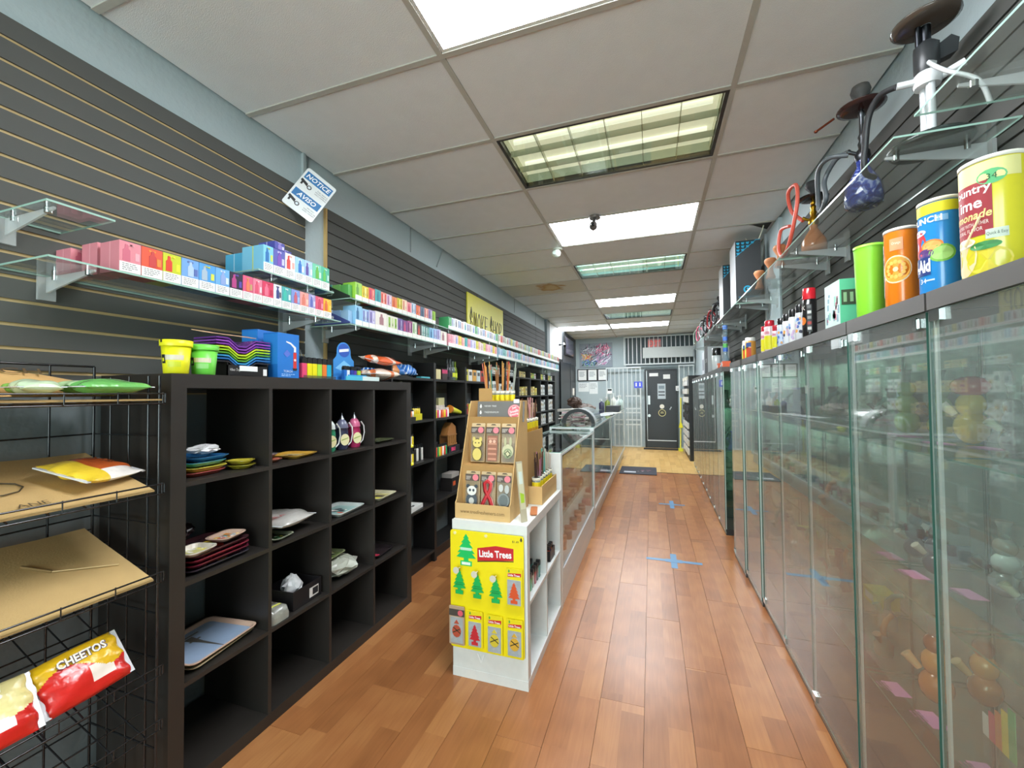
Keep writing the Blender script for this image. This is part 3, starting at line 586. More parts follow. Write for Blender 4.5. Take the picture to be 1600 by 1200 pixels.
def pillow(name, label, loc, a, bx, by, th, cols, rz=0, ry=0, rx=0, extra=None, n=44, mat='foil', seed=1, group='snack bags on the wire rack'):
    """crimped snack bag: body swollen in the middle, flat crimped ends along local y; top/bottom skins"""
    R = random.Random(seed); t = thing(name, label, 'snack bag', (loc[0], loc[1], loc[2]+.0015), 0, group); t.rotation_euler = (rx, ry, rz)
    def P(i, j, s_):
        q, p_ = i/n*2-1, j/n*2-1; d = max(0, (1-abs(q)**2.4))**.55*max(0, (1-abs(p_)**3.0))**.6
        wob = .1*math.sin(5*q+3*p_+seed)*d
        return (q*bx*(1-.04*abs(p_)), p_*by*(1-.03*abs(q)), s_*th*(d+wob)+.006*math.sin(seed+9*q)*abs(p_)**4)
    b = MB(cols[0], mat)
    for s_ in (1, -1):
        vs = [P(i, j, s_) for i in range(n+1) for j in range(n+1)]
        for i in range(n):
            fs = {}
            for j in range(n):
                f = (i*(n+1)+j, (i+1)*(n+1)+j, (i+1)*(n+1)+j+1, i*(n+1)+j+1); cc = a((i+.5)/n, (j+.5)/n, s_)
                fs.setdefault(cc, []).append(f if s_ > 0 else f[::-1])
            for cc, ff in fs.items(): b.add(vs, ff, cols[cc], mat, True)
    b.build('bag', t)
    b = MB('#d8dade', 'foil')
    for e in (-1, 1): b.box(-bx*.94, bx*.94, e*by-.006, e*by+.006, -.0015, .0015)
    if extra: extra(b, lambda x, y: P((x/bx+1)/2*n, (y/by+1)/2*n, 1))
    b.build('printing', t); return t
def chip_art(q, p_, s_):
    if s_ < 0: return 1
    v = q+.18*math.sin(p_*6)
    return 0 if v < .45 else (2 if (.5 < p_ < .8 and .5 < q < .8) else 1)
def chip_text(word):
    def f(b, P):
        c = P(-.028, 0); b.text(word, .024, T(c[0], c[1]-.0, c[2]+.003) @ RZ(PI/2), '#f3e9d8', wmax=.11, bold=.03); b.text(word, .024, T(c[0]+.001, c[1]+.001, c[2]+.0022) @ RZ(PI/2), '#3a2a5a', wmax=.114, bold=.06)
    return f
zs = lambda x, i: SHZ[i]+(SHB[i]-SHZ[i])*(x-RX1)/(RX0+.02-RX1)
sla = [math.atan2(SHB[i]-SHZ[i], RX1-RX0-.02) for i in range(5)]
pillow('chip_bag', 'red and yellow chip bag lying upright against the fourth wire shelf', (-1.555, .735, zs(-1.555, 3)+.075), chip_art, .075, .095, .03, ['#e8b81e', '#d2261f', '#f4e6da'], rz=.1, ry=math.radians(52), rx=.05, extra=chip_text('CHEETOS'))
pillow('chip_bag', 'red and pale yellow chip bag at the near end of the fourth wire shelf', (-1.545, .525, zs(-1.545, 3)+.078), chip_art, .078, .105, .03, ['#ecdf9a', '#d2261f', '#eef0ea'], rz=-.05, ry=math.radians(50), extra=chip_text('FRITOS'), seed=3)
pillow('chip_bag', 'orange and yellow chip bag lying flat on the second wire shelf', (-1.635, .79, zs(-1.635, 1)+.045), lambda q, p_, s_: 0 if p_ < .35 else (1 if q < .78 else 2), .085, .09, .022, ['#e6c437', '#c9602a', '#efe9e2'], rz=.35, ry=sla[1], seed=5)
pillow('chip_bag', 'green and white chip bag lying flat on top of the rack', (-1.605, .795, SHZ[0]+.048), lambda q, p_, s_: 0 if s_ < 0 or q > .62 else (1 if p_ > .2 else 2), .085, .088, .024, ['#6db45e', '#dfe4d6', '#b9d8a2'], rz=.05, seed=7)
pillow('chip_bag', 'bright green bag beside the flattened carton on top of the rack', (-1.61, .645, SHZ[0]+.046), lambda q, p_, s_: 0 if q < .4 else 1, .075, .04, .021, ['#86c95a', '#cfe2bd'], rz=-.1, seed=9)
def bulge(x0, x1, y0, y1, hmax, label, word, front):
    cx, cy = (x0+x1)/2, (y0+y1)/2; hw, hl = (x1-x0)/2, (y1-y0)/2; t = thing('folded_carton', label, 'carton', (cx, cy, SHZ[0]+.0215)); rg = []
    for k in range(11):
        q = k/10; y = -hl+2*hl*q; hh = hmax*(math.sin(PI*min(1, .15+q*.85)))**.5+.004 if k < 10 else .006
        rg.append([(-hw, y, 0), (hw, y, 0), (hw, y, hh*.5), (hw*.7, y, hh), (-hw*.7, y, hh*1.05), (-hw, y, hh*.6)])
    MB('#cfa468', 'card').loft(rg).build('carton', t); b = MB()
    if front: b.text(word, .018, frame((hw+.001, hl*.35, .003), (0, 1, 0), (0, 0, 1)), '#6a5230', wscale=1.6)
    else: b.text(word, .022, frame((hw*.86, hl*.3, hmax*.80), (0, 1, 0), (-1.0, 0, 1)), '#5a4426', wscale=2)
    b.build('printing', t)
bulge(-1.865, -1.705, .1, .875, .085, 'bulging tan carton lettered POUCH at the back of the top shelf', 'POUCH', False)
bulge(-1.70, -1.525, .1, .575, .04, 'tan carton lettered GRAPE at the front of the top shelf', 'GRAPE', True)
# ================================================================ BLACK CUBE UNIT (4 x 4)
KX0, KX1, KY0, KY1, KH = -1.925, -1.545, .95, 2.42, 1.47
kb = '#2d2926'
ku = thing('cube_shelf_unit', 'black brown cube shelf unit with sixteen open compartments', 'shelf unit', (0, 0, 0))
MB(kb, 'laminate').box(KX0, KX1, KY0, KY1, KH-.05, KH).build('top_board', ku); MB(kb, 'laminate').box(KX0, KX1, KY0, KY1, 0, .05).build('bottom_board', ku)
for y0, y1 in ((KY0, KY0+.05), (KY1-.05, KY1)): MB(kb, 'laminate').box(KX0, KX1, y0, y1, .05, KH-.05).build('side_board', ku)
cw = (KY1-KY0-.1-3*.016)/4; ch_ = (KH-.1-3*.016)/4
CY = [KY0+.05+i*(cw+.016) for i in range(4)]; CZ = [.05+i*(ch_+.016) for i in range(4)]
for i in range(1, 4): MB(kb, 'laminate').box(KX0, KX1-.002, CY[i]-.016, CY[i], .05, KH-.05).build('divider', ku)
sp = None
for i in range(4):
    for j in range(1, 4):
        if sp is None: sp = MB(kb, 'laminate').box(KX0, KX1-.002, 0, cw, -.016, 0).build('shelf_board', ku, (0, CY[i], CZ[j]))
        else: link_piece(sp, 'shelf_board', ku, (0, CY[i], CZ[j]))
# rolling trays
def rrect(w_, h_, rad, n=4):
    p = []
    for cx, cy, a0 in ((w_-rad, h_-rad, 0), (-w_+rad, h_-rad, 1), (-w_+rad, -h_+rad, 2), (w_-rad, -h_+rad, 3)):
        for k in range(n+1): p.append((cx+rad*math.cos(a0*PI/2+k*PI/2/n), cy+rad*math.sin(a0*PI/2+k*PI/2/n)))
    return p
def tray(loc, w_, h_, rim, face, label, rz=0, art=None, rx=0, ry=0, group='rolling trays in the cube unit', mat='gloss', deep=.016, face_mat='gloss'):
    t = thing('rolling_tray', label, 'tray', (loc[0], loc[1], loc[2]+.0012), rz, group); t.rotation_euler = (rx, ry, rz)
    o = rrect(w_, h_, .03); i_ = rrect(w_-.008, h_-.008, .026); bt = rrect(w_-.018, h_-.018, .02)
    b = MB(rim, mat)
    b.loft([[(x, y, 0) for x, y in bt], [(x, y, deep-.002) for x, y in o], [(x, y, deep) for x, y in o], [(x, y, deep) for x, y in i_], [(x, y, .004) for x, y in bt]], smooth=False, caps=False)
    b.poly([(x, y, 0) for x, y in bt[::-1]]); b.build('rim', t)
    MB(face, face_mat).poly([(x, y, .0042) for x, y in bt]).build('bottom', t)
    if art: g = MB(face, 'print'); art(g); g.build('picture', t)
    return t
def blot(seed, cols, w_, h_, n=9, z=.0048):
    def f(g):
        R = random.Random(seed)
        for k in range(n):
            cx, cy, q = R.uniform(-w_*.7, w_*.7), R.uniform(-h_*.7, h_*.7), R.uniform(.12, .32)*min(w_, h_)
            m = R.randint(5, 9); g.poly([(cx+1.3*q*R.uniform(.5, 1.2)*math.cos(2*PI*i/m), cy+q*R.uniform(.5, 1.2)*math.sin(2*PI*i/m), z+k*.00015) for i in range(m)], R.choice(cols))
    return f
def tower_art(g):
    g.poly([(-.07, .015, .0046), (-.07, -.02, .0046), (.0, -.008, .0046), (.12, -.001, .0046), (.12, .001, .0046), (.0, .006, .0046)], '#4a4640'); g.poly([(-.075, .05, .0047), (-.085, .05, .0047), (-.085, -.05, .0047), (-.075, -.05, .0047)], '#5a544c')
    g.poly([(-.03, -.022, .0047), (-.04, -.022, .0047), (-.04, .022, .0047), (-.03, .022, .0047)], '#4a4640'); g.poly([(-.1, -.1, .0045), (-.06, -.11, .0045), (-.06, .11, .0045), (-.1, .1, .0045)], '#7f93a6')
x_ = -1.66
tray((-1.71, 1.165, CZ[1]), .13, .145, '#b9a98a', '#a39468', 'round edged floral metal tray under the blue tower tray', .15, art=blot(4, ['#6a5a34', '#c9bb8a', '#8f8250', '#3f3a28'], .11, .15, 60))
tray((-1.70, 1.165, CZ[1]+.0185), .13, .145, '#d8b6a0', '#9fb4cf', 'blue tray with an iron tower picture', .1, art=tower_art)
# stack of trays/bags, cell (0, level 3): row of coloured trays with white plastic bag
def thin_tray_stack(loc, cols, w_, h_, label, rz0=0, seed=0, n=None):
    R = random.Random(seed)
    for i, cc in enumerate(cols):
        tray((loc[0]+R.uniform(-.012, .012), loc[1]+R.uniform(-.015, .015), loc[2]+i*.0176), w_, h_, cc, cc, label[i] if isinstance(label, list) else label, rz0+R.uniform(-.08, .08), art=blot(seed+i, [cc, '#2a2a2a', '#e8e4d8'], w_, h_, 6))
thin_tray_stack((-1.70, 1.112, CZ[3]), ['#c9625a', '#d8c84a', '#3f8fae', '#2f6a9c'], .11, .075, ['red edged tray at the bottom of the top left stack', 'lime yellow tray in the top left stack', 'teal tray in the top left stack', 'blue tray on the top left stack'], .1, 3)
tray((-1.845, 1.16, CZ[3]), .03, .10, '#2f6a52', '#2f5a48', 'dark green tray at the back of the top left stack', .0, art=blot(8, ['#3f7a5a', '#b5503a'], .02, .07, 6))
tray((-1.62, 1.262, CZ[3]), .05, .04, '#9a8f2c', '#8a7f2a', 'olive yellow tray beside the white plastic bag', .5, art=blot(9, ['#c9b83a', '#5a521c'], .05, .05, 6)); tray((-1.625, 1.262, CZ[3]+.0185), .05, .04, '#b5a838', '#7a3f2c', 'yellow and brown tray on the olive one', .45, art=blot(10, ['#c9b83a', '#8a3a2c'], .05, .05, 6))
def crumple(name, label, loc, rx_, ry_, rz_, col, seed=0, cat='bag', mat='foil', group=None, rot=0):
    t = thing(name, label, cat, (loc[0], loc[1], loc[2]+.0015), rot, group); R = random.Random(seed); n, m = 18, 10; b = MB(col, mat); rg = []
    for i in range(m+1):
        th = PI*i/m; q = max(math.sin(th), .04); rg.append([(rx_*q*math.cos(2*PI*j/n)*(1+.22*R.uniform(-1, 1)), ry_*q*math.sin(2*PI*j/n)*(1+.22*R.uniform(-1, 1)), rz_*(1-math.cos(th)*(1+.15*R.uniform(-1, 1)))) for j in range(n)])
    mz = min(p[2] for r_ in rg for p in r_); rg = [[(x, y, max(z-mz, 0)) for x, y, z in r_] for r_ in rg]
    b.loft(rg, smooth=False); b.build('wrapping', t); return t
crumple('plastic_bag', 'crumpled white plastic bag on the trays in the top left compartment', (-1.655, 1.135, CZ[3]+.073), .05, .055, .018, '#e6e6e6', 2)
# cell (1, level3): two trays
tray((-1.66, 1.405, CZ[3]), .07, .045, '#c4745c', '#b5594a', 'red tray under the grey one in the second compartment', .1); tray((-1.72, 1.415, CZ[3]+.0185), .09, .045, '#8f8a8c', '#a8a2a0', 'grey printed tray in the second compartment', .1, art=blot(2, ['#5a4a4e', '#d8d2cc', '#a06a6a'], .08, .05, 10))
tray((-1.67, 1.57, CZ[3]), .085, .085, '#d8a848', '#e0d2a4', 'oval wooden edged tray with black print in the second compartment', .2, art=blot(12, ['#3a3428', '#8a7f52', '#c9bb84'], .07, .065, 16))
# cell (2, level3): three handled bottles
def jug(y, col, top, label):
    t = thing('squeeze_bottle', label, 'bottle', (-1.625, y, CZ[3]+.001), 0, 'squeeze bottles in the cube unit')
    b = MB(col, 'gloss'); b.lathe([(.030, 0), (.034, .01), (.034, .095), (.030, .115), (.034, .118)], 14); b.build('body', t)
    MB(top, 'gloss').lathe([(.034, .118), (.031, .14), (.02, .158), (.012, .165)], 14).build('shoulder', t)
    MB('#9aa0a6', 'metal').lathe([(.013, .165), (.009, .175), (.003, .188), (.0015, .20)], 10).build('nozzle', t)
    b = MB('#ece3b4', 'print'); b.prism([(.027*math.cos(k/14*2*PI)*.95, .055+.032*math.sin(k/14*2*PI)) for k in range(14)], 0, .002, M=frame((.031, -.012, 0), (.38, 1, 0), (0, 0, 1))); b.prism([(-.02, .05), (.02, .062), (.018, .066), (-.02, .056)], .002, .0026, '#9fb452', M=frame((.031, -.012, 0), (.38, 1, 0), (0, 0, 1))); b.build('round_label', t)
    MB('#eceaea', 'gloss').tube([(.02, .034, .145), (.022, .055, .12), (.02, .062, .08), (.015, .055, .035), (.01, .036, .018)], .004, 6).build('handle', t)
jug(1.758, '#2f8a66', '#cfd8d2', 'green squeeze bottle with round label'); jug(1.855, '#34364f', '#6a6c84', 'navy squeeze bottle with round label'); jug(1.955, '#b02c5c', '#c9668a', 'magenta squeeze bottle with round label')
# cell (3, level 3) and others
tray((-1.65, 2.205, CZ[3]), .07, .10, '#5a5f44', '#6a6f4a', 'thin olive tray in the top right compartment', .05); crumple('plastic_wrap', 'small scrap of clear plastic on the olive tray', (-1.66, 2.14, CZ[3]+.0185), .025, .03, .018, '#d8d2d4', 4)
# level 2
pillow('packaged_shirt', 'silver grey plastic wrapped packet with red lettering', (-1.685, 1.505, CZ[2]+.062), lambda q, p_, s_: 0, .12, .11, .032, ['#b7b3ad'], rz=.12, group='packets in the cube unit', extra=lambda b, P: [b.text('REAL', .03, T(P(.06, -.05)[0], -.05, P(.06, -.05)[2]+.003) @ RZ(PI/2), '#a83a34', wscale=1.4)], seed=4)
tray((-1.65, 1.43, CZ[2]), .085, .06, '#8a8f7a', '#5f6a52', 'green and white patterned tray under the grey packet', .15, art=blot(14, ['#d8d23a', '#3f8a5c', '#e8e8dc', '#2a2a22'], .08, .05, 14), deep=.014)
tray((-1.655, 1.865, CZ[2]), .095, .12, '#cfd6d2', '#a9cdc8', 'pale mint tray with red flowers', .1, art=lambda g: [blot(15, ['#c9503a', '#3a4a52', '#e6e2da'], .05, .05, 12)(g)], deep=.02)
crumple('bracelet_pack', 'small gold trinket behind the mint tray', (-1.81, 1.76, CZ[2]), .02, .02, .035, '#a8965a', 3)
tray((-1.65, 2.19, CZ[2]), .09, .11, '#d8d2b4', '#c9c07a', 'yellow and cream tray with a dark square', .1, art=lambda g: [g.poly([(-.02, .0, .0046), (.04, .0, .0046), (.04, .035, .0046), (-.02, .035, .0046)], '#4a3f30'), g.poly([(-.07, -.09, .0045), (.07, -.09, .0045), (.07, -.02, .0045), (-.07, -.02, .0045)], '#d2cf3a'), blot(2, ['#3a382a'], .03, .03, 3)(g)], deep=.02)
# level 1
for i, (cc, lb) in enumerate((('#3a3440', 'dark striped tray at the bottom of the lower left stack'), ('#6a2436', 'dark red tray in the lower left stack'), ('#8a2f42', 'crimson edged tray in the lower left stack'), ('#4a2a30', 'maroon tray on the lower left stack'))):
    tray((-1.68, 1.15, CZ[2]+i*.0175), .11, .125, cc, cc, lb, .05+.02*i, art=blot(20+i, ['#e8c52a', '#c93a2a', '#2a2024'], .09, .10, 8))
tray((-1.60, 1.065, CZ[2]+.0715), .055, .06, '#d8cfc0', '#dcd68a', 'small cream and yellow tray at the front of the lower left stack', .2, art=blot(25, ['#e0d43a', '#d87a6a', '#f0ece0'], .04, .05, 8))
tray((-1.64, 1.215, CZ[2]+.0715), .05, .065, '#d8b8a4', '#c9d4d8', 'cartoon printed tray with teal and red shapes', .25, art=blot(31, ['#3fb0b4', '#d23a3a', '#e8c52a', '#f2eee6', '#e08a3a'], .045, .055, 26))
crumple('candy_pile', 'dark shiny wrapped pile behind the yellow tray', (-1.80, 1.12, CZ[2]+.0715), .05, .07, .03, '#3a2a30', 6)
# level 1 of the cube unit, columns 1-3
t = thing('cardboard_box', 'open black box with white tissue and a barcode label', 'box', (-1.66, 1.565, CZ[1]+.0015), .06, 'boxes in the cube unit')
b = MB('#1f1c1e', 'satin'); b.box(-.085, .085, -.09, .09, 0, .004)
for x0, x1, y0, y1 in ((-.085, .085, -.09, -.085), (-.085, .085, .085, .09), (-.085, -.08, -.085, .085), (.08, .085, -.085, .085)): b.box(x0, x1, y0, y1, .004, .085)
b.build('box', t)
MB('#d8d4d0', 'print').box(.0852, .0858, .01, .07, .015, .06).box(.0859, .0862, .03, .066, .022, .054, '#2a2a2c').build('barcode_label', t)
crumple('tissue_paper', 'crumpled white tissue inside the black box', (-1.665, 1.56, CZ[1]+.006), .042, .046, .055, '#e9e9ea', 11, 'tissue', 'matte')
t = thing('sneaker_packet', 'lime and grey striped flat packet under clear wrap', 'packet', (-1.655, 1.402, CZ[1]+.0015), .04)
b = MB('#8f8f86', 'foil'); b.loft([[(x*q, y*q, z) for x, y in rrect(.10, .05, .02)] for q, z in ((1, 0), (1, .02), (.9, .05), (.6, .058))]); b.build('packet', t)
b = MB('#c9d23a', 'print')
for k in range(5): b.poly([(-.07+k*.028, -.045, .0585-.0*k), (-.058+k*.028, -.045, .0585), (-.045+k*.028, .03, .0588), (-.06+k*.028, .03, .0588)], ['#d2d42a', '#e8e4b4', '#c2cc2c', '#4a4038', '#dfe06a'][k])
b.build('stripes', t)
crumple('plastic_wrapped_trays', 'clear plastic wrapped pile with green leaf print', (-1.66, 1.86, CZ[1]), .09, .11, .045, '#b9bcae', 8, 'packet')
tray((-1.70, 1.85, CZ[1]+.101), .06, .07, '#9aa57a', '#a9b07a', 'pale green leaf print tray on top of the plastic wrapped pile', .1, art=blot(33, ['#6a8a3a', '#d8d8a4', '#3a4a2a'], .05, .06, 12))
tray((-1.66, 2.19, CZ[1]), .08, .10, '#2a2426', '#30282a', 'black tray with red corner in the lower right compartment', .1, art=lambda g: g.poly([(.02, -.08, .0046), (.06, -.08, .0046), (.05, -.03, .0046), (.02, -.03, .0046)], '#b02c44'))
# ================================================================ ON TOP OF THE CUBE UNIT
ZT = KH+.001
def pot(y, x, col, label, h=.118, sc=1):
    t = thing('plastic_tub', label, 'tub', (x, y, ZT), 0, 'plastic tubs on the cube unit')
    MB(col, 'satin').lathe([(.034, 0), (.036, .002), (.043, h*.82), (.043, h*.82)], 20).build('cup', t)
    b = MB(col, 'satin'); b.lathe([(.047, h*.82), (.0475, h*.86), (.048, h), (.045, h), (.040, h-.004)], 20); b.box(-.004, .004, -.0485, -.044, h-.010, h+.001, '#2a2a1a'); b.build('rim', t)
    a0 = -.95
    F = T(0, 0, 0) @ RZ(a0+PI/2) @ RX(PI/2)
    b = MB('#c9bfae', 'print')
    def patch(x0, x1, y0, y1, cc, rr):
        n = 6; vs = []
        for yy in (y0, y1):
            for k in range(n+1): an = a0+(x0+(x1-x0)*k/n)/rr; q = (.036+.007*yy/(h*.82))+rr-.04; vs.append((q*math.cos(an), q*math.sin(an), yy))
        b.add(vs, [(k, k+1, n+2+k, n+1+k) for k in range(n)], cc)
    patch(-.022, .038, h*.40, h*.55, '#d6cdb8', .0406); patch(-.034, -.018, h*.30, h*.56, '#1d2226', .041); patch(-.03, -.022, h*.36, h*.46, col, .0413); patch(-.01, .03, h*.2, h*.36, '#c9d030' if 'yellow' in label else '#8fd07a', .0408); b.build('alien_label', t)
pot(.999, -1.60, '#e6e021', 'bright yellow plastic tub with an alien face label'); pot(1.094, -1.60, '#6fd04a', 'lime green plastic tub with an alien face label', .112)
# black carton of stacked V shaped trays
t = thing('tray_carton', 'open black display carton lettered in script', 'carton', (-1.60, 1.185, ZT))
b = MB('#1f1e1f', 'satin'); b.box(-.16, .0, 0, .004, 0, .055).box(-.16, 0, .181, .185, 0, .055).box(-.16, -.156, .004, .181, 0, .055).box(-.156, 0, .004, .181, 0, .003)
b.prism([(0, 0), (.185, 0), (.185, .045), (.14, .045), (.12, .02), (.065, .02), (.045, .045), (0, .045)], -.004, 0, M=frame((0, 0, 0), (0, 1, 0), (0, 0, 1))); b.build('carton', t)
b = MB(); b.text('Vibes Tray', .014, frame((.0007, .034, .018), (0, 1, 0), (0, 0, 1)), '#d8d6d2', wmax=.045, shear=.3); b.box(.0002, .0008, .16, .178, .006, .034, '#e8e6e2', 'print'); b.box(.0002, .0007, .052, .133, .0225, .044, '#efefec', 'print'); b.build('lettering', t)
cols = ['#2a2c34', '#2f6fae', '#3f93c4', '#5a9a3a', '#9ac82a', '#c2d63a', '#7a3f9a', '#8f4fb0', '#6a3a8a']
for i, cc in enumerate(cols):
    b = MB(cc, 'gloss'); z = .0; th = .006
    prof = [(0, .03), (.05, .03), (.09, 0), (.125, .0), (.17, .03), (.24, .03)]
    pts = [(y-.035, z_+0) for y, z_ in prof]
    b.loft([[(x, y, z_) for y, z_ in pts]+[(x, y, z_+th) for y, z_ in pts[::-1]] for x in (-.14, -.012)], smooth=False)
    o = b.build('v_tray'); o.location = (-1.60, 1.185, ZT+.006+i*.0118 + .02); tag(o, cc_names[i] if False else ['black', 'deep blue', 'sky blue', 'green', 'lime', 'pale lime', 'purple', 'violet', 'dark purple'][i]+' V shaped tray stacked in the black carton', 'tray', 'V shaped trays in the black carton')
t = thing('cardboard_flap', 'torn tan cardboard on the tray stack', 'cardboard', (-1.66, 1.17, ZT+.175)); MB('#c9a27c', 'card').prism([(-.03, 0), (.19, 0), (.17, .03), (.06, .01), (.035, .014), (.0, .035), (-.05, .05)], -.003, 0, M=RZ(PI/2) @ RX(.2)).build('flap', t)
# blue torch boxes
def torch_box(x, y, rz, label, h=.20, w_=.115, tch=True):
    t = thing('torch_box', label, 'box', (x, y, ZT), rz, 'blue torch lighter boxes'); MB('#1f72c4', 'print').box(-.085, 0, 0, w_, 0, h).box(-.0845, -.0005, -.0004, 0, h*.3, h*.97, '#2b83d2').build('box', t)
    F = frame((.0006, 0, 0), (0, 1, 0), (0, 0, 1)); b = MB('#ffffff', 'print')
    if tch:
        b.prism([(.085, .045), (.103, .045), (.103, .12), (.085, .12)], 0, .0006, '#c8352c', M=F); b.prism([(.085, .035), (.103, .035), (.108, .046), (.08, .046)], 0, .0007, '#2a2a2c', M=F); b.prism([(.088, .122), (.1, .122), (.1, .145), (.07, .165), (.045, .17), (.045, .164), (.068, .157), (.088, .14)], 0, .0007, '#e6e6ea', M=F); b.lathe([(.006, 0), (.006, .001)], 10, '#ecd8cc', M=F @ T(.094, .085, 0))
        b.prism([(.03, .11), (.05, .13), (.07, .112), (.05, .095)], 0, .0005, '#5a70c8', M=F)
    b.text('TORCH', .010, F @ T(.055, .026, .0008), '#dfe9f6', wmax=.06); bars(b, F @ T(.02, .02, .0008), .08, .014, 2, '#9cc4ee', seed=4); b.build('printing', t)
torch_box(-1.585, 1.405, .0, 'blue torch box with a red torch picture, front of the two', .205, .118)
torch_box(-1.70, 1.40, .12, 'plain blue torch box standing behind the other', .225, .11, False)
# lighters in trays
def lighter(loc, col, label, group='torch lighters on the cube unit', sc=1.0, rz=0):
    t = thing('torch_lighter', label, 'lighter', loc, rz, group)
    MB(col, 'gloss').box(-.012*sc, .012*sc, -.014*sc, .014*sc, 0, .07*sc).build('body', t)
    b = MB('#1c1c1e', 'satin'); b.prism([(-.014, .07), (.014, .07), (.014, .09), (.006, .10), (-.006, .10), (-.014, .088)], -.012*sc, .012*sc, M=Matrix.Diagonal((1, sc, sc, 1)) @ frame((0, 0, 0), (0, 1, 0), (0, 0, 1))); b.build('head', t)
lt = thing('lighter_tray', 'clear tray of torch lighters beside the blue box', 'tray', (-1.60, 1.56, ZT)); MB('#cfd0cc', 'film').box(-.07, .03, -.02, .19, 0, .004).box(.026, .03, -.02, .19, .004, .016).build('tray', lt)
for i, (cc, nm) in enumerate((('#e04a72', 'pink'), ('#e8dc1e', 'yellow'), ('#e8dc1e', 'yellow'), ('#a6d84a', 'lime'), ('#e8823a', 'orange'), ('#2fb0cc', 'turquoise'))):
    lighter((-1.595, 1.555+i*.032, ZT+.0055), cc, nm+' torch lighter with a black head on the cube unit'+(' next to the '+['blue box', 'pink one', 'lime one', '', '', ''][i] if i < 3 else ''))
for i in range(5): lighter((-1.64, 1.565+i*.032, ZT+.0055), ['#2a2a2c', '#d8d0c0', '#4a4a4e', '#b8b4ac', '#2f2f33'][i], ['black', 'cream', 'charcoal', 'grey', 'jet black'][i]+' torch lighter in the row behind the bright ones')
t = thing('clear_case', 'clear plastic case standing behind the lighters', 'case', (-1.74, 1.60, ZT)); b = MB('#e6ebea', 'film'); b.loft([[(x, y*q, z) for x, y in rrect(.05, .06, .02)] for q, z in ((1, 0), (1, .12), (.8, .15), (.5, .16))]); b.build('case', t)
# blue arched display
t = thing('counter_display', 'blue counter display with a round header full of lighters', 'display', (-1.60, 1.90, ZT)); F = Matrix.Diagonal((1, 1.35, 1.15, 1)) @ frame((-.05, 0, 0), (0, 1, 0), (0, 0, 1))
pts = [(-.06, .0), (.06, 0), (.06, .10), (.045, .115), (.04, .13)]+[(.04*math.cos(k/10*PI), .145+.045*math.sin(k/10*PI)) for k in range(11)]+[(-.04, .13), (-.045, .115), (-.06, .10)]
MB('#3a8fd8', 'print').prism(pts, -.003, 0, M=F).build('header', t)
b = MB('#1f4f9e', 'print'); b.lathe([(.034, 0), (.034, .0006)], 18, '#2858b8', M=F @ T(0, .15, 0)); b.prism([(-.028, .138), (.028, .148), (.028, .162), (-.028, .152)], .0006, .0012, '#e9eef8', M=F); b.prism([(-.05, .06), (.0, .1), (.05, .07), (.03, .04), (-.02, .05)], 0, .0006, '#7fc4f0', M=F); b.build('header_print', t)
MB('#2f9ad2', 'print').box(-.05, .045, -.075, .075, 0, .004).box(.041, .045, -.075, .075, .004, .03).build('tray', t)
for i in range(5): lighter((-1.60+.0-.005*(i % 2), 1.845+i*.0285, ZT+.0055), ['#2f6fc0', '#e8eef2', '#3a4aa0', '#5a3f9e', '#a8d04a'][i], ['blue', 'white and blue', 'indigo', 'purple', 'lime'][i]+' lighter in the blue arched display', 'lighters in the arched display', .75)
t = thing('card_tray', 'pale teal flat carton at the front edge of the cube unit', 'carton', (-1.555, 1.93, ZT)); b = MB('#4fb8d4', 'print'); b.box(.003, .009, -.13, .0, 0, .022).box(.003, .009, .0, .15, 0, .024, '#cfe2e0'); b.build('carton', t)
# orange and blue bags at the end
def swirl(q, p_, s_): return 0 if math.sin(9*q+4*math.sin(5*p_))+.6*math.sin(13*p_) < .55 else 1
pillow('candy_bag', 'orange bag with white markings, upper one of two at the end', (-1.62, 2.20, ZT+.136), swirl, .075, .125, .026, ['#e0602c', '#ecd8ca'], ry=.25, seed=12, group='bags on the cube unit')
pillow('candy_bag', 'pale orange and white bag, lower one of two at the end', (-1.635, 2.20, ZT+.046), lambda q, p_, s_: 1-swirl(q, p_, s_), .075, .13, .036, ['#e07a4a', '#ecdccc'], ry=.0, seed=13, group='bags on the cube unit')
pillow('candy_bag', 'blue and white bag at the far end of the cube unit', (-1.80, 2.345, ZT+.06), lambda q, p_, s_: 0 if (q*4+p_*3) % 1 < .7 else 1, .07, .055, .035, ['#2f72c8', '#dfe8f2'], ry=.5, seed=14, group='bags on the cube unit')
# ================================================================ BLACK BOOKCASES ALONG THE LEFT WALL
BX1 = -1.725; SZ = [.10, .485, .852, 1.185, 1.52]
BY = [2.455, 3.07, 3.685, 4.27, 4.85, 5.40, 5.97, 6.57, 7.08, 7.65]
FZ = [.10, .47, .86, 1.09, 1.36, 1.62]    # shelf levels of the far cases
bk = '#211f1e'
for i in range(9):
    y0, y1 = BY[i], BY[i+1]; zz = SZ if i < 3 else FZ
    lb = ['black bookcase of lighters and torch displays next to the cube unit', 'second black bookcase, with the wooden incense house', 'black bookcase behind the cardboard freshener display', 'black bookcase behind the incense sticks', 'black bookcase with pale cartons beside the glass counter',
          'black shelf bay with yellow cartons on every level', 'black shelf bay with brown and cream cartons', 'black shelf bay with tall white packets', 'last black shelf bay before the doorway'][i]
    t = thing('bookcase', lb, 'bookcase', (0, 0, 0)); zt = 1.655 if i < 3 else 1.72
    for y in (y0, y1-.018): MB(bk, 'laminate').box(SL+.002, BX1, y+.001, y+.017, 0, zt).build('side_board', t)
    for z in zz: MB(bk, 'laminate').box(SL+.002, BX1-.003, y0+.018, y1-.019, z-.02, z).build('shelf', t)
    MB(bk, 'laminate').box(SL+.02, BX1-.03, y0+.018, y1-.019, 0, .079).build('plinth', t)
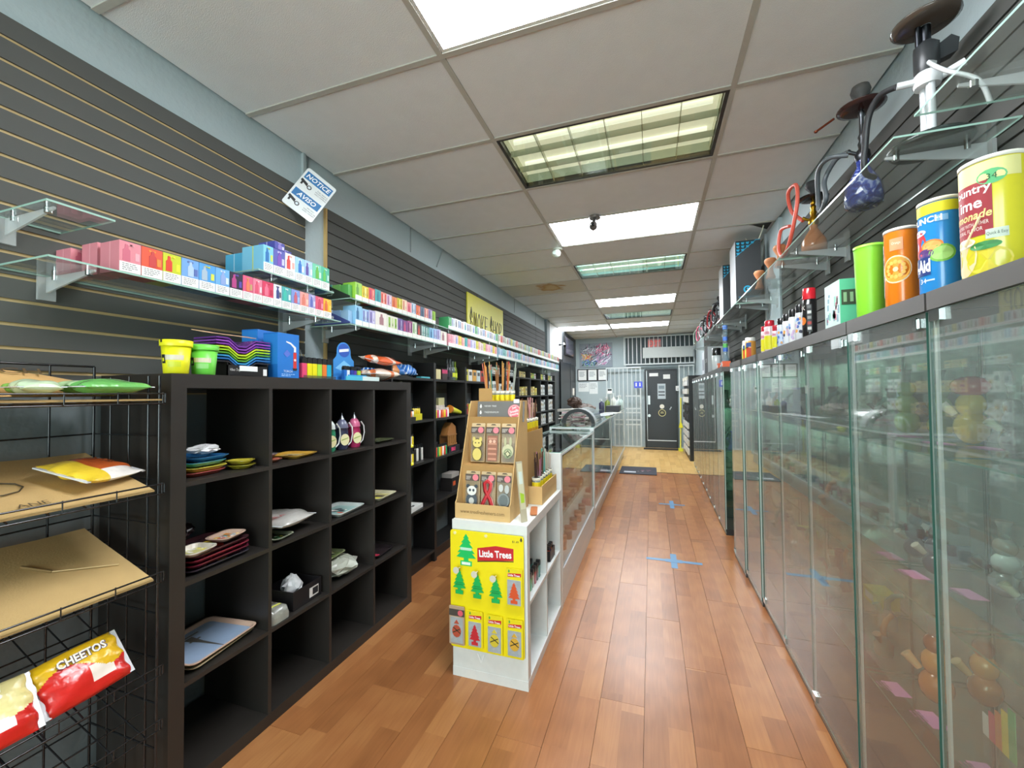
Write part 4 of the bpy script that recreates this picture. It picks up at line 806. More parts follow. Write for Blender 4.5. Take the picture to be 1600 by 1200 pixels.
# goods in the bookcases
def small_jars(x, y0, n, z, cols, label, group, dy=.028, r_=.011, h=.055, cap='#1c1c1e', cat='jar', nm='lighter'):
    sn = {}
    for k in range(n):
        cc = cols[k % len(cols)]; sn[cc] = sn.get(cc, 0)+1; t = thing(nm, (ORD[sn[cc]]+' ' if n > len(set(cols)) else '')+label % (CN.get(cc, 'coloured'),), cat, (x, y0+k*dy, z+.001), 0, group)
        MB(cc, 'gloss').lathe([(r_, 0), (r_, h*.75), (r_*.8, h*.78)], 10).build('body', t); MB(cap, 'satin').lathe([(r_*.85, h*.78), (r_*.85, h)], 8).build('cap', t)
CN = {'#e8d02e': 'yellow', '#d8452f': 'red', '#e8823a': 'orange', '#d83a6a': 'pink', '#2f9a5a': 'green', '#f0eee6': 'white', '#2f6fc0': 'blue', '#7a3f9a': 'purple', '#2a2a2c': 'black', '#c9d23a': 'lime', '#d8c9a8': 'cream', '#8fc0a8': 'mint'}
# bay 0: paddle display, yellow spinner
t = thing('paddle_display', 'oval header paddle display on a yellow stem', 'display', (-1.80, 2.66, SZ[3]+.001)); MB('#d8d23a', 'print').box(-.01, .01, -.018, .018, 0, .15).build('stem', t); MB('#d8d8d2', 'print').prism([(.06*math.cos(k/18*2*PI), .225+.078*math.sin(k/18*2*PI)) for k in range(18)], -.004, .004, M=frame((.012, 0, 0), (0, 1, 0), (0, 0, 1))).build('oval_header', t)
b = MB(); b.prism([(-.045, .235), (.045, .235), (.04, .26), (-.04, .265)], .0042, .005, '#c98a7a', 'print', M=frame((.012, 0, 0), (0, 1, 0), (0, 0, 1))); b.prism([(-.035, .275), (.035, .275), (.02, .295), (-.02, .295)], .0042, .005, '#8fae3a', 'print', M=frame((.012, 0, 0), (0, 1, 0), (0, 0, 1))); b.build('header_print', t)
t = thing('lighter_carton', 'yellow and black lighter carton under the oval header', 'carton', (-1.75, 2.62, SZ[3]+.001)); MB('#2a2a22', 'print').box(-.03, .02, 0, .16, 0, .03).build('base', t); MB('#e0d62a', 'print').box(-.03, .0, .165, .285, 0, .05).build('yellow_tier', t)
small_jars(-1.755, 2.635, 6, SZ[3]+.031, ['#d8c9a8', '#e8823a', '#f0eee6'], '%s patterned lighter with black head under the oval header', 'lighters under the oval header', .027)
small_jars(-1.765, 2.795, 4, SZ[3]+.051, ['#e8d02e'], '%s lighter with black head on the yellow tier', 'yellow tier lighters', .028)
t = thing('figurine', 'cartoonish tan and teal figurine behind the yellow lighters', 'figurine', (-1.86, 2.82, SZ[3]+.001)); b = MB('#c9a27a', 'gloss'); b.ell((0, 0, .21), .03, .035, .05); b.build('head', t); MB('#5a8a86', 'gloss').ell((0, 0, .10), .03, .04, .10).build('body', t)
t = thing('tier_display', 'two tier yellow spinner display of lighters', 'display', (-1.80, 2.70, SZ[2]+.001)); MB('#e0d820', 'gloss').lathe([(.018, 0), (.018, .30)], 12).build('post', t)
for z in (.0, .135): MB('#e0d820', 'gloss').lathe([(.085, z), (.085, z+.022), (.07, z+.022)], 20).build('tier', t)
for z, gname in ((.0225, 'lower'), (.1575, 'upper')):
    small_jars(-1.80+.055, 2.645, 5, SZ[2]+z, ['#d8c9a8', '#e8823a', '#d8c9a8', '#f0eee6', '#e8d02e'], '%s lighter on the '+gname+' tier of the yellow spinner', 'spinner lighters', .026, cap='#2a2a2c', h=.075)
small_jars(-1.80, 2.87, 4, SZ[2]+.0, ['#2a2a2c', '#d8d0c8' if False else '#f0eee6'], '%s canister next to the yellow spinner', 'canisters by the spinner', .035, .013, .13)
t = thing('board_game', 'white box with black cow print on the lower bookcase shelf', 'box', (-1.76, 2.66, SZ[1]+.001), .1); MB('#e4e4e0', 'print').box(-.1, .03, -.05, .26, 0, .03).build('box', t); b = MB('#1f1f20', 'print'); blot(41, ['#1f1f20', '#3a302c'], .06, .13, 10, .0305)(b); o = b.build('cow_print', t); o.location = (-.035, .10, 0)
# bay 0 top
pillow('candy_bag', 'blue and orange candy bags piled on the first bookcase', (-1.80, 2.60, SZ[4]+.05), lambda q, p_, s_: 0 if p_ < .5 else 1, .05, .09, .035, ['#d88a4a', '#2f78c8'], ry=.6, seed=15, group='bags on the bookcases')
pillow('candy_bag', 'bright blue bag on top of the first bookcase', (-1.80, 2.78, SZ[4]+.06), lambda q, p_, s_: 0 if (q*3+p_*4) % 1 < .7 else 1, .055, .075, .035, ['#2f72c8', '#a8ccec'], ry=.7, seed=16, group='bags on the bookcases')
t = thing('teal_card', 'flat teal and white carton on the first bookcase', 'carton', (-1.745, 2.93, SZ[4]+.001)); MB('#4fb0c0', 'print').box(-.03, .015, -.07, .07, 0, .012).build('carton', t)
# bay 1
t = thing('beaker_box', 'cream box on top of the second bookcase', 'box', (-1.77, 3.12, SZ[4]+.001)); MB('#d8cc9a', 'print').box(-.06, .03, 0, .08, 0, .085).build('box', t)
t = thing('card_box', 'dark box with a magenta band on the second bookcase', 'box', (-1.80, 3.28, SZ[4]+.001)); MB('#3a2a28', 'print').box(-.05, .03, 0, .10, 0, .10).box(.0301, .031, .0, .10, .055, .09, '#c83a6a').build('box', t)
for k, (cc, nm) in enumerate((('#6a6a70', 'smoked'), ('#9aa0a4', 'grey'), ('#bcd0c8', 'pale green'), ('#c9e24a', 'lime'))):
    t = thing('glass_bottle', nm+' glass bottle on top of the second bookcase', 'bottle', (-1.79, 3.42+k*.052, SZ[4]+.001)); MB(cc, 'bottleglass').lathe([(.02, 0), (.022, .02), (.022, .10), (.01, .13), (.01, .17+.02*(k < 2)), (.012, .18+.02*(k < 2))], 12).build('bottle', t); MB('#33333a' if k < 2 else '#c9d23a', 'satin').lathe([(.0225, .03), (.0225, .07)], 12, caps=False).build('label', t)
small_jars(-1.76, 3.11, 9, SZ[3], ['#e8823a', '#e8d02e', '#d83a6a', '#f0eee6', '#d8452f'], '%s lighter in the short front row of the second bookcase', 'lighters in the second bookcase', .031, .013, .085, '#e0d8d0')
small_jars(-1.80, 3.11, 9, SZ[3], ['#d83a6a', '#d8452f', '#e8823a', '#d83a6a'], '%s lighter in the rear row of the second bookcase', 'lighters in the second bookcase', .031, .013, .105, '#e0d8d0')
t = thing('card_box', 'cream and green box standing behind the lighters', 'box', (-1.86, 3.34, SZ[3]+.001)); MB('#c9c490', 'print').box(-.02, .02, 0, .11, 0, .17).build('box', t)
t = thing('megaphone', 'yellow and orange cone lying beside the lighters', 'cone', (-1.775, 3.43, SZ[3]+.026)); MB('#d8d82a', 'gloss').cyl((0, 0, .04), (.01, .20, .0), .035, .018, 14).build('cone', t); MB('#e08a2a', 'gloss').cyl((0, -.003, .04), (0, .02, .037), .038, .036, 14).build('band', t)
t = thing('incense_house', 'carved wooden incense house with slatted front', 'incense burner', (-1.80, 3.40, SZ[2]+.061)); MB('#9c6a3a', 'laminate').box(-.06, .03, -.01, .17, 0, .012).box(-.06, .03, -.01, .17, .09, .10).box(-.06, -.05, -.01, .17, .012, .09).build('frame', t)
for k in range(5): MB('#a8743f', 'laminate').box(.018, .03, -.005+k*.035, .012+k*.035, .012, .09).build('slat', t)
MB('#a36d3a', 'laminate').prism([(-.01, .10), (.17, .10), (.16, .17), (.08, .21), (.02, .16)], -.05, .02, M=frame((0, 0, 0), (0, 1, 0), (0, 0, 1))).build('roof', t)
t = thing('box_base', 'black box under the incense house', 'box', (-1.80, 3.40, SZ[2]+.001)); MB('#26242a', 'print').box(-.06, .045, -.03, .2, 0, .055).box(.0452, .046, .02, .1, .01, .045, '#d83a6a').build('box', t)
small_jars(-1.76, 3.11, 8, SZ[2], ['#f0eee6', '#d8452f', '#2f9a5a', '#c9d23a', '#e8823a'], '%s lighter with black cap under the incense house', 'lighters under the incense house', .03, .013, .10)
t = thing('white_dish', 'white oval dish behind the lighters', 'dish', (-1.845, 3.22, SZ[2]+.111)); MB('#e6e6e4', 'gloss').loft([[(.028*q*math.cos(2*PI*j/14), .06*q*math.sin(2*PI*j/14), z) for j in range(14)] for q, z in ((.6, -.0), (1, .012), (1, .016))]).build('dish', t)
t = thing('dish_stand', 'dark box carrying the white dish', 'box', (-1.85, 3.22, SZ[2]+.001)); MB('#2a2a2c', 'satin').box(-.03, .03, -.07, .07, 0, .108).build('box', t)
t = thing('gift_box', 'black patterned box with orange print on the low shelf', 'box', (-1.79, 3.44, SZ[1]+.001)); MB('#241f1e', 'print').box(-.09, .03, 0, .18, 0, .12).box(.0301, .031, .02, .07, .05, .09, '#d85a2a').box(-.08, .02, .01, .17, .121, .16, '#a8a09a').build('box', t)
for zi, nmz in ((2, 'third'), (3, 'fourth'), (4, 'top')):
    for k in range(5):
        cc, nm = [('#e6e2da', 'cream'), ('#d8a04a', 'amber'), ('#c9d4d8', 'pale blue'), ('#b8443c', 'red'), ('#d8d23a', 'yellow')][(k+zi) % 5]; t = thing('carton', nm+' carton on the %s shelf of the bookcase behind the freshener display' % nmz, 'carton', (-1.76, 3.72+k*.105, SZ[zi]+.001), 0, 'cartons behind the display'); hh = .10+.02*((k*3+zi) % 3)
        MB(cc, 'print').box(-.12, 0, 0, .09, 0, hh).build('box', t); MB('#4a4a48', 'print').box(0, .0007, .015, .075, hh*.5, hh*.8).build('front_print', t)
# far bays: cartons and packets
R = random.Random(21)
pal = {'y': [('#d2c56a', 'yellow'), ('#c9b878', 'cream yellow'), ('#dccf8a', 'pale yellow')], 'w': [('#dfe3e2', 'white'), ('#cfd6d8', 'pale grey'), ('#e8e6e0', 'off white')], 'b': [('#b09a6a', 'tan'), ('#8a6a4a', 'brown'), ('#c9b48a', 'cream')], 'c': [('#e07a3a', 'orange'), ('#e0d04a', 'yellow'), ('#8ac04a', 'lime'), ('#d8d2e0', 'lilac white'), ('#c94a3a', 'red')]}
lv = ['lowest', 'second', 'third', 'fourth', 'fifth', 'top']
bayn = {3: 'behind the incense sticks', 4: 'beside the glass counter', 5: 'of the yellow carton bay', 6: 'of the brown carton bay', 7: 'of the white packet bay', 8: 'of the last bay'}
plan = {3: 'wwwwww', 4: 'wwwwww', 5: 'byyyyy', 6: 'bbybyc', 7: 'wwwwwc', 8: 'wwwwwc'}
for i in range(3, 9):
    for j, z in enumerate(FZ):
        if j == 0: continue
        y = BY[i]+.03; k = 0
        while y < BY[i+1]-.1:
            cc, nm = pal[plan[i][j]][k % len(pal[plan[i][j]])]; ww = R.choice((.08, .10, .13)) if plan[i][j] != 'w' else R.choice((.06, .075)); top = (FZ[j+1]-z-.05) if j < 5 else .085
            hh = min(top, R.uniform(.09, .15) if plan[i][j] not in 'w' else R.uniform(.15, .2))
            if y+ww > BY[i+1]-.03: break
            d = R.uniform(.0, .02); ordn = ['first', 'second', 'third', 'fourth', 'fifth', 'sixth', 'seventh'][k]
            t = thing('carton', '%s carton, %s on the %s shelf %s' % (nm, ordn, lv[j], bayn[i]), 'carton', (-1.755-d, y, z+.001), 0, 'cartons in the far bookcases')
            MB(cc, 'print').box(-.13, 0, 0, ww, 0, hh).build('box', t)
            b = MB('#5a5a58', 'print'); b.box(0, .0006, ww*.15, ww*.85, hh*.55, hh*.8, R.choice(['#4a5a48', '#8a8a86', '#a8905a', '#5a5a62', '#c9a04a'])).box(0, .0006, ww*.15, ww*.7, hh*.15, hh*.3, '#8f8f88'); b.build('front_print', t)
            y += ww+R.choice((.004, .008, .03)); k += 1
# ================================================================ WHITE CUBE UNIT (2 x 2) AT THE END OF THE COUNTER
WX0, WX1, WY0, WY1, WH = -.952, -.562, 1.86, 2.63, .765
wk = thing('cube_shelf_unit', 'white two by two cube unit at the end of the counter', 'shelf unit', (0, 0, 0)); wc = '#dfe2e0'
MB(wc, 'satin').box(WX0, WX1, WY0, WY1, WH-.045, WH).build('top_board', wk); MB(wc, 'satin').box(WX0, WX1, WY0, WY1, 0, .045).build('bottom_board', wk)
for y0, y1 in ((WY0+.001, WY0+.045), (WY1-.045, WY1-.001)): MB(wc, 'satin').box(WX0+.001, WX1-.001, y0, y1, .045, WH-.045).build('side_board', wk)
MB(wc, 'satin').box(WX0+.002, WX1-.003, 2.237, 2.253, .045, WH-.045).build('divider', wk)
for y0, y1 in ((1.905, 2.237), (2.253, 2.585)): MB(wc, 'satin').box(WX0+.002, WX1-.003, y0, y1, .374, .39).build('shelf_board', wk)
# air freshener board hung on the end (faces -Y)
TREE = [(0, 1), (.10, .86), (.06, .85), (.17, .72), (.11, .71), (.24, .56), (.16, .56), (.30, .40), (.2, .40), (.34, .26), (.08, .24), (.08, .16), (.2, .15), (.2, 0), (-.2, 0), (-.2, .15), (-.08, .16), (-.08, .24), (-.34, .26), (-.2, .40), (-.30, .40), (-.16, .56), (-.24, .56), (-.11, .71), (-.17, .72), (-.06, .85), (-.10, .86)]
def tree(b, M, h, col, z=.001, wsc=1):
    b.prism([(x*h*wsc, y*h) for x, y in TREE], 0, z, col, 'print', M=M)
BXc, BZ0 = -.765, .15; hw = .19
bd = thing('freshener_board', 'yellow Little Trees hanging board on the end of the white unit', 'display board', (BXc, WY0-.014, BZ0)); F = frame((0, 0, 0), (1, 0, 0), (0, 0, 1))
MB('#f4e010', 'print').prism(rrect(hw, .285, .012), -.004, 0, M=F @ T(0, .285, 0) @ RZ(0)).build('panel', bd)
b = MB(); tree(b, F @ T(-.105, .40, .0002), .155, '#16c060', .0008, 1.0); b.build('large_tree', bd)
b = MB(); b.box(-.135, -.075, -.0022, -.0012, .475, .488, '#bfe8d0', 'print').box(-.128, -.082, -.0022, -.0012, .405, .418, '#e9f4ec', 'print'); b.build('tree_caption', bd)
lg = MB('#c8262c', 'print'); lg.prism([(-.045, .432), (.14, .452), (.14, .508), (.05, .512), (-.045, .492)], 0, .0008, M=F); lg.prism([(-.045, .426), (.05, .438), (.14, .446), (.14, .450), (.05, .443), (-.045, .431)], 0, .0008, '#3a2a1a', M=F); lg.text('Little Trees', .034, F @ T(.048, .456, .0014) @ RZ(.06), '#ffffff', wmax=.165, bold=.03); lg.build('logo', bd)
b = MB(); b.text('$1.49', .012, F @ T(.15, .535, .0008), '#333333', wmax=.035); tree(b, F @ T(.178, .545, .0005), .02, '#2a2a22', .0004); b.build('price', bd)
for x in (-.165, 0): MB('#efe6a8', 'gloss').lathe([(.008, 0), (.008, .002)], 12, M=F @ T(x, .555, 0)).build('grommet', bd)
for k, x in enumerate((-.14, -.045, .05)):
    t = thing('tree_freshener', 'green tree shaped air freshener hanging from '+['the first', 'the second', 'the third'][k]+' peg under the logo', 'air freshener', (BXc+x, WY0-.019, BZ0+.262-.008*k), 0, 'tree air fresheners on the board')
    b = MB(); tree(b, F, .118, '#12b256', .003, .85); b.build('tree', t); MB('#0f8a42', 'print').box(-.02, .02, -.0037, -.003, .045, .049).box(-.016, .016, -.0037, -.003, .055, .058).build('lettering', t)
    MB('#d8d4c2', 'gloss').cyl((0, .005, .125), (0, -.035, .128), .0035, n=8).cyl((0, -.035, .128), (0, -.037, .128), .016, n=14).build('peg', t)
def fresh_pack(x, z, hdr, tree_c, label, w_=.082, h=.165, brown=False, fig='tree', y=None):
    t = thing('freshener_packet', label, 'packet', (BXc+x, (WY0-.022 if y is None else y), BZ0+z), 0, 'packaged fresheners on the board')
    MB(hdr, 'print').prism(rrect(w_/2, h/2, .004, 2), 0, .004, M=F @ T(0, h/2, 0)).build('card', t)
    b = MB('#a8b0b4', 'foil'); b.prism(rrect(w_/2-.008, h*.33, .003, 2), .004, .006, M=F @ T(0, h*.38, 0)); b.build('window', t)
    b = MB()
    if fig == 'tree': tree(b, F @ T(0, h*.09, .0062), h*.56, tree_c, .001, .85)
    else:
        b.prism([(.024*math.cos(k/12*2*PI), h*.36+.03*math.sin(k/12*2*PI)) for k in range(12)], .006, .0072, tree_c, 'print', M=F); b.prism([(-.02, h*.3), (.02, h*.42), (.018, h*.44), (-.022, h*.32)], .0072, .0078, '#3a3a2a', 'print', M=F); b.prism([(-.018, h*.44), (.02, h*.3), (.022, h*.32), (-.016, h*.46)], .0072, .0078, '#3a3a2a', 'print', M=F); b.prism([(0, h*.66), (.014, h*.55), (-.014, h*.55)], .006, .0072, tree_c, 'print', M=F)
    b.build('freshener', t)
    b = MB()
    if brown: b.prism(rrect(w_/2, .016, .002, 1), .004, .0047, '#4a4440', 'print', M=F @ T(0, h*.83, 0)); b.lathe([(.014, .0047), (.014, .0055)], 14, '#e0606c', 'print', M=F @ T(w_*.24, h*.83, 0))
    else: b.prism([(-w_*.38, h*.78), (w_*.42, h*.81), (w_*.42, h*.90), (-w_*.38, h*.87)], .004, .0047, '#c8262c', 'print', M=F); b.text('Little Trees', .010, F @ T(0, h*.805, .0052), '#ffffff', wmax=w_*.7, bold=.02); tree(b, F @ T(-w_*.3, h*.90, .0045), .014, '#1fa04a', .0004)
    b.build('header', t)
fresh_pack(.145, .245, '#ead81c', '#d8562c', 'yellow Little Trees packet with an orange freshener, hung above the others', h=.175)
fresh_pack(-.152, .018, '#b49a82', '#b5503a', 'brown freshener packet with a red round badge', h=.185, brown=True, fig='round')
fresh_pack(-.056, .018, '#ead81c', '#c42a34', 'yellow Little Trees packet with a dark red freshener', h=.175)
fresh_pack(.045, .008, '#ead81c', '#d8c23a', 'yellow Little Trees packet with a pale yellow crossed freshener', h=.18, fig='round')
fresh_pack(.145, .010, '#ead81c', '#d8a83a', 'yellow Little Trees packet with a golden crossed freshener', h=.175, fig='round')
t = thing('clear_sticker', 'clear V shaped sticker low on the white end panel', 'sticker', (-.80, WY0-.0015, .10)); MB('#eef0f0', 'gloss').prism([(-.02, .03), (-.012, .03), (0, .0), (.012, .03), (.02, .03), (.004, -.012), (-.004, -.012)], 0, .001, M=F).build('sticker', t)
# ---- tan cardboard freshener display on top
DZ = WH+.001; DX0, DX1, DY = -.948, -.655, 1.885
CBD = '#d2ac72'
dp = thing('freshener_display', 'tan cardboard counter display with a grey header', 'display', (0, 0, DZ))
b = MB(CBD, 'card')
for x in (DX0, DX1-.004): b.prism([(DY, 0), (DY+.31, 0), (DY+.31, .585), (DY+.20, .585), (DY+.17, .52), (DY+.015, .09), (DY, .075)], 0, .004, M=frame((x, 0, 0), (0, 1, 0), (0, 0, 1)))
b.build('side_panels', dp)
MB(CBD, 'card').box(DX0+.004, DX1-.004, DY+.0, DY+.004, 0, .075).build('front_lip', dp)
MB('#b48c54', 'card').box(DX0+.004, DX1-.004, DY+.306, DY+.31, 0, .585).box(DX0+.004, DX0+.085, DY+.306, DY+.31, .585, .655).build('back_panel', dp)
MB('#b48c54', 'card').box(DX0+.004, DX1-.004, DY+.08, DY+.30, .25, .254).box(DX0+.004, DX1-.004, DY+.078, DY+.082, .04, .25).build('lower_step', dp)
MB('#a9824c', 'card').box(DX0+.004, DX1-.004, DY+.17, DY+.30, .478, .482).box(DX0+.004, DX1-.004, DY+.166, DY+.17, .25, .50).build('upper_step', dp)
hd = MB('#6d6a66', 'print').prism([(DX0+.03, .475), (DX1+.01, .475), (DX1+.01, .585), (DX0+.03, .585)], -.003, 0, M=frame((0, DY+.160, 0), (1, 0, 0), (0, .12, 1))).build('header_card', dp)
FH = frame((0, DY+.1595, 0), (1, 0, 0), (0, .12, 1)); b = MB('#e6e6e0', 'print'); b.lathe([(.038, .0005), (.038, .0012)], 24, '#e2707a', 'print', M=FH @ T(DX1-.045, .53, 0)); b.lathe([(.034, .0012), (.034, .0016)], 24, '#f0d4d2', 'print', M=FH @ T(DX1-.045, .53, 0)); b.lathe([(.032, .0016), (.032, .002)], 24, '#e2707a', 'print', M=FH @ T(DX1-.045, .53, 0))
for i, s_ in enumerate(('Just', 'Scentsy' if False else 'Smells', 'Amazing')): b.text(s_, .015, FH @ T(DX1-.045, .543-.018*i, .0025) @ RZ(.25), '#f4e4e0', wmax=.05, bold=.02)
b.build('badge', dp)
b = MB()
for i, s_ in enumerate(('NEVER TREE', 'TREEMINIMUM', 'AROMAS DE PREMIUM')):
    b.text(s_, .009, FH @ T(DX0+.072, .555-.034*i, .001), '#d8d6d0', align='l', wmax=.09); tree(b, FH @ T(DX0+.05, .549-.034*i, .0005), .022, '#e8e6e0', .0005)
b.build('header_lettering', dp)
b = MB(); b.text('www.treefresheners.com', .018, frame(((DX0+DX1)/2, DY-.0008, .028), (1, 0, 0), (0, 0, 1)), '#7a5c34', wmax=.235); b.build('web_address', dp)
t = thing('price_sticker', 'small white price sticker on the grey header', 'sticker', (DX1-.015, DY+.172, DZ+.598)); MB('#e6e2ee', 'print').prism([(-.012, -.012), (.018, -.012), (.018, .008), (-.012, .008)], 0, .001, M=frame((0, -.0155, -.012), (1, 0, 0), (0, .12, 1))).build('sticker', t)
def wood_pack(col, row, figcol, art, label):
    x = DX0+.066+col*.0865+(.006 if row == 0 else 0); y = (DY+.136 if row else DY+.050); z = DZ+(.262 if row else .052); w_, h = .078, .175+.03*row
    t = thing('freshener_card', label, 'packet', (x, y, z), 0, 'wooden fresheners in the display'); FF = frame((0, 0, 0), (1, 0, 0), (0, .10, 1))
    MB('#d2b68c', 'card').prism(rrect(w_/2, h/2, .004, 2), -.002, 0, M=FF @ T(0, h/2, 0)).build('card', t)
    MB('#f7f5f2', 'film').prism(rrect(w_/2-.003, h*.40, .003, 2), .0, .010, M=FF @ T(0, h*.42, 0)).build('pouch', t)
    b = MB(); b.prism(rrect(w_/2-.001, .017, .002, 1), .0102, .0112, '#5a4c42', 'print', M=FF @ T(0, h*.82, 0)); b.lathe([(.016, .0112), (.016, .012)], 16, '#e8808a', 'print', M=FF @ T(w_*.23, h*.82, 0)); bars(b, FF @ T(-w_*.42, h*.86, .0118), w_*.4, .02, 3, '#c9bfb4', seed=col+row*3); b.prism([(-.016, .0), (.016, 0), (.008, .006), (-.008, .006)], .0, .001, '#4a3a28', 'print', M=FF @ T(0, h*.95, 0)); b.build('header', t)
    b = MB(figcol, 'print'); G = FF @ T(0, h*.36, .0105) @ Matrix.Diagonal((1.2, 1.2, 1, 1))
    def e(cx, cy, a, c, cc, z=.002): b.prism([(cx+a*math.cos(k/12*2*PI), cy+c*math.sin(k/12*2*PI)) for k in range(12)], 0, z, cc, 'print', M=G)
    art(b, e, G); b.build('figure', t)
def a_cat(b, e, G): e(0, -.028, .024, .03, '#6a5a2c', .0015); e(0, -.028, .021, .027, '#d8c46a'); e(0, .02, .025, .022, '#6a5a2c', .0016); e(0, .02, .021, .018, '#dcc870', .0022); e(-.016, .038, .007, .01, '#d8c46a'); e(.016, .038, .007, .01, '#d8c46a'); e(-.008, .022, .003, .003, '#4a3a1c', .0028); e(.008, .022, .003, .003, '#4a3a1c', .0028)
def a_tiki(b, e, G):
    b.prism([(-.022, -.055), (.022, -.055), (.024, .055), (-.024, .055)], 0, .002, '#9c6650', 'print', M=G)
    for k in range(5): b.prism([(-.02, -.05+k*.022), (.02, -.05+k*.022), (.018, -.042+k*.022), (-.018, -.042+k*.022)], .002, .003, '#c98f74', 'print', M=G)
    e(-.009, .03, .007, .007, '#e0b49a', .0032); e(.009, .03, .007, .007, '#e0b49a', .0032)
def a_amp(b, e, G): e(0, -.01, .026, .03, '#c9c49c', .0012); e(0, -.02, .02, .022, '#8f9a74', .0016); e(0, -.02, .013, .014, '#d8d2a8', .002); b.tube([(.012, 0, .003), (.0, .012, .003), (-.012, 0, .003), (0, -.014, .003), (.012, -.004, .003)], .0025, 5, '#4a5a3a', 'print', M=G @ T(0, -.02, 0)); e(-.012, .03, .006, .02, '#b9b48c'); e(.012, .03, .006, .02, '#b9b48c')
def a_panda(b, e, G): e(0, -.026, .026, .028, '#4a5258'); e(0, .012, .022, .02, '#e6e4dc', .0024); e(-.018, .03, .008, .008, '#3a4248'); e(.018, .03, .008, .008, '#3a4248'); e(-.008, .014, .005, .006, '#3a4248', .003); e(.008, .014, .005, .006, '#3a4248', .003); e(0, -.03, .012, .014, '#c9c8c0', .0026); e(-.016, -.05, .01, .008, '#e8d8a4', .0026); e(.016, -.05, .01, .008, '#e8d8a4', .0026)
def a_ribbon(b, e, G):
    for wd_, cc, z in ((.011, '#e0a49c', .0016), (.0085, '#c0262e', .013)): b.tube([(-.03, -.06, z), (-.01, -.02, z), (.012, .02, z), (.014, .045, z), (0, .055, z), (-.014, .045, z), (-.01, .015, z), (.012, -.02, z), (.026, -.06, z)], wd_, 5, cc, 'print', M=G @ Matrix.Diagonal((1, 1, .25, 1)))
def a_maple(b, e, G): e(0, -.02, .026, .03, '#8a8f8c', .0016); e(0, -.02, .02, .024, '#6a706e', .0022); e(-.012, .03, .01, .016, '#c9c9c2'); e(.014, .026, .01, .018, '#b9bab4')
for col, row, art, lb in ((0, 1, a_cat, 'yellow bear'), (1, 1, a_tiki, 'brown tiki'), (2, 1, a_amp, 'sage ampersand'), (0, 0, a_panda, 'grey panda'), (1, 0, a_ribbon, 'red ribbon'), (2, 0, a_maple, 'grey floral')):
    wood_pack(col, row, '#c9a060', art, lb+' wooden freshener packet in the tan cardboard display')
# thin framed card leaning at the display's corner
t = thing('leaning_card', 'tall narrow green printed card leaning on the display', 'card', (-.605, 1.905, DZ)); A = frame((0, 0, 0), (.6, .8, 0), (-.12, .09, 1))
MB('#b9ae94', 'print').prism([(-.0, .0), (.036, 0), (.036, .29), (0, .29)], 0, .004, M=A).build('card', t); b = MB(); b.prism([(.004, .06), (.032, .06), (.032, .28), (.004, .28)], .004, .0046, '#cfc8a8', 'print', M=A); b.prism([(.008, .09), (.028, .09), (.03, .13), (.006, .14)], .0046, .0052, '#a8c83a', 'print', M=A); b.prism([(.008, .18), (.028, .18), (.028, .24), (.008, .24)], .0046, .0052, '#cfdad2', 'print', M=A); b.build('printing', t)
t = thing('wooden_burner', 'flat orange brown wooden incense holder on the white unit', 'incense holder', (-.595, 2.10, DZ), .25); MB('#b0683a', 'laminate').loft([[(x*q, y*q, z) for x, y in rrect(.018, .075, .01)] for q, z in ((.9, 0), (1, .003), (1, .007), (.85, .004))]).build('holder', t)
# ---- incense display: stepped carton of jars with sticks
ip = thing('incense_display', 'tan cardboard incense display with yellow labelled jars', 'display', (0, 0, DZ))
IX0, IX1, IY0, IY1 = -.948, -.585, 2.235, 2.60
MB(CBD, 'card').box(IX1-.004, IX1, IY0, IY1, 0, .105).box(IX0+.004, IX1-.004, IY0, IY0+.004, 0, .10).box(IX0+.004, IX1-.004, IY1-.004, IY1, 0, .10).box(IX0+.004, IX1-.004, IY0+.004, IY1-.004, 0, .004).build('carton', ip)
MB(CBD, 'card').box(IX0, -.745, IY0+.005, IY0+.009, .004, .535).box(IX0, IX0+.004, IY0+.009, IY1-.005, .004, .56).box(-.749, -.745, IY0+.009, IY1-.005, .004, .535).box(IX0+.004, -.749, IY0+.009, IY1-.005, .505, .51).build('rear_step', ip)
MB('#b48c54', 'card').box(-.744, -.672, IY0+.005, IY0+.009, .004, .40).box(-.676, -.672, IY0+.009, IY1-.005, .004, .40).box(-.744, -.676, IY0+.009, IY1-.005, .355, .36).build('middle_step', ip)
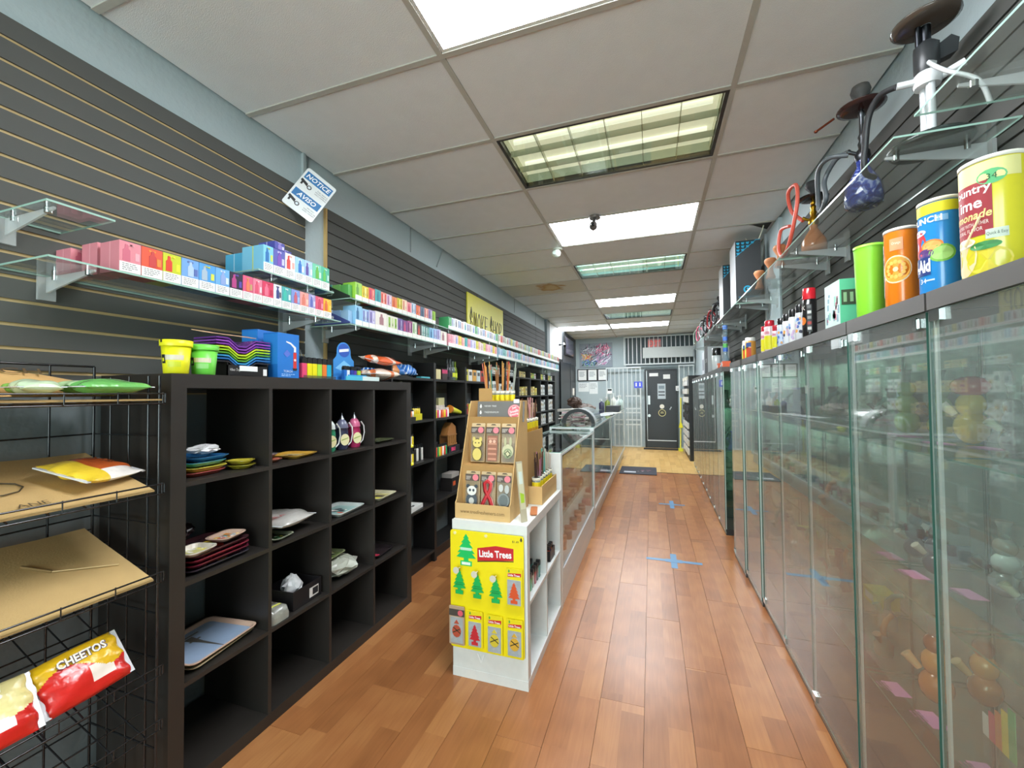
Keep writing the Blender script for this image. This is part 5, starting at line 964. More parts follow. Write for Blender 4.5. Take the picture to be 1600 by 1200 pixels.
def incense_jar(x, y, z, h, n, sc, label, seed, lean=.22, tip=None, L=.24, r_=.028, fan=None):
    t = thing('incense_jar', label, 'jar', (x, y, DZ+z+.0015), 0, 'incense jars'); R = random.Random(seed); k_ = r_/.028
    MB('#dfe6e0', 'bottleglass').lathe([(.026*k_, 0), (r_, .006), (r_, h), (.0255*k_, h+.004), (.0255*k_, h), (.025*k_, .006)], 14, caps=False).build('glass', t)
    MB('#cfc9b4', 'satin').lathe([(r_+.0006, h-.012), (r_+.001, h+.002), (.026*k_, h+.002)], 14, caps=False).build('rim', t)
    def wrap(za, zb, a0, a1, q, cc, b):
        m = 7; vs = [(q*math.cos(a0+k/m*(a1-a0)), q*math.sin(a0+k/m*(a1-a0)), z_) for z_ in (za, zb) for k in range(m+1)]; b.add(vs, [(k, k+1, m+2+k, m+1+k) for k in range(m)], cc)
    b = MB('#e8cf1e', 'print'); wrap(h*.1, h*.84, -2.6, .5, r_+.0007, '#e8cf1e', b); wrap(h*.3, h*.48, -2.2, .2, r_+.001, '#c9902a', b); b.build('yellow_label', t)
    for k in range(n):
        a, q = R.uniform(0, 2*PI), R.uniform(.1, .9); p1 = Vector((q*math.cos(a), q*math.sin(a), 0))*r_*.78; dx = Vector((R.uniform(-1, 1), R.uniform(-1, 1), 0))*lean*L*.3; dx.x = max(-r_*.75-p1.x, min(r_*.75-p1.x, dx.x)); dx.y = max(-r_*.75-p1.y, min(r_*.75-p1.y, dx.y))
        p0 = Vector((p1.x*.4, p1.y*.4, .009)); top = Vector((p1.x, p1.y, h))
        if fan is not None: jx = R.uniform(-.003, .003); p0 = Vector((-.0055*fan+jx*.8, -p1.y*.8, .009)); top = Vector((.0055*fan+jx*1.1, p1.y, h))
        d = (top-p0).normalized(); fl_ = Vector((d.x*1.1, d.y*1.1, d.z)).normalized(); ln = L*R.uniform(.85, 1.1); cc = R.choice(sc); e1 = p0+d*ln
        b = MB(cc, 'matte'); b.cyl(p0, e1, .0015, n=5, col='#c9a06a'); b.cyl(p0+d*ln*.4, e1, .0023, n=5, col=cc)
        if tip and R.random() < .3: b.box(-.0035, .0035, -.0008, .0008, -.03, .0, R.choice(tip), 'print', M=T(*e1))
        b.build('incense_stick', t)
RS = [['#d8823a', '#c9a05a', '#d87a6a'], ['#c9a05a', '#a8703a', '#3a8a7a'], ['#a8703a', '#6a3a2a'], ['#c98a4a', '#d8a85a'], ['#d84a3a', '#c98a4a'], ['#8a9a8a', '#b9c0b4']]
for k in range(6): incense_jar(IX0+.0265+k*.0312, IY0+.035, .511, .125, 10, RS[k], ['salmon and tan', 'tan and green', 'brown', 'honey', 'red tipped', 'grey green'][k]+' incense sticks in a jar on the highest step of the display', 40+k, .3, ['#3fa08a', '#e0d03a', '#d84a4a'] if k < 3 else None, .27, .0145, (k-2.5)/2.5)
for k in range(5): incense_jar(-.711, IY0+.042+k*.066, .361, .105, 7, [['#6a4030', '#4a2a22'], ['#8a5a48', '#5a3a30'], ['#e0a8a8', '#c98a8a'], ['#e8c0bc', '#9a6a5a'], ['#5a3a2c', '#8a6048']][k], ['dark brown', 'chestnut', 'rose', 'pale pink', 'cocoa'][k]+' incense sticks in a jar on the middle step of the display', 60+k, .2, None, .21, .024)
for k in range(6): incense_jar(-.629, IY0+.040+k*.057, .0045, .135, 8, [['#3a241c', '#5a3a2c'], ['#4a2c20', '#c98aa0'], ['#8a5a34', '#6a4a30'], ['#3fb0a0', '#5ac0b0'], ['#c9b494', '#b0d8d0'], ['#d8ccc0', '#b8b0a8']][k], ['near black', 'brown and mauve', 'tan brown', 'turquoise', 'cream and mint', 'off white'][k]+' incense sticks in a jar along the front of the display', 80+k, .25, None, .25, .025)
# ---- lighters and small goods inside the white unit
for k in range(10):
    y = 2.02+(k % 5)*.042; x = -.60-(k//5)*.045; lighter((x, y, .391+.001), ['#2f9a5a', '#c9c4b8', '#b03a4a', '#3a3a40', '#2f8a7a'][k % 5], ['green', 'silver', 'red', 'black', 'teal'][k % 5]+' lighter standing in the '+['front', 'rear'][k//5]+' row in the white unit', 'lighters in the white unit', .9)
t = thing('lighter_box', 'small black box of coloured lighters in the far white compartment', 'box', (-.61, 2.45, .3915)); MB('#1f1c1c', 'print').box(-.06, .03, -.06, .06, 0, .004).box(.026, .03, -.06, .06, .004, .06).box(-.06, -.056, -.06, .06, .004, .07).box(-.056, .026, -.06, -.056, .004, .06).box(-.056, .026, .056, .06, .004, .06).build('box', t)
for k in range(4): lighter((-.60, 2.41+k*.027, .397), ['#d85a3a', '#2f4a8a', '#e08a4a', '#2a2a2e'][k], ['orange red', 'navy', 'orange', 'black'][k]+' lighter in the small black box', 'lighters in the black box', .8)
# ================================================================ GLASS COUNTERS
def showcase(y0, y1, ztop, zbase, label, near_panel, x0=-1.03, x1=-.562, kick=True, shelf=(.55,), post=.022, basecol='#dfe2e0', zg=.20):
    t = thing('glass_counter', label, 'display counter', (0, 0, 0)); fc = '#dfe6e6'
    MB(basecol, 'satin').box(x0, x1-(.03 if kick else .004), y0+.004, y1-.004, 0.001, zbase).build('base', t)
    MB('#d8dede', 'satin').box(x0, x1, y0+.001, y1-.001, zbase, zg).build('deck', t)
    for x in (x0, x1-post):
        for y in (y0+.001, y1-post-.001): MB(fc, 'satin').box(x, x+post, y, y+post, zg, ztop-.022).build('post', t)
    for x in (x0, x1-post): MB(fc, 'satin').box(x, x+post, y0+.001, y1-.001, ztop-.022, ztop-.006).build('rail', t)
    for y in (y0+.001, y1-post-.001): MB(fc, 'satin').box(x0+post, x1-post, y, y+post, ztop-.022, ztop-.006).build('rail', t)
    b = MB(); glass_sheet(b, x0+.002, x1-.002, y0+.002, y1-.002, ztop-.006, ztop, '#f6fbf9'); b.build('top_pane', t)
    b = MB(); glass_sheet(b, x1-.012, x1-.007, y0+post+.002, y1-post-.002, zg, ztop-.022, '#fafdfc'); b.build('front_pane', t)
    b = MB(); glass_sheet(b, x0+post, x1-post, y0+.006, y0+.011, zg, ztop-.022, '#fafdfc'); b.build('end_pane', t)
    for z in shelf: b = MB(); glass_sheet(b, x0+.03, x1-.06, y0+.03, y1-.03, z, z+.006, '#f6fbf9'); b.build('shelf_pane', t)
    if near_panel: MB('#e3e5e2', 'satin').box(x0, x1+.0, y0-.018, y0-.0005, .001, ztop-.004).build('end_board', t)
    return t
showcase(2.655, 4.235, 1.0, .12, 'white based glass counter next to the white cube unit', True, kick=False, shelf=(.50, .75), zg=.24)
t = thing('filler_post', 'slim white corner post between the glass counters', 'post', (0, 0, 0)); MB('#e0e4e4', 'satin').box(-.60, -.562, 4.24, 4.264, .001, 1.02).build('post', t)
showcase(4.27, 6.20, 1.035, .15, 'middle glass counter with the clear bin on top', False, zg=.20, shelf=(.42, .70))
showcase(6.205, 9.30, 1.035, .15, 'last glass counter near the security gate', False, zg=.20, shelf=(.42, .70))
for y0, y1 in ((4.29, 9.28),): pass
# goods inside the counters
R = random.Random(5)
GC = [('#cfe0da', 'clear'), ('#9ec4b8', 'pale green'), ('#7f8f9e', 'smoke grey'), ('#b58a6a', 'amber'), ('#8fb4d8', 'pale blue'), ('#c98f9c', 'rose')]
def hand_pipe(loc, col, nm, rz, where, group):
    t = thing('glass_pipe', nm+' glass hand pipe '+where, 'pipe', loc, rz, group); b = MB(col, 'bottleglass'); b.tube([(-.05, 0, .02), (-.02, 0, .016), (.01, 0, .017), (.04, 0, .02)], [.006, .008, .011, .016], 8); b.build('stem', t); MB(col, 'bottleglass').lathe([(.008, .012), (.017, .03), (.018, .045), (.013, .045), (.008, .03)], 10, M=T(.035, 0, 0)).build('bowl', t)
ordw = ['first', 'second', 'third', 'fourth', 'fifth', 'sixth', 'seventh', 'eighth', 'ninth', 'tenth', 'eleventh', 'twelfth', 'thirteenth', 'fourteenth']
for k in range(13):
    c, nm = GC[k % 6]; hand_pipe((-.66+.02*(k % 2), 2.76+k*.11, .757), c, nm, R.uniform(-1, 1), 'in the white based counter, upper shelf, %s along' % ordw[k], 'pipes in the first counter')
for k in range(12):
    t = thing('grinder', ['copper', 'dark brown', 'rust red'][k % 3]+' metal grinder on the deck of the white based counter, %s along' % ordw[k], 'grinder', (-.64-.02*(k % 2), 2.78+k*.115, .241), 0, 'grinders in the first counter'); cc = ['#a5684a', '#6a4638', '#9a4a3a'][k % 3]; MB(cc, 'satin').lathe([(.032, 0), (.032, .02), (.03, .022), (.03, .024), (.032, .026), (.032, .045)], 18).build('base', t); MB(cc, 'satin').lathe([(.033, .046), (.033, .06), (.028, .062)], 18).build('lid', t)
for k in range(10):
    t = thing('pouch_box', ['rust', 'brown', 'tan', 'dark red'][k % 4]+' small box on the lower shelf of the white based counter, %s along' % ordw[k], 'box', (-.68, 2.78+k*.14, .507), R.uniform(-.2, .2), 'small boxes in the first counter'); MB(['#9a5a40', '#6a4a3a', '#b08a6a', '#7a3430'][k % 4], 'print').box(-.05, .04, -.045, .045, 0, R.uniform(.04, .09)).build('box', t); MB('#d8cfc0', 'print').box(.0402, .041, -.03, .03, .01, .03).build('label', t)
for k in range(14):
    c, nm = GC[(k*2+1) % 6]; hand_pipe((-.65-.03*(k % 2), 4.42+k*.125, .707), c, nm, R.uniform(-1, 1), 'in the middle counter, %s along' % ordw[k], 'pipes in the middle counter')
for k in range(14):
    t = thing('pouch_box', ['pink', 'white', 'crimson', 'salmon'][k % 4]+' small box low in the middle counter, %s along' % ordw[k], 'box', (-.66, 4.40+k*.125, .201), 0, 'small boxes in the middle counter'); MB(['#d8788a', '#e6e0dc', '#b03a4a', '#d89a86'][k % 4], 'print').box(-.05, .05, -.05, .05, 0, .06+.03*(k % 3)).build('box', t); MB('#f0ece6', 'print').box(.0502, .051, -.03, .03, .01, .03).build('label', t)
for k in range(12):
    t = thing('pouch_box', ['teal', 'grey', 'white', 'rose'][k % 4]+' small box low in the last counter, %s along' % ordw[k], 'box', (-.66, 6.4+k*.22, .201), 0, 'small boxes in the last counter'); MB(['#6aa8a4', '#9aa0a4', '#e6e4e0', '#c9808a'][k % 4], 'print').box(-.05, .05, -.06, .06, 0, .07+.03*(k % 3)).build('box', t); MB('#f0ece6', 'print').box(.0502, .051, -.03, .03, .01, .03).build('label', t)
# dark items on the first counter's upper shelf, far part
t = thing('card_reader', 'black boxy card reader inside the white based counter', 'device', (-.86, 3.9, .757)); MB('#2a2d30', 'satin').box(-.07, .07, -.08, .08, 0, .09).build('body', t); MB('#4a5458', 'screen').box(-.05, .05, -.0815, -.0802, .03, .075).build('screen', t)
for k in range(3):
    t = thing('glass_vial', ['clear', 'aqua', 'white'][k]+' glass vial standing in the near part of the white based counter', 'vial', (-.78+.05*k, 2.80+.05*k, .757)); MB(['#d8e4e0', '#8fd0c4', '#eef0ee'][k], 'bottleglass').lathe([(.014, 0), (.015, .005), (.015, .10), (.009, .115), (.009, .13)], 12).build('vial', t); MB('#d8dcda', 'satin').lathe([(.011, .1302), (.011, .145)], 10).build('cap', t)
# ---- on top of the counters
CT = 1.0365
t = thing('clear_bin', 'clear acrylic half round bin lying on the counter', 'bin', (-.80, 5.05, CT))
rg = [[(q*.19*math.cos(a), yy, q*.17*math.sin(a)) for a in [PI*k/14 for k in range(15)]] for q, yy in ((1, -.35), (1, .35))]
b = MB('#dde6e6', 'film'); b.loft(rg, closed=False, caps=False); b.build('curved_cover', t)
MB('#2a2c2e', 'satin').prism([(.19*math.cos(PI*k/14), .17*math.sin(PI*k/14)) for k in range(15)]+[(.15*math.cos(PI*k/14), .13*math.sin(PI*k/14)) for k in range(14, -1, -1)], -.02, .02, M=T(0, -.30, .001) @ RX(PI/2)).build('black_band', t)
MB('#e3e8e8', 'gloss').prism([(.192*math.cos(PI*k/14), .172*math.sin(PI*k/14)) for k in range(15)]+[(.178*math.cos(PI*k/14), .158*math.sin(PI*k/14)) for k in range(14, -1, -1)], -.06, .06, M=T(0, -.22, .001) @ RX(PI/2)).build('white_band', t)
t = thing('paper_stack', 'messy white and pink papers folded over the counter edge', 'papers', (-1.02, 5.66, CT)); R2 = random.Random(3)
for k in range(7):
    a = R2.uniform(-.5, .5); MB(['#efeae6', '#e6b8c0', '#f2efe8', '#dfe3e2', '#eecdd0', '#f4f2ee', '#e8e4dc'][k], 'card').box(-.15, .15, -.17, .17, .02*k+.0, .02*k+.012, M=RZ(a)).build('sheet', t)
crumple('brown_jacket', 'dark brown jacket heaped behind the papers', (-1.0, 6.45, CT), .16, .36, .085, '#5a4a40', 7, 'clothing', 'matte'); crumple('knit_hat', 'round brown knit hat lying on the papers', (-1.0, 5.66, CT+.145), .10, .12, .07, '#4a342a', 9, 'hat', 'matte')
for k in range(5): 
    t = thing('loose_paper', ['white', 'pale blue', 'white printed', 'pale grey', 'cream'][k]+' sheet lying on the last counter', 'paper', (-.76+.03*k, 6.45+k*.24, CT), .3*k-.5); MB(['#e9efee', '#cfe2e6', '#eef0ee', '#d8dfe0', '#ece8dc'][k], 'card').box(-.10, .10, -.14, .14, 0, .002).build('sheet', t); b = MB(); bars(b, T(-.08, .12, .0026), .16, .22, 7, '#9aa4a6', seed=k); b.build('print', t)
t = thing('dark_stand', 'dark grey tray box at the far end of the counter', 'box', (-.68, 8.35, CT)); MB('#3a3c42', 'satin').box(-.16, .10, -.2, .2, 0, .095).build('box', t)
for k, (x, y, h, cc, nm) in enumerate(((-.74, 8.75, .34, '#e4e6de', 'white pump'), (-.60, 8.72, .30, '#cfe0dc', 'clear pump'), (-.86, 8.7, .26, '#8a9a4a', 'olive'), (-.99, 8.8, .22, '#4a4a6a', 'purple'), (-.66, 9.02, .28, '#dfe8ea', 'clear'))):
    t = thing('pump_bottle', nm+' bottle on the far end of the glass counter', 'bottle', (x, y, CT), 0, 'bottles on the last counter'); MB(cc, 'gloss').lathe([(.05, 0), (.055, .01), (.055, h*.6), (.02, h*.72), (.02, h*.78)], 14).build('body', t); MB('#e8eaea', 'gloss').lathe([(.012, h*.78), (.012, h*.95)], 8).box(-.045, .012, -.01, .01, h*.95, h).build('pump', t)
t = thing('water_bottle', 'clear water bottle standing past the far bookcase', 'bottle', (-1.66, 7.95, .72)); MB('#cfdadc', 'bottleglass').lathe([(.035, 0), (.037, .01), (.037, .13), (.015, .18), (.015, .20)], 14).build('bottle', t); MB('#e6e8e8', 'satin').lathe([(.016, .2), (.016, .22)], 10).build('cap', t)
t = thing('side_table', 'small pale side table by the black doorway', 'table', (-1.66, 8.0, 0)); MB('#c9c2a8', 'satin').box(-.2, .2, -.2, .25, .69, .719).build('table_top', t)
for sx in (-.17, .17):
    for sy in (-.17, .22): MB('#3a3a38', 'satin').box(sx-.015, sx+.015, sy-.015, sy+.015, 0.0005, .69).build('leg', t)
crumple('yellow_bag', 'small yellow plastic bag on the side table', (-1.55, 7.88, .72), .06, .07, .05, '#d8dc4a', 5)
# ================================================================ FLOOR MARKS AND MATS
def tape(cx, cy, w_, d, label):
    t = thing('floor_tape', label, 'tape', (cx, cy, .0006), 0, 'blue tape crosses on the floor'); MB('#5a8cb4', 'satin').box(-w_, w_, -.022, .022, 0, .0006).build('strip', t); MB('#5a8cb4', 'satin').box(-.024, .024, -d, d, .0007, .0012).build('strip', t); MB('#5a8cb4', 'satin').box(-w_*.3, w_*.3, -.035, .03, .0013, .0017).build('strip', t)
tape(.155, 3.65, .215, .15, 'blue tape cross on the wood floor before the tall cabinets'); tape(.22, 5.46, .15, .18, 'worn blue tape cross further along the wood floor')
t = thing('floor_mat', 'dark grey logo mat lying at the floor threshold', 'mat', (-.22, 7.60, .004)); MB('#3a3a44', 'card').box(-.32, .29, -.33, .38, 0, .008).build('mat', t); b = MB(); blot(77, ['#8a4a5a', '#a8909a', '#5a3a48'], .18, .12, 8, .0085)(b); o = b.build('logo', t); o.location = (.07, -.02, 0); MB('#b9bcc4', 'card').box(-.25, -.05, -.22, -.10, .008, .0087).build('white_patch', t)
# ================================================================ BACK WALL: gate, door, posters
DX_0, DX_1, DH = -.125, .60, 1.955
d2 = struct(MB('#2b3033', 'satin').box(DX_0+.02, DX_1-.02, YB-.06, YB-.015, .19, DH-.02).build('door_2'))
MB('#24282a', 'satin').box(DX_0-.03, DX_0+.02, YB-.08, YB, 0, DH+.02).box(DX_1-.02, DX_1+.02, YB-.08, YB, 0, DH+.02).box(DX_0+.02, DX_1-.02, YB-.08, YB, DH-.02, DH+.02).build('door_frame', d2)
MB('#33383b', 'satin').box(DX_0+.02, DX_1-.02, YB-.08, YB, .0, .17).build('door_sill', d2); MB('#dfe4e4', 'satin').box(DX_0+.03, DX_1-.02, YB-.09, YB-.06, .17, .19).build('threshold', d2)
MB('#c9cdcc', 'metal').box(DX_0+.021, DX_0+.03, YB-.075, YB-.06, .19, DH-.02).build('edge_strip', d2)
MB('#b9bdbc', 'metal').box(DX_0+.05, DX_0+.10, YB-.075, YB-.06, 1.08, 1.30).cyl((DX_0+.075, YB-.06, .80), (DX_0+.075, YB-.11, .80), .035, n=12).build('door_handle', d2)
MB('#e6e6e2', 'print').box(DX_0+.09, DX_0+.30, YB-.064, YB-.0605, 1.79, 1.87).box(DX_0+.42, DX_0+.58, YB-.064, YB-.0605, 1.72, 1.83).build('notice', d2)
b = MB('#b4c0c4', 'print'); b.box(DX_0+.28, DX_0+.47, YB-.064, YB-.0605, 1.22, 1.60); b.box(DX_0+.30, DX_0+.45, YB-.066, YB-.0642, 1.30, 1.33, '#3a3f44').box(DX_0+.30, DX_0+.45, YB-.066, YB-.0642, 1.38, 1.41, '#3a3f44').box(DX_0+.31, DX_0+.44, YB-.066, YB-.0642, 1.47, 1.55, '#7a8a92'); b.build('poster', d2)
b = MB('#e6e2d4', 'print'); b.cyl((DX_0+.38, YB-.06, 1.03), (DX_0+.38, YB-.066, 1.03), .055, n=18); b.build('round_sticker', d2)
b = MB('#2a2e2c', 'print'); b.cyl((DX_0+.38, YB-.06, .87), (DX_0+.38, YB-.066, .87), .09, n=20, col='#c9c48a'); b.cyl((DX_0+.38, YB-.066, .87), (DX_0+.38, YB-.068, .87), .075, n=20); b.box(DX_0+.34, DX_0+.42, YB-.070, YB-.0682, .86, .875, '#c9c48a').box(DX_0+.35, DX_0+.41, YB-.070, YB-.0682, .89, .90, '#c9c48a'); b.build('round_emblem', d2)
MB('#c9cdcc', 'metal').tube([(DX_0+.56, YB-.065, .95), (DX_0+.60, YB-.065, 1.02)], .014, 6).build('latch', d2)
gc = '#c6cfcf'
def bars_grille(name, label, x0, x1, y, z0, z1, n, rails, thick=.014, cat='security gate'):
    t = thing(name, label, cat, (0, 0, 0))
    MB(gc, 'satin').box(x0-thick, x0+thick, y-thick, y+thick, z0, z1).box(x1-thick, x1+thick, y-thick, y+thick, z0, z1).box(x0+thick, x1-thick, y-thick, y+thick, z0, z0+.03).box(x0+thick, x1-thick, y-thick, y+thick, z1-.03, z1).build('frame', t)
    for i in range(1, n): x = x0+(x1-x0)*i/n; MB(gc, 'satin').box(x-.009, x+.009, y-.009, y+.009, z0+.03, z1-.03).build('bar', t)
    for xa, xb, z in rails: MB(gc, 'satin').box(xa+.012, xb-.012, y-.022, y-.0095, z-.015, z+.015).build('cross_rail', t)
    return t
bars_grille('security_gate', 'white barred steel gate standing left of the black door', -1.08, -.25, YB-.22, .02, 2.03, 8, [(-.62, -.25, 1.30), (-.62, -.25, .98), (-.62, -.25, .70), (-.62, -.25, .58), (-.62, -.25, .88)])
bars_grille('transom_grille', 'white bars across the opening above the black door', -.63, 1.0, YB-.20, 2.08, 2.80, 16, [], cat='grille')
bars_grille('side_grille', 'narrow white bars right of the black door', .66, .98, YB-.20, .02, 2.05, 3, [(.66, .98, 1.25), (.66, .98, .60)], cat='grille')
t = thing('header_board', 'long pale grey board behind the bars above the door', 'board', (0, 0, 0)); MB('#b5bcba', 'satin').box(-.18, .98, YB-.262, YB-.235, 2.24, 2.50).build('board', t)
t = thing('exit_sign', 'pale red EXIT sign behind the bars above the door', 'exit sign', (.10, YB-.05, 2.50)); MB('#b98a86', 'satin').box(-.16, .16, 0, .04, 0, .24).build('housing', t); b = MB(); b.text('EXIT', .15, frame((0, -.001, .045), (1, 0, 0), (0, 0, 1)), '#d8504a', 'signglow', wmax=.28, bold=.02); b.build('letters', t)
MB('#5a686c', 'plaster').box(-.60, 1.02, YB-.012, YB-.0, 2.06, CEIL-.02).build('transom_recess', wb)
# canvas, frames, papers
t = thing('graffiti_canvas', 'multicoloured splashed canvas on the back wall', 'painting', (-1.80, YB-.03, 2.06)); MB('#8f9aa4', 'card').box(0, .86, 0, .025, 0, .64).build('canvas', t)
R = random.Random(12); b = MB()
def stroke(cx, cz, L, a, wd_, cc, k):
    dx, dz = math.cos(a)*L, math.sin(a)*L; nx, nz = -math.sin(a)*wd_, math.cos(a)*wd_; y = -.0006-k*.00004
    b.poly([(cx-dx+nx, y, cz-dz+nz), (cx-dx-nx, y, cz-dz-nz), (cx+dx-nx*.6, y, cz+dz-nz*.6), (cx+dx+nx*.6, y, cz+dz+nz*.6)], cc, 'print')
def put(n, x0, x1, z0, z1, cols, a0, a1):
    global kk
    for _ in range(n):
        stroke(R.uniform(x0, x1), R.uniform(z0, z1), R.uniform(.02, .08), R.uniform(a0, a1), R.uniform(.004, .014), R.choice(cols), kk); kk += 1
kk = 0
put(80, .08, .42, .30, .57, ['#4a5260', '#2f3540', '#8f9aa8', '#c9d0d8', '#b06a8a'], 0, 3.1); put(90, .45, .78, .32, .57, ['#d85a8a', '#e88aa8', '#b83a6a', '#e8a8c0', '#6a3a5a'], 0, 3.1); put(60, .45, .78, .08, .35, ['#b07aa8', '#d8a0c4', '#7a6a90', '#c8ccd8'], .4, 1.2); put(40, .08, .34, .2, .34, ['#e08a4a', '#d8c24a', '#d8506a', '#e8dcd0'], 0, 3.1); put(60, .08, .45, .07, .2, ['#4a9a6a', '#3a6ac0', '#6a8fd8', '#2f3a50', '#c9d8e0'], 0, 3.1); put(50, .08, .78, .08, .56, ['#2a2f38', '#e8ecf0', '#8a94a0'], .3, 1.5)
b.build('brushwork', t)
for k in range(3):
    t = thing('framed_certificate', ['white certificate in a black frame, nearest the doorway', 'middle one of the three black framed certificates', 'black framed certificate next to the gate'][k], 'picture frame', (-1.86+k*.265, YB-.02, 1.70), 0, 'framed certificates'); bb = MB('#1f2224', 'satin'); bb.box(0, .262, 0, .018, 0, .022).box(0, .262, 0, .018, .298, .32).box(0, .022, 0, .018, .022, .298).box(.24, .262, 0, .018, .022, .298); bb.build('frame', t); MB('#e8ecea', 'print').box(.022, .24, .006, .016, .022, .298).build('paper', t); bb = MB(); bars(bb, frame((.05, .0055, .25), (1, 0, 0), (0, 0, 1)), .16, .14, 4, '#9aa4a6', seed=k); bb.build('print', t)
for k, (x, z, w_, h) in enumerate(((-1.84, 1.42, .28, .24), (-1.55, 1.36, .22, .31))):
    t = thing('taped_paper', ['wide white paper taped under the certificates', 'tall white paper taped beside the wide one'][k], 'paper', (x, YB-.004, z)); MB('#dfe6e6', 'card').box(0, w_, 0, .002, 0, h).build('paper', t); bb = MB(); bars(bb, frame((.02, -.0006, h*.9), (1, 0, 0), (0, 0, 1)), w_*.85, h*.5, 4, '#a8b2b4', seed=k); bb.build('print', t)
t = thing('thermostat', 'small white thermostat with a black display', 'thermostat', (-1.0, YB-.26, 1.36)); MB('#e6e8e4', 'satin').box(-.06, .06, 0, .03, 0, .13).build('body', t); MB('#22282a', 'screen').box(-.05, .05, -.002, -.0002, .075, .12).build('display', t)
t = thing('access_sign', 'small blue sign on the gate beside the door', 'sign', (-.30, YB-.25, 1.50)); MB('#4a5ad0', 'print').box(-.10, .10, 0, .01, 0, .16).build('plate', t); bb = MB()
for k in range(2): bb.cyl((-.05+k*.09, -.001, .115), (-.05+k*.09, -.003, .115), .016, n=10, col='#e6e8f6').box(-.065+k*.09, -.035+k*.09, -.003, -.001, .04, .095, '#e6e8f6')
bb.build('pictograms', t)
t = thing('door_rug', 'dark rug lying before the black door', 'mat', (.23, YB-.36, .004)); MB('#33312e', 'card').box(-.42, .42, -.13, .1, 0, .01).build('rug', t)
# ================================================================ TALL GLASS CABINETS ALONG THE RIGHT WALL
DW, DD, DHT = .43, .36, 1.63
TG = '#fbfefc'
def cabinet_proto():
    t = thing('glass_cabinet', '', 'glass cabinet', (0, 0, 0))
    W_, D_ = DW, DD      # local: front face at x=0 (room side is -x), y 0..W, depth +x
    MB('#2e3031', 'laminate').box(.006, D_, 0.001, W_-.001, 0, .055).box(.004, .012, 0.001, W_-.001, .01, .03, '#8a9090', 'metal').build('base', t)
    MB('#585653', 'laminate').box(-.004, D_, 0.0005, W_-.0005, DHT-.045, DHT).build('top', t)
    b = MB(); glass_sheet(b, 0, .005, .004, W_-.004, .032, DHT-.048, TG, '#3f6a5e', 'cabinetglass'); b.build('door', t)
    for y in (.001, W_-.006): b = MB(); glass_sheet(b, .012, D_-.004, y, y+.005, .055, DHT-.045, TG, '#3f6a5e'); b.build('side_pane', t)
    b = MB(); glass_sheet(b, D_-.009, D_-.004, .007, W_-.007, .055, DHT-.045, TG, '#3f6a5e'); b.build('back_pane', t)
    for z in (.44, .81, 1.222):
        b = MB(); glass_sheet(b, .02, D_-.012, .008, W_-.008, z-.005, z, TG, '#4f8272'); b.build('shelf_pane', t)
    for z in (.045, DHT-.075): MB('#c9cecc', 'chrome').box(-.006, .010, W_-.05, W_-.012, z, z+.028).build('hinge', t)
    MB('#c2c8c6', 'chrome').box(-.008, .0, .014, .044, DHT-.085, DHT-.062).box(-.012, -.008, .02, .036, DHT-.09, DHT-.058).build('lock', t)
    for y in (.0065, W_-.0165): MB('#d3e0da', 'satin').box(.0065, .0115, y, y+.010, .055, DHT-.045).build('corner_profile', t)
    return t
cp = cabinet_proto()
RY = [.862+i*.4375 for i in range(7)]; RXo = [.655, .655, .655, .66, .665, .655, .645]
RY2 = [4.45+i*.4375 for i in range(9)]; RX2 = [.672+.010*i for i in range(9)]
cl = ['tall glass cabinet under the yellow lemonade can', 'tall glass cabinet holding the mushroom pipe, under the blue and orange cans', 'tall glass cabinet holding the lime green pipe, under the mint box', 'tall glass cabinet under the black spray can', 'tall glass cabinet under the yellow and white bottles', 'tall glass cabinet under the small orange bottles', 'tall glass cabinet at the end of the first run, before the gap']
cl2 = ['tall glass cabinet at the start of the second run, after the gap']+['tall glass cabinet in the second run, %s after the gap' % k for k in ('second', 'third', 'fourth', 'fifth', 'sixth', 'seventh', 'eighth', 'ninth')]
cabs = []
for i, y in enumerate(RY):
    c = cp if i == 0 else inst(cp, (0, 0, 0)); c.location = (RXo[i], y, .001); c['label'] = cl[i]; c['group'] = 'tall glass cabinets'; cabs.append(c)
for i, y in enumerate(RY2):
    c = inst(cp, (RX2[i]-.01, y, .001)); c['label'] = cl2[i]; c['group'] = 'tall glass cabinets'; cabs.append(c)
# ---- pipes inside
def beaker(col, neck, name='water_pipe'):
    t = thing(name, '', 'water pipe', (0, 0, 0)); MB(col, 'bottleglass').lathe([(.055, 0), (.058, .006), (.05, .03), (.022, .10), (.019, .12), (.019, .21), (.023, .215), (.019, .215), (.017, .12), (.02, .10), (.046, .03), (.05, .01)], 18, caps=False).build('flask', t)
    MB(col, 'bottleglass').cyl((-.03, 0, .05), (-.075, 0, .12), .007, n=8).cyl((-.075, 0, .12), (-.088, 0, .14), .008, .015, n=10).build('downstem', t)
    MB(neck, 'gloss').lathe([(.0235, .205), (.0245, .21), (.0235, .216), (.0205, .216)], 16, caps=False).build('mouth_ring', t); return t
def stacked(cols, top, name='figure_pipe'):
    t = thing(name, '', 'glass pipe', (0, 0, 0)); z = 0
    for k, (c, q, h) in enumerate(cols): MB(c, 'gloss').ell((0, 0, z+h), q, q*.9, h, 14, 8).build('body' if k == 0 else 'upper_body', t); z += h*1.62
    MB('#c9d4d0', 'bottleglass').lathe([(.011, z-.005), (.012, z+.035), (.017, z+.05), (.013, z+.05)], 12, caps=False).build('mouthpiece', t); MB(top, 'gloss').cyl((-.03, 0, z*.45), (-.055, 0, z*.62), .008, .013, n=10).build('bowl', t); return t
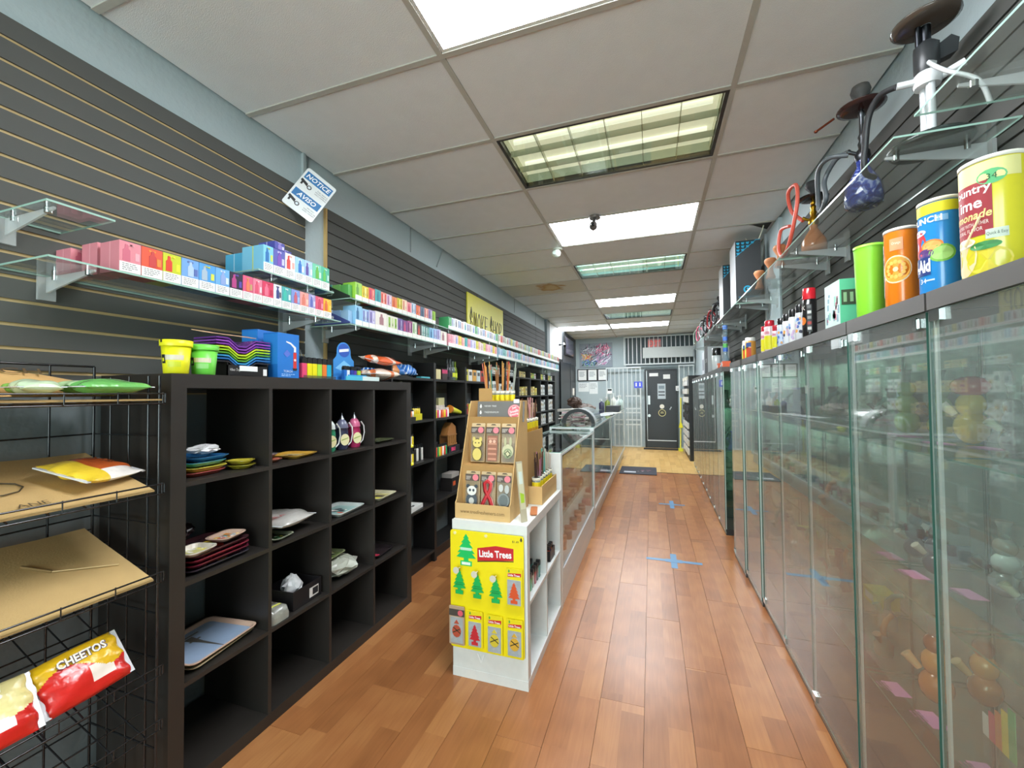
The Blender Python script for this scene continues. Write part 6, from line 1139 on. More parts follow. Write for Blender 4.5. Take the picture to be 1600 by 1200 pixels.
def bubbler(c1, c2):
    t = thing('bubbler_pipe', '', 'glass pipe', (0, 0, 0)); MB(c1, 'bottleglass').lathe([(.03, 0), (.034, .01), (.034, .05), (.018, .075), (.012, .09)], 14).build('chamber', t); MB(c2, 'gloss').tube([(0, 0, .085), (0, 0, .12), (.02, 0, .15), (.055, 0, .165)], [.012, .011, .01, .011], 8).build('mouth_tube', t); MB(c2, 'gloss').cyl((-.02, 0, .06), (-.04, 0, .10), .008, .016, n=10).build('bowl', t); return t
P_green = stacked([('#86b04a', .034, .038), ('#9cc45c', .03, .034), ('#7aa83f', .024, .028)], '#3a5a2a')
P_mush = stacked([('#d8b62a', .036, .045), ('#e0c23a', .03, .034), ('#b5342c', .04, .028)], '#e6ded0')
P_dark = stacked([('#33363a', .034, .036), ('#4a4e52', .028, .032), ('#2a2c30', .022, .025)], '#b9b49a')
P_orange = stacked([('#b5702f', .034, .04), ('#c98a3f', .028, .034), ('#8a4f26', .022, .026)], '#d8b07a')
P_silver = stacked([('#9aa29e', .033, .035), ('#c2c8c2', .028, .03), ('#8a928e', .024, .026)], '#4a504e')
P_beak = beaker('#cfe0da', '#3a4a48'); P_beakd = beaker('#6a7674', '#26302e'); P_beakb = beaker('#9ab8d8', '#3a4a9a'); P_bub = bubbler('#cfe2da', '#5a8a7a'); P_bub2 = bubbler('#d8c8a8', '#a8703a')
PR = {'green': (P_green, 'lime green glass figure pipe'), 'mush': (P_mush, 'red capped yellow mushroom glass pipe'), 'dark': (P_dark, 'black glass figure pipe'), 'orange': (P_orange, 'amber brown glass figure pipe'), 'silver': (P_silver, 'silver grey glass figure pipe'), 'beak': (P_beak, 'clear beaker water pipe'), 'beakd': (P_beakd, 'smoked beaker water pipe'), 'beakb': (P_beakb, 'pale blue beaker water pipe'), 'bub': (P_bub, 'clear green bubbler pipe'), 'bub2': (P_bub2, 'amber mouthed bubbler pipe')}
usedp = set()
def place(kind, x, y, z, rz, where, sc=1):
    src, nm = PR[kind]
    if kind in usedp: o = dup(src)
    else: o = src; usedp.add(kind)
    o.location = (x, y, z+.0012); o.rotation_euler = (0, 0, rz); o['label'] = nm+' '+where; o['group'] = 'glass pipes in the tall cabinets'
    if sc != 1: o.scale = (sc,)*3
    return o
pc = {}
def card(x, y, z, where, rz=0, col='#d88fc0', nm='pink'):
    t = thing('price_card', nm+' price card '+where, 'price card', (x, y, z+.001), rz, 'pink price cards in the tall cabinets'); MB(col, 'print').box(-.022, .022, -.035, .035, 0, .0012).build('card', t); b = MB(); bars(b, T(-.015, .028, .0016) @ RZ(-PI/2), .05, .03, 3, '#8a5a80', seed=2); b.build('print', t)
LV = [.056, .44, .81, 1.222]
# cabinet 0 (rightmost): y .862..1.29 ; 1: 1.30..1.73 ; 2: 1.737..2.167
lay = {0: {2: [('silver', .27, .37, 'at the back of the cabinet under the lemonade can', 1), ('dark', .2, .30, 'in the cabinet under the lemonade can', .9)],
           1: [('silver', .22, .36, 'low in the cabinet under the lemonade can', .9)]},
       1: {3: [('mush', .262, .325, 'on the top shelf under the soda cans', 1.12), ('dark', .295, .20, 'behind the mushroom pipe on the top shelf', 1.15), ('dark', .22, .10, 'near the end of the mushroom pipe shelf', 1.0), ('green', .305, .382, 'at the back corner behind the mushroom pipe', .9)],
           2: [('dark', .18, .35, 'with a pink card on the shelf below the mushroom pipe', .95), ('silver', .27, .23, 'on the shelf below the mushroom pipe', 1.05), ('silver', .295, .12, 'second on the shelf below the mushroom pipe', 1.1), ('dark', .22, .06, 'at the end of the shelf below the mushroom pipe', .95)],
           1: [('orange', .15, .31, 'on the low shelf of the mushroom pipe cabinet', 1.2), ('orange', .28, .34, 'behind the first amber pipe', 1.15), ('silver', .27, .12, 'beside the striped leaflet', .8)]},
       2: {3: [('green', .27, .235, 'on the top shelf beside the smoked beaker', 1.15), ('beakd', .28, .36, 'beside the lime green pipe', .8), ('green', .30, .10, 'second lime one on the green pipe shelf', 1.1), ('bub', .12, .10, 'in front of the lime pipes', .8)],
           2: [('dark', .20, .06, 'with a pink card in the green pipe cabinet', .95), ('silver', .28, .17, 'on the shelf below the lime green pipe', .9)],
           1: [('bub2', .12, .10, 'on the low shelf of the green pipe cabinet', .8), ('bub', .22, .30, 'low in the green pipe cabinet', .9)]}}
for ci, lv_ in lay.items():
    for L_, its in lv_.items():
        for kind, dx, dy, wh, sc in its: place(kind, RXo[ci]+dx, RY[ci]+dy, LV[L_]+.001, rnd.uniform(-.6, .6), wh, sc)
for ci, x, y, z, wh in ((1, .19, .33, 3, 'by the mushroom pipe'), (1, .24, .22, 3, 'behind the mushroom pipe'), (1, .12, .33, 2, 'by the black pipe below the mushroom'), (1, .19, .22, 2, 'by the silver pipe below the mushroom'), (1, .07, .34, 1, 'by the amber pipe'), (1, .10, .22, 1, 'second by the amber pipe'), (1, .12, .05, 1, 'by the striped leaflet'),
                        (2, .20, .23, 3, 'by the lime green pipe'), (2, .22, .11, 3, 'by the second lime green pipe'), (2, .13, .05, 2, 'by the black pipe in the green pipe cabinet'), (0, .2, .38, 2, 'in the cabinet under the lemonade can')): card(RXo[ci]+x-.005, RY[ci]+y, LV[z]+.001, wh, .1)
kinds = ['beak', 'bub', 'beakb', 'silver', 'beakd', 'bub2', 'beak', 'bub']
wn_ = {2: 'mint box cabinet', 3: 'spray can cabinet', 4: 'yellow bottle cabinet', 5: 'orange tub cabinet', 6: 'cabinet before the gap'}
RR = random.Random(3)
for ci in range(3, 7):
    for L_ in (3, 2, 1):
        for k in range(3):
            kind = kinds[(ci*3+L_*2+k) % 8]; place(kind, RXo[ci]+.10+.07*k+RR.uniform(0, .02), RY[ci]+.09+.125*k, LV[L_]+.001, RR.uniform(-1, 1), '%s on the %s shelf, %s' % (['first', 'second', 'third'][k], ['', 'low', 'middle', 'top'][L_], wn_[ci]), .85 if kind.startswith('beak') else .95)
for ci in range(0, 9, 1):
    for L_ in (3, 2):
        for k in range(2):
            kind = kinds[(ci*5+L_+k*3) % 8]; place(kind, RX2[ci]+.09+.1*k, RY2[ci]+.13+.16*k, LV[L_]+.001, RR.uniform(-1, 1), '%s on the %s shelf, cabinet %s the gap' % (['front', 'rear'][k], ['', 'low', 'middle', 'top'][L_], ['first after', 'second after', 'third after', 'fourth after', 'fifth after', 'sixth after', 'seventh after', 'eighth after', 'ninth after'][ci]), .85)
# boxes low in the cabinets
for ci, cc, nm, dz in ((2, '#2f6a9c', 'blue', 2), (2, '#1f4a3a', 'dark green', 2), (3, '#c9cc4a', 'yellow green', 1), (4, '#b9b49a', 'beige', 1), (5, '#9ac04a', 'lime', 1)):
    t = thing('boxed_pipe', nm+' flat box inside the '+wn_[ci], 'box', (RXo[ci]+.22, RY[ci]+(.03 if nm == 'dark green' else .03), LV[dz]+.002+(.0625 if nm == 'dark green' else 0)), 0, 'flat boxes in the cabinets'); MB(cc, 'print').box(.03, .11, 0, .12, .0, .06).build('box', t); MB('#e6e6e0', 'print').box(.0288, .0298, .03, .10, .015, .045).build('label', t)
t = thing('colour_leaflet', 'bright striped leaflet standing on the low shelf of the mushroom pipe cabinet', 'leaflet', (RXo[1]+.20, RY[1]+.10, LV[1]+.002)); 
for k, cc in enumerate(('#4fb06a', '#e8d03a', '#e8823a', '#d83a5a', '#e6e6e6')): MB(cc, 'print').box(-.002, 0, k*.022, k*.022+.0215, 0, .13-.018*k).build('stripe', t)
# ================================================================ ON TOP OF THE CABINETS
ZC = DHT+.0025
def can(cx, cy, rad, h, body, rim, label, deco=None, lid=None):
    t = thing('drink_mix_can', label, 'can', (cx, cy, ZC), 0, 'cans on the glass cabinets')
    MB(body, 'gloss').lathe([(rad*.97, 0), (rad, .004), (rad, h-.006)], 32).build('body', t)
    MB(rim, 'satin').lathe([(rad*1.0, h-.0055), (rad*1.035, h-.005), (rad*1.035, h+.003), (rad*.95, h+.004)], 32).build('lid', t)
    if deco: b = MB(); deco(b, t); b.build('printing', t)
    return t
def cpatch(b, rad, a0, a1, z0, z1, col, e=.0004, n=8, mat='print'):
    n = max(4, int(abs(a1-a0)/.08)); e += .0003
    vs = []
    for z in (z0, z1):
        for k in range(n+1): a = a0+(a1-a0)*k/n; vs.append(((rad+e)*math.cos(a), (rad+e)*math.sin(a), z))
    b.add(vs, [(k+1, k, n+1+k, n+2+k) if a1 < a0 else (k, k+1, n+2+k, n+1+k) for k in range(n)], col, mat)
def cdisc(b, rad, a, z, ra, rz_, col, e=.0006, n=16):
    pts = [((rad+e)*math.cos(a+ra*math.cos(k/n*2*PI)/rad), (rad+e)*math.sin(a+ra*math.cos(k/n*2*PI)/rad), z+rz_*math.sin(k/n*2*PI)) for k in range(n)]
    b.add(pts+[((rad+e+.0002)*math.cos(a), (rad+e+.0002)*math.sin(a), z)], [(k, (k+1) % n, n) for k in range(n)], col, 'print')
def ctext(b, rad, a, z, s_, h, col, e=.001, wmax=None, bold=0, shear=0):
    b.text(s_, h, T(0, 0, z) @ RZ(a+PI/2) @ RX(PI/2), col, wmax=wmax, bold=bold, shear=shear, cyl=rad+e)
AF = PI+.70       # direction of the camera as seen from the cans (towards -x, -y)
def d_country(b, t):
    q = .05; cpatch(b, q, AF-1.7, AF+1.2, .20, .240, '#eae39a', .0003); cpatch(b, q, AF-1.9, AF+.30, .085, .20, '#9c3038', .0005); ctext(b, q, AF-.55, .172, 'Country', .024, '#f2ece4', .0012, .085, bold=.02); ctext(b, q, AF-.62, .145, 'Time', .024, '#f2ece4', .0012, .065, bold=.02); ctext(b, q, AF-.55, .122, 'Lemonade', .018, '#ead88a', .0012, .085, shear=.2, bold=.02); ctext(b, q, AF-.55, .108, 'DRINK MIX WITH OTHER', .008, '#e6dcd2', .0012, .075); ctext(b, q, AF-.6, .096, 'NATURAL FLAVOR', .008, '#e6dcd2', .0012, .062)
    cdisc(b, q, AF-.75, .045, .028, .044, '#e0c896', .0008); cdisc(b, q, AF-.75, .075, .026, .010, '#f0e6ca', .0012); cdisc(b, q, AF+.12, .030, .036, .028, '#d8c636', .0008); cdisc(b, q, AF+.05, .062, .024, .009, '#3f8a4a', .0014); cdisc(b, q, AF+.30, .205, .022, .016, '#5fb878', .0010); ctext(b, q, AF+.30, .199, '34', .012, '#1f5a34', .0016); cpatch(b, q, AF+.08, AF+.72, .074, .094, '#c9d4c4', .0010); ctext(b, q, AF+.40, .079, 'Quick & Easy', .009, '#4a5a4a', .0016, .030)
    b.cyl(((q+.002)*math.cos(AF-.62), (q+.002)*math.sin(AF-.62), .070), ((q+.002)*math.cos(AF-.05), (q+.002)*math.sin(AF-.05), .125), .0026, n=6, col='#ead2a4')
can(.711, 1.172, .05, .248, '#e3d83a', '#eceadc', 'yellow Country Time lemonade can, the largest on the cabinets', d_country)
def d_kool(b, t):
    q = .0405; cpatch(b, q, AF-1.6, AF+1.5, .198, .224, '#e6dc2a', .0003); ctext(b, q, AF-.35, .176, 'PUNCH', .016, '#f0f4f8', bold=.03); cpatch(b, q, AF+.25, AF+.75, .175, .19, '#7fb8e6', .0006)
    cdisc(b, q, AF-.75, .125, .020, .036, '#c8343c', .0006); cdisc(b, q, AF-.75, .156, .020, .008, '#eed8d8', .0009); cdisc(b, q, AF-.02, .118, .022, .015, '#e08a3a', .0008); cdisc(b, q, AF-.02, .118, .018, .011, '#f0b060', .0012); cdisc(b, q, AF+.45, .095, .025, .022, '#7ac04a', .0009); cdisc(b, q, AF+.45, .095, .020, .017, '#a8d87a', .0013); cdisc(b, q, AF-.35, .100, .018, .012, '#5a3a7a', .0012)
    cpatch(b, q, AF-1.6, AF-.08, .046, .092, '#1f3a7a', .0010); ctext(b, q, AF-1.0, .053, 'Kool-Aid', .034, '#f4f6f8', .0016, .078, bold=.04); ctext(b, q, AF-.5, .026, '34', .012, '#eef4fa', .001); cpatch(b, q, AF-.35, AF+.1, .03, .034, '#bcd8f0', .0007)
can(.7015, 1.328, .0405, .232, '#2f8fd8', '#ece8d0', 'blue Kool-Aid punch can with a yellow top band', d_kool)
def d_sunk(b, t):
    q = .0375; cdisc(b, q, AF+.10, .105, .035, .040, '#f4dcae', .0006, 28); cdisc(b, q, AF+.10, .105, .0315, .036, '#e8a436', .0010, 28); cdisc(b, q, AF+.10, .105, .006, .007, '#f6dca4', .0018)
    for k in range(12): a = k/12*2*PI; cdisc(b, q, AF+.10+.019*math.cos(a)/q, .105+.022*math.sin(a), .0050, .0060, '#f2bd58', .0014, 8)
    cpatch(b, q, AF-1.25, AF-.88, .03, .185, '#e8e2d8', .0006); cpatch(b, q, AF-.25, AF+.55, .160, .195, '#f0a070', .0007); ctext(b, q, AF+.15, .175, 'Orange', .010, '#fbe8d4', .0011, .02)
    b.text('Sunkist', .018, T(0, 0, .108) @ RZ(AF-.58+PI/2) @ RX(PI/2) @ RZ(-PI/2), '#2a3a6a', wmax=.12, bold=.03, cyl=None) if False else None
    for i, ch in enumerate('SUNKIST'): ctext(b, q, AF-1.06, .165-.019*i, ch, .014, '#2c3f70', .001, bold=.05)
can(.6995, 1.495, .0375, .222, '#ea7f1c', '#eee6dc', 'orange soda can with an orange slice', d_sunk)
t = thing('plastic_cup', 'tall lime green plastic cup', 'cup', (.7005, 1.68, ZC)); MB('#8fdc3a', 'satin').lathe([(.034, 0), (.036, .006), (.040, .205), (.0405, .215), (.041, .235), (.0415, .236)], 28).build('cup', t); MB('#9ae548', 'satin').lathe([(.0425, .231), (.0425, .239), (.039, .239)], 28, caps=False).build('rim', t)
t = thing('mint_box', 'mint green patterned box standing on the cabinet top', 'box', (.69, 1.80, ZC), .0); MB('#5fbf94', 'print').box(-.03, .06, 0, .135, 0, .165).build('box', t); R = random.Random(4)
b = MB('#dfe6e4', 'print'); b.box(-.0312, -.0302, .001, .134, .0, .164, '#cfe6dc')
for k in range(22): y_, z_ = R.uniform(.004, .115), R.uniform(.01, .12); b.box(-.0320, -.0313, y_, y_+.012, z_, z_+R.uniform(.01, .04), R.choice(['#8fd0bc', '#e08aa0', '#7fa8b8', '#f0f4f0']))
b.build('pattern', t); b = MB('#3f4a38', 'print'); b.box(-.026, .056, -.0012, -.0002, .07, .125); [b.box(-.02+.02*k, -.01+.02*k, -.002, -.0013, .08, .115, '#8fb48a') for k in range(4)]; b.build('leaf_print', t)
def spray(cx, cy, rad, h, body, cap, label, extra=None, caph=.3):
    t = thing('spray_can', label, 'spray can', (cx, cy, ZC), 0, 'bottles and sprays on the cabinets'); MB(body, 'gloss').lathe([(rad*.96, 0), (rad, .003), (rad, h*(1-caph)), (rad*.9, h*(1-caph)+.004)], 18).build('body', t); MB(cap, 'gloss').lathe([(rad*.92, h*(1-caph)+.0045), (rad*.92, h-.003), (rad*.85, h)], 18).build('cap', t)
    if extra: b = MB(); extra(b, rad, h); b.build('label', t)
def d_black(b, q, h): cpatch(b, q, AF+.2, AF+.9, h*.1, h*.66, '#3a3a3c', .0004); [cpatch(b, q, AF+.3, AF+.8, h*(.14+.11*k), h*(.2+.11*k), ['#c9c9c4', '#a83a34', '#8a8a88', '#d8d8d2', '#6a6a6a'][k], .0008) for k in range(5)]; cdisc(b, q, AF-.4, h*.33, .014, .018, '#d8762c', .0006); ctext(b, q, AF-.35, h*.55, 'X', .02, '#d8d4cc')
spray(.688, 2.195, .028, .222, '#1d1c1d', '#cc2430', 'black spray can with a tall red cap', d_black, .25)
def d_flow(b, q, h): [cdisc(b, q, AF+RR.uniform(-.8, .8), h*RR.uniform(.1, .6), .006, .008, RR.choice(['#4a70b8', '#c9b0d0', '#e0a050', '#3a3a4a', '#8fb4d8']), .0005+.0001*k, 8) for k in range(12)]
spray(.683, 2.30, .020, .17, '#d8dade', '#1c1c1e', 'white patterned bottle beside the black spray can', d_flow, .26); spray(.681, 2.395, .020, .165, '#e6e6e6', '#1c1c1e', 'white and amber patterned bottle, second from the spray can', d_flow, .26); spray(.683, 2.50, .021, .16, '#e2e6ea', '#1c1c1e', 'white and grey patterned bottle, third from the spray can', d_flow, .26); spray(.683, 2.60, .021, .155, '#c9d8ea', '#1c1c1e', 'pale blue patterned bottle next to the red topped ones', d_flow, .26)
def d_yel(b, q, h): cpatch(b, q, AF-1.3, AF+1.2, h*.05, h*.5, '#e6e02a', .0005); cpatch(b, q, AF-.6, AF+.6, h*.55, h*.64, '#d890a0', .0005)
spray(.683, 2.71, .018, .135, '#e6d8dc', '#c8283a', 'small yellow and white bottle with a red cap', d_yel, .28); spray(.689, 2.86, .028, .185, '#ead8dc', '#c8283a', 'large yellow and white bottle with a red cap', d_yel, .22); spray(.689, 2.96, .024, .165, '#ead8dc', '#c8283a', 'middle sized yellow and white bottle with a red cap', d_yel, .22)
def d_org(b, q, h): cpatch(b, q, AF-.2, AF+.8, h*.02, h*.5, '#d8502c', .0005); cpatch(b, q, AF-1.2, AF-.2, h*.02, h*.6, '#c9d04a', .0005); [cdisc(b, q, AF-.4+.2*k, h*.5, .01, .01, '#3a2a2a', .0008, 8) for k in range(3)]; cpatch(b, q, AF-.2, AF+.8, h*.55, h*.75, '#3a5aa0', .0005)
spray(.705, 3.45, .036, .155, '#e0a04a', '#f0f0ec', 'orange and lime tub with a white cap', d_org, .2); spray(.70, 3.56, .03, .145, '#d8d8a0', '#f0f0ec', 'lime tub with a white cap behind the orange one', d_org, .25)
t = thing('water_pipe', 'tall straight water pipe with green and blue bands on the cabinet', 'water pipe', (.715, 4.05, .001)); 
o = t; o.location = (.72, 4.62, ZC)
MB('#c2d4dc', 'bottleglass').lathe([(.055, 0), (.05, .02), (.022, .12), (.022, .40), (.028, .41)], 16, caps=False).build('tube', t)
for z, cc in ((.16, '#3f6ac0'), (.20, '#5fb05a'), (.27, '#4f78c8'), (.385, '#5a86d0')): MB(cc, 'gloss').lathe([(.0228, z), (.0235, z+.02), (.0228, z+.04)], 16, caps=False).build('band', t)
for k, (x, y, z0) in enumerate(((.70, 4.50, 0), (.70, 4.80, 0))):
    t = thing('small_box', ['small red orange box beside the banded water pipe', 'second small red orange box past the banded water pipe'][k], 'box', (x, y, ZC)); MB('#d8603a', 'print').box(-.03, .04, -.03, .03, 0, .055).build('box', t); MB('#e8e0d8', 'print').box(-.0312, -.0302, -.02, .02, .01, .035).build('label', t)
spray(.725, 5.25, .05, .26, '#c9cfd0', '#1d1d1f', 'clear canister with a black collar on the second cabinet run', None, .35)
t = thing('black_box', 'black box with white script on the second cabinet run', 'box', (.72, 5.65, ZC)); MB('#2a2b2d', 'print').box(-.04, .2, 0, .30, 0, .32).box(-.04, .2, -.012, -.0005, 0, .32, '#b9bec0').build('box', t); b = MB(); b.text('LOVE', .05, frame((-.0412, .15, .13), (0, -1, 0), (0, 0, 1)), '#d8d8d4', wmax=.2); b.build('lettering', t)
t = thing('white_box', 'white box with grey figures behind the black script box', 'box', (.73, 6.1, ZC)); MB('#c9cdd2', 'print').box(-.04, .2, 0, .25, 0, .30).build('box', t); MB('#7a7f8a', 'print').box(-.0412, -.0402, .06, .2, .05, .2).build('figure_print', t)
# ================================================================ RIGHT WALL: glass shelves with hookahs
RZs = 2.17
segr = [(.30, 1.455, 'right wall glass shelf under the big black hookah'), (1.56, 2.78, 'right wall glass shelf under the blue hookah'), (2.80, 4.05, 'right wall glass shelf under the orange hookah and clay bowls'), (4.08, 5.28, 'right wall glass shelf under the two tall black boxes'), (5.30, 6.5, 'right wall glass shelf of dark hookahs past the boxes'), (6.52, 8.2, 'last right wall glass shelf of hookahs')]
for a_, c_, lb in segr: glass_shelf(a_, c_, RZs, 1, lb)
def spline(P, n=8):
    out = []; P = [Vector(p) for p in P]; Q = [P[0]]+P+[P[-1]]
    for i in range(1, len(Q)-2):
        for k in range(n):
            t_ = k/n; a, b_, c, d = Q[i-1], Q[i], Q[i+1], Q[i+2]
            out.append(.5*((2*b_)+(c-a)*t_+(2*a-5*b_+4*c-d)*t_*t_+(3*b_-a-3*c+d)*t_**3))
    return out+[P[-1]]
def hookah(loc, label, vase, vmat, stem, tray_c, bowl, hose, hose_pts, vr=.06, vh=.17, H=.46, tr=.085, smat='metal', hr=.010, group='hookahs on the right wall shelf', tilt=0):
    t = thing('hookah', label, 'hookah', loc, 0, group)
    MB(vase, vmat).lathe([(vr*.75, 0), (vr*.95, .008), (vr, vh*.22), (vr*.92, vh*.45), (vr*.5, vh*.75), (vr*.3, vh*.88), (vr*.34, vh)], 22).build('vase', t)
    z0 = vh; z1 = H
    prof = [(vr*.34, z0), (vr*.42, z0+.015), (vr*.38, z0+.04), (.012, z0+.055), (.016, z0+.075), (.010, z0+.09), (.015, z0+.105), (.009, z0+.12), (.008, z1-.03), (.012, z1-.02), (.008, z1)]
    MB(stem, smat).lathe(prof, 14).build('stem', t)
    MB(stem, smat).cyl((-.01, 0, z0+.03), (-.045, .0, z0+.045), .008, n=8).cyl((-.045, 0, z0+.045), (-.055, 0, z0+.05), .011, n=8).build('hose_port', t)
    MB(tray_c, 'gloss').lathe([(.01, z1), (tr*.7, z1+.003), (tr, z1+.012), (tr, z1+.015), (tr*.65, z1+.006), (.012, z1+.004)], 26, caps=False).build('tray', t)
    MB(bowl, 'matte').lathe([(.010, z1+.004), (.012, z1+.03), (.013, z1+.045), (.032, z1+.07), (.036, z1+.085), (.030, z1+.105), (.018, z1+.11)], 18).build('bowl', t)
    if hose_pts: MB(hose, 'satin').tube(spline(hose_pts), hr, 8).build('hose', t)
    return t
Z = RZs+.0015
t = thing('hookah', 'big black hookah on a wide flat base under the ceiling', 'hookah', (.865, 1.675, Z), 0, 'hookahs on the right wall shelf')
MB('#2b3330', 'gloss').lathe([(.10, 0), (.105, .006), (.10, .018), (.03, .024)], 28).build('base_plate', t)
for dy in (-.016, .016): MB('#d2d6d8', 'gloss').cyl((0, dy, .024), (0, dy, .20), .012, n=12).build('column', t)
MB('#e2e4e6', 'gloss').lathe([(.032, .20), (.036, .21), (.036, .235), (.028, .245)], 18).cyl((-.03, 0, .222), (-.075, .01, .226), .011, n=10).cyl((.03, 0, .225), (.08, -.03, .24), .012, n=10).build('collar', t)
MB('#2c2e30', 'satin').lathe([(.03, .2455), (.033, .26), (.033, .33), (.02, .345)], 8).prism([(.02, .27), (.07, .29), (.075, .33), (.055, .345), (.02, .32)], -.018, .018, M=RX(PI/2)).build('chamber', t)
MB('#3a3c40', 'metal').lathe([(.013, .345), (.013, .40)], 12).cyl((-.02, 0, .33), (-.02, 0, .40), .008, n=8).build('stem', t)
MB('#4a4038', 'gloss').lathe([(.014, .40), (.07, .402), (.085, .412), (.085, .416), (.06, .408), (.014, .406)], 28, caps=False).build('tray', t)
MB('#2a2a2c', 'satin').tube(spline([(-.075, .01, .226), (-.10, .06, .235), (-.115, .10, .19), (-.115, .13, .10), (-.11, .15, .02), (-.06, .20, .014)]), .010, 8).build('hose', t)
MB('#cfd2d2', 'satin').tube(spline([(.0, -.04, .25), (-.03, -.07, .235), (-.02, -.12, .17), (.03, -.16, .10), (.05, -.17, .02)]), .006, 6).build('chain_hose', t)
# second big one's corrugated hose
hookah((.875, 2.13, Z), 'blue marbled hookah with a red brown tray and black bowl', '#3a4aa8', 'marble_blue', '#5a5c60', '#3a2220', '#4a4846', '#5a6064', [(-.05, 0, .235), (-.11, .03, .25), (-.12, .12, .24), (-.10, .19, .15), (-.09, .20, .08), (-.10, .10, .10), (-.09, .14, .20), (-.06, .10, .27), (-.02, .06, .28)], .068, .20, .42, .085)
t = thing('tray_tongs', 'short copper tongs sticking out of the red brown tray', 'tongs', (.80, 2.19, Z+.44)); MB('#8a4a36', 'metal').cyl((0, 0, 0), (-.05, .06, -.012), .005, n=8).ell((-.05, .06, -.012), .009, .009, .007, 8, 6).build('tongs', t)
hookah((.89, 2.74, Z), 'orange glass hookah with a coral hose and black tray', '#e08a4a', 'gloss', '#b8902a', '#1c1c1e', '#2e2e30', '#ee6a58', [(-.05, 0, .19), (-.09, .05, .27), (-.12, .0, .36), (-.11, -.1, .36), (-.12, -.15, .25), (-.13, -.10, .12), (-.13, .0, .04), (-.125, .12, .03), (-.13, .17, .10), (-.12, .15, .20), (-.10, .06, .19)], .062, .155, .30, .075)
for k, (x, y) in enumerate(((.785, 2.985), (.80, 3.26), (.80, 3.57))):
    t = thing('clay_bowl', ['terracotta clay bowl next to the orange hookah', 'terracotta clay bowl between the other two', 'terracotta clay bowl nearest the tall black boxes'][k], 'hookah bowl', (x, y, Z), 0, 'clay hookah bowls'); MB('#d08a5c', 'matte').lathe([(.028, 0), (.030, .01), (.018, .04), (.016, .075), (.034, .11), (.038, .125), (.03, .138), (.02, .135)], 18).build('bowl', t); MB('#b06a40', 'matte').lathe([(.018, .1355), (.018, .137)], 12).build('opening', t)
    t = thing('bowl_stand', ['round glass stand beside the first clay bowl', 'round glass stand beside the middle clay bowl', 'round glass stand beside the last clay bowl'][k], 'glass stand', (x+.10, y, Z), 0, 'glass stands'); MB('#cfd8d4', 'bottleglass').lathe([(.05, 0), (.052, .01), (.02, .03), (.018, .05), (.045, .06)], 16).build('stand', t)
def hookah_box(x, y, w_, d, h, label, emblem):
    t = thing('hookah_box', label, 'box', (x, y, Z), 0, 'tall black hookah boxes'); MB('#3b3d3f', 'print').box(0, d, 0, w_, 0, h).build('box', t); MB('#c3c9cc', 'print').box(-.0012, -.0002, 0.001, w_-.001, .001, h-.001).build('silver_side', t)
    b = MB('#2fa3c8', 'print'); Fd = frame((0, -.0004, 0), (1, 0, 0), (0, 0, 1))
    b.prism([(0, h), (0, h-.13), (.005, h-.13), (d*.8, h-.003), (d*.8, h)], 0, .0003, '#1a2a32', M=Fd)
    for k in range(4):
        for m in range(4-k): b.prism([(.008+m*d*.19, h-.014-k*.03), (.008+m*d*.19+d*.14, h-.014-k*.03), (.008+m*d*.19+d*.10, h-.034-k*.03), (.012+m*d*.19, h-.030-k*.03)], .0003, .0007, M=Fd)
    b.prism([(.0, h-.137), (.006, h-.137), (d*.84, h-.002), (d*.8, h-.002)], .0003, .0006, M=Fd)
    MB('#2fa3c8', 'print').box(-.0, d, -.0006, -.0001, h-.005, h).build('top_band', t)
    if emblem:
        b.build('pattern', t); b = MB('#2fa3c8', 'print')
        b.lathe([(.032, .0003), (.032, .0008)], 20, '#2fa3c8', M=Fd @ T(d*.45, .125, 0)); b.lathe([(.020, .0009), (.020, .0012)], 18, '#2b2f33', M=Fd @ T(d*.45, .125, 0)); b.lathe([(.010, .0013), (.010, .0016)], 14, '#4fc0dc', M=Fd @ T(d*.47, .128, 0))
        b.box(.02, d-.02, -.0008, -.0002, .05, .064, '#3a6a80')
    b.build('emblem' if emblem else 'pattern', t)
hookah_box(.735, 4.10, .26, .20, .56, 'larger tall black box with turquoise corner pattern', True); hookah_box(.725, 4.72, .24, .15, .53, 'narrower tall black box with turquoise corner pattern', False)
for k in range(6):
    y = 5.4+k*.46; nm = ['grey', 'red hosed', 'black', 'silver', 'pink and black', 'pale green'][k]
    hookah((.86, y, Z), nm+' hookah in the far row, %s past the tall boxes' % ordw[k], ['#4a4f52', '#7a3a3a', '#26282a', '#8a9090', '#8a4a5a', '#8fa89a'][k], 'gloss', '#4a4c4e', '#2a2a2c', ['#4a4642', '#33302e', '#2a2a2c', '#5a4a44', '#3a3a3c', '#4a4a48'][k], ['#4a4c50', '#c8303a', '#2a2a2c', '#9aa0a0', '#d05a7a', '#a8b8ac'][k], [(-.05, 0, .2), (-.10, .05, .28), (-.13, .12, .22), (-.13, .16, .1), (-.12, .06, .05), (-.11, -.06, .1), (-.12, -.1, .2)], .06, .16, .34, .07)
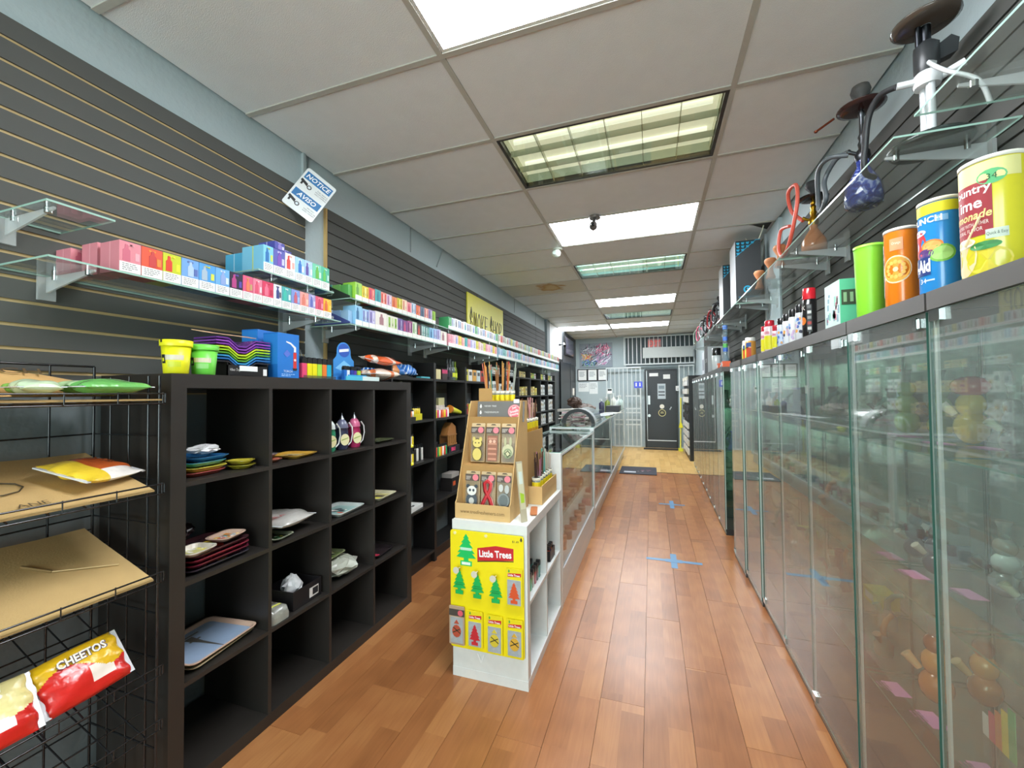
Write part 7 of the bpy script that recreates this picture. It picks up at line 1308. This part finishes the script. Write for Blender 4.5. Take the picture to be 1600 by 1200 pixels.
# ================================================================ FAR RIGHT: hanging racks, yellow mop
for k in range(3):
    y = 8.95+k*.45; t = thing('peg_rack', ['black peg rack of white carded goods after the cabinets', 'middle black peg rack of white carded goods', 'black peg rack of carded goods nearest the door'][k], 'rack', (.70, y, 0)); MB('#1e1e20', 'satin').box(.02, .30, 0, .40, 0.001, 1.72).build('panel', t)
    for r_ in range(9):
        for c_ in range(3):
            cc = ['#e6e4dc', '#d8d4c4', '#c9ccd0'][(r_+c_) % 3] if r_ not in (4, 5) else '#3a3a3e'
            MB(cc, 'print').box(-.012, .018, .03+c_*.12, .12+c_*.12, .12+r_*.175, .12+r_*.175+.11).build('carded_item', t)
    MB('#dcd8c8', 'print').box(-.012, .018, .10, .30, 1.60, 1.70).build('top_card', t)
t = thing('yellow_mop', 'bright yellow mop handle leaning by the door', 'mop', (.64, 10.45, .001)); MB('#e6e02a', 'gloss').cyl((0, 0, .05), (.03, .1, 1.25), .014, n=8).build('handle', t); MB('#e6e02a', 'gloss').prism([(-.02, .0), (.02, 0), (.05, -.12), (-.05, -.12)], -.02, .02, M=T(.015, .04, .66) @ RX(PI/2)).build('grip', t); MB('#d8d83a', 'satin').box(-.05, .05, -.08, .08, 0, .06).build('head', t)
t = thing('alarm_panel', 'small white alarm box at the door frame', 'alarm', (.60, YB-.12, 1.42)); MB('#e6e8e6', 'satin').box(-.02, .06, 0, .035, 0, .12).build('box', t); MB('#8a8f8c', 'satin').box(.0, .04, -.003, 0, .03, .05).build('grille', t)
# ================================================================ CEILING FITTINGS
t = thing('ceiling_camera', 'small dark dome camera hanging before the bright panel', 'camera', (-.41, 3.36, CEIL-.012)); MB('#6a625c', 'satin').lathe([(.045, -.012), (.05, 0), (.05, .005)], 16).build('mount', t); MB('#55504c', 'satin').cyl((0, 0, -.01), (-.01, -.012, -.05), .014, n=8).build('arm', t); MB('#5e5a58', 'gloss').ell((-.012, -.016, -.075), .036, .036, .038).build('eye', t); MB('#1c1c1e', 'gloss').lathe([(.016, 0), (.012, .006)], 12, M=frame((-.012, -.051, -.078), (1, 0, 0), (0, 0, 1))).build('lens', t)
t = thing('motion_sensor', 'white round sensor on the ceiling by the bright panel', 'sensor', (-.86, 4.0, CEIL-.002)); MB('#dfe4da', 'satin').lathe([(.045, -.012), (.05, 0), (.05, .002)], 18).build('base', t); MB('#d3e0d4', 'gloss').ell((-.01, -.01, -.05), .045, .045, .04).build('dome', t); MB('#9aa8a0', 'gloss').lathe([(.022, 0), (.018, .006)], 14, M=frame((-.02, -.054, -.055), (1, 0, 0), (0, 0, 1))).build('lens', t)
MB('#3a3732', 'matte').poly([(.80, 3.98, CEIL-.002), (1.0, 3.98, CEIL-.002), (1.0, 4.16, CEIL-.002), (.86, 4.02, CEIL-.002)][::-1]).build('tile_gap', ce)
MB('#d8d4c0', 'satin').tube(spline([(.95, 4.05, CEIL-.001), (.93, 4.1, CEIL-.08), (.90, 4.2, CEIL-.14), (.86, 4.3, CEIL-.02)]), .005, 6).build('loose_wire', ce)
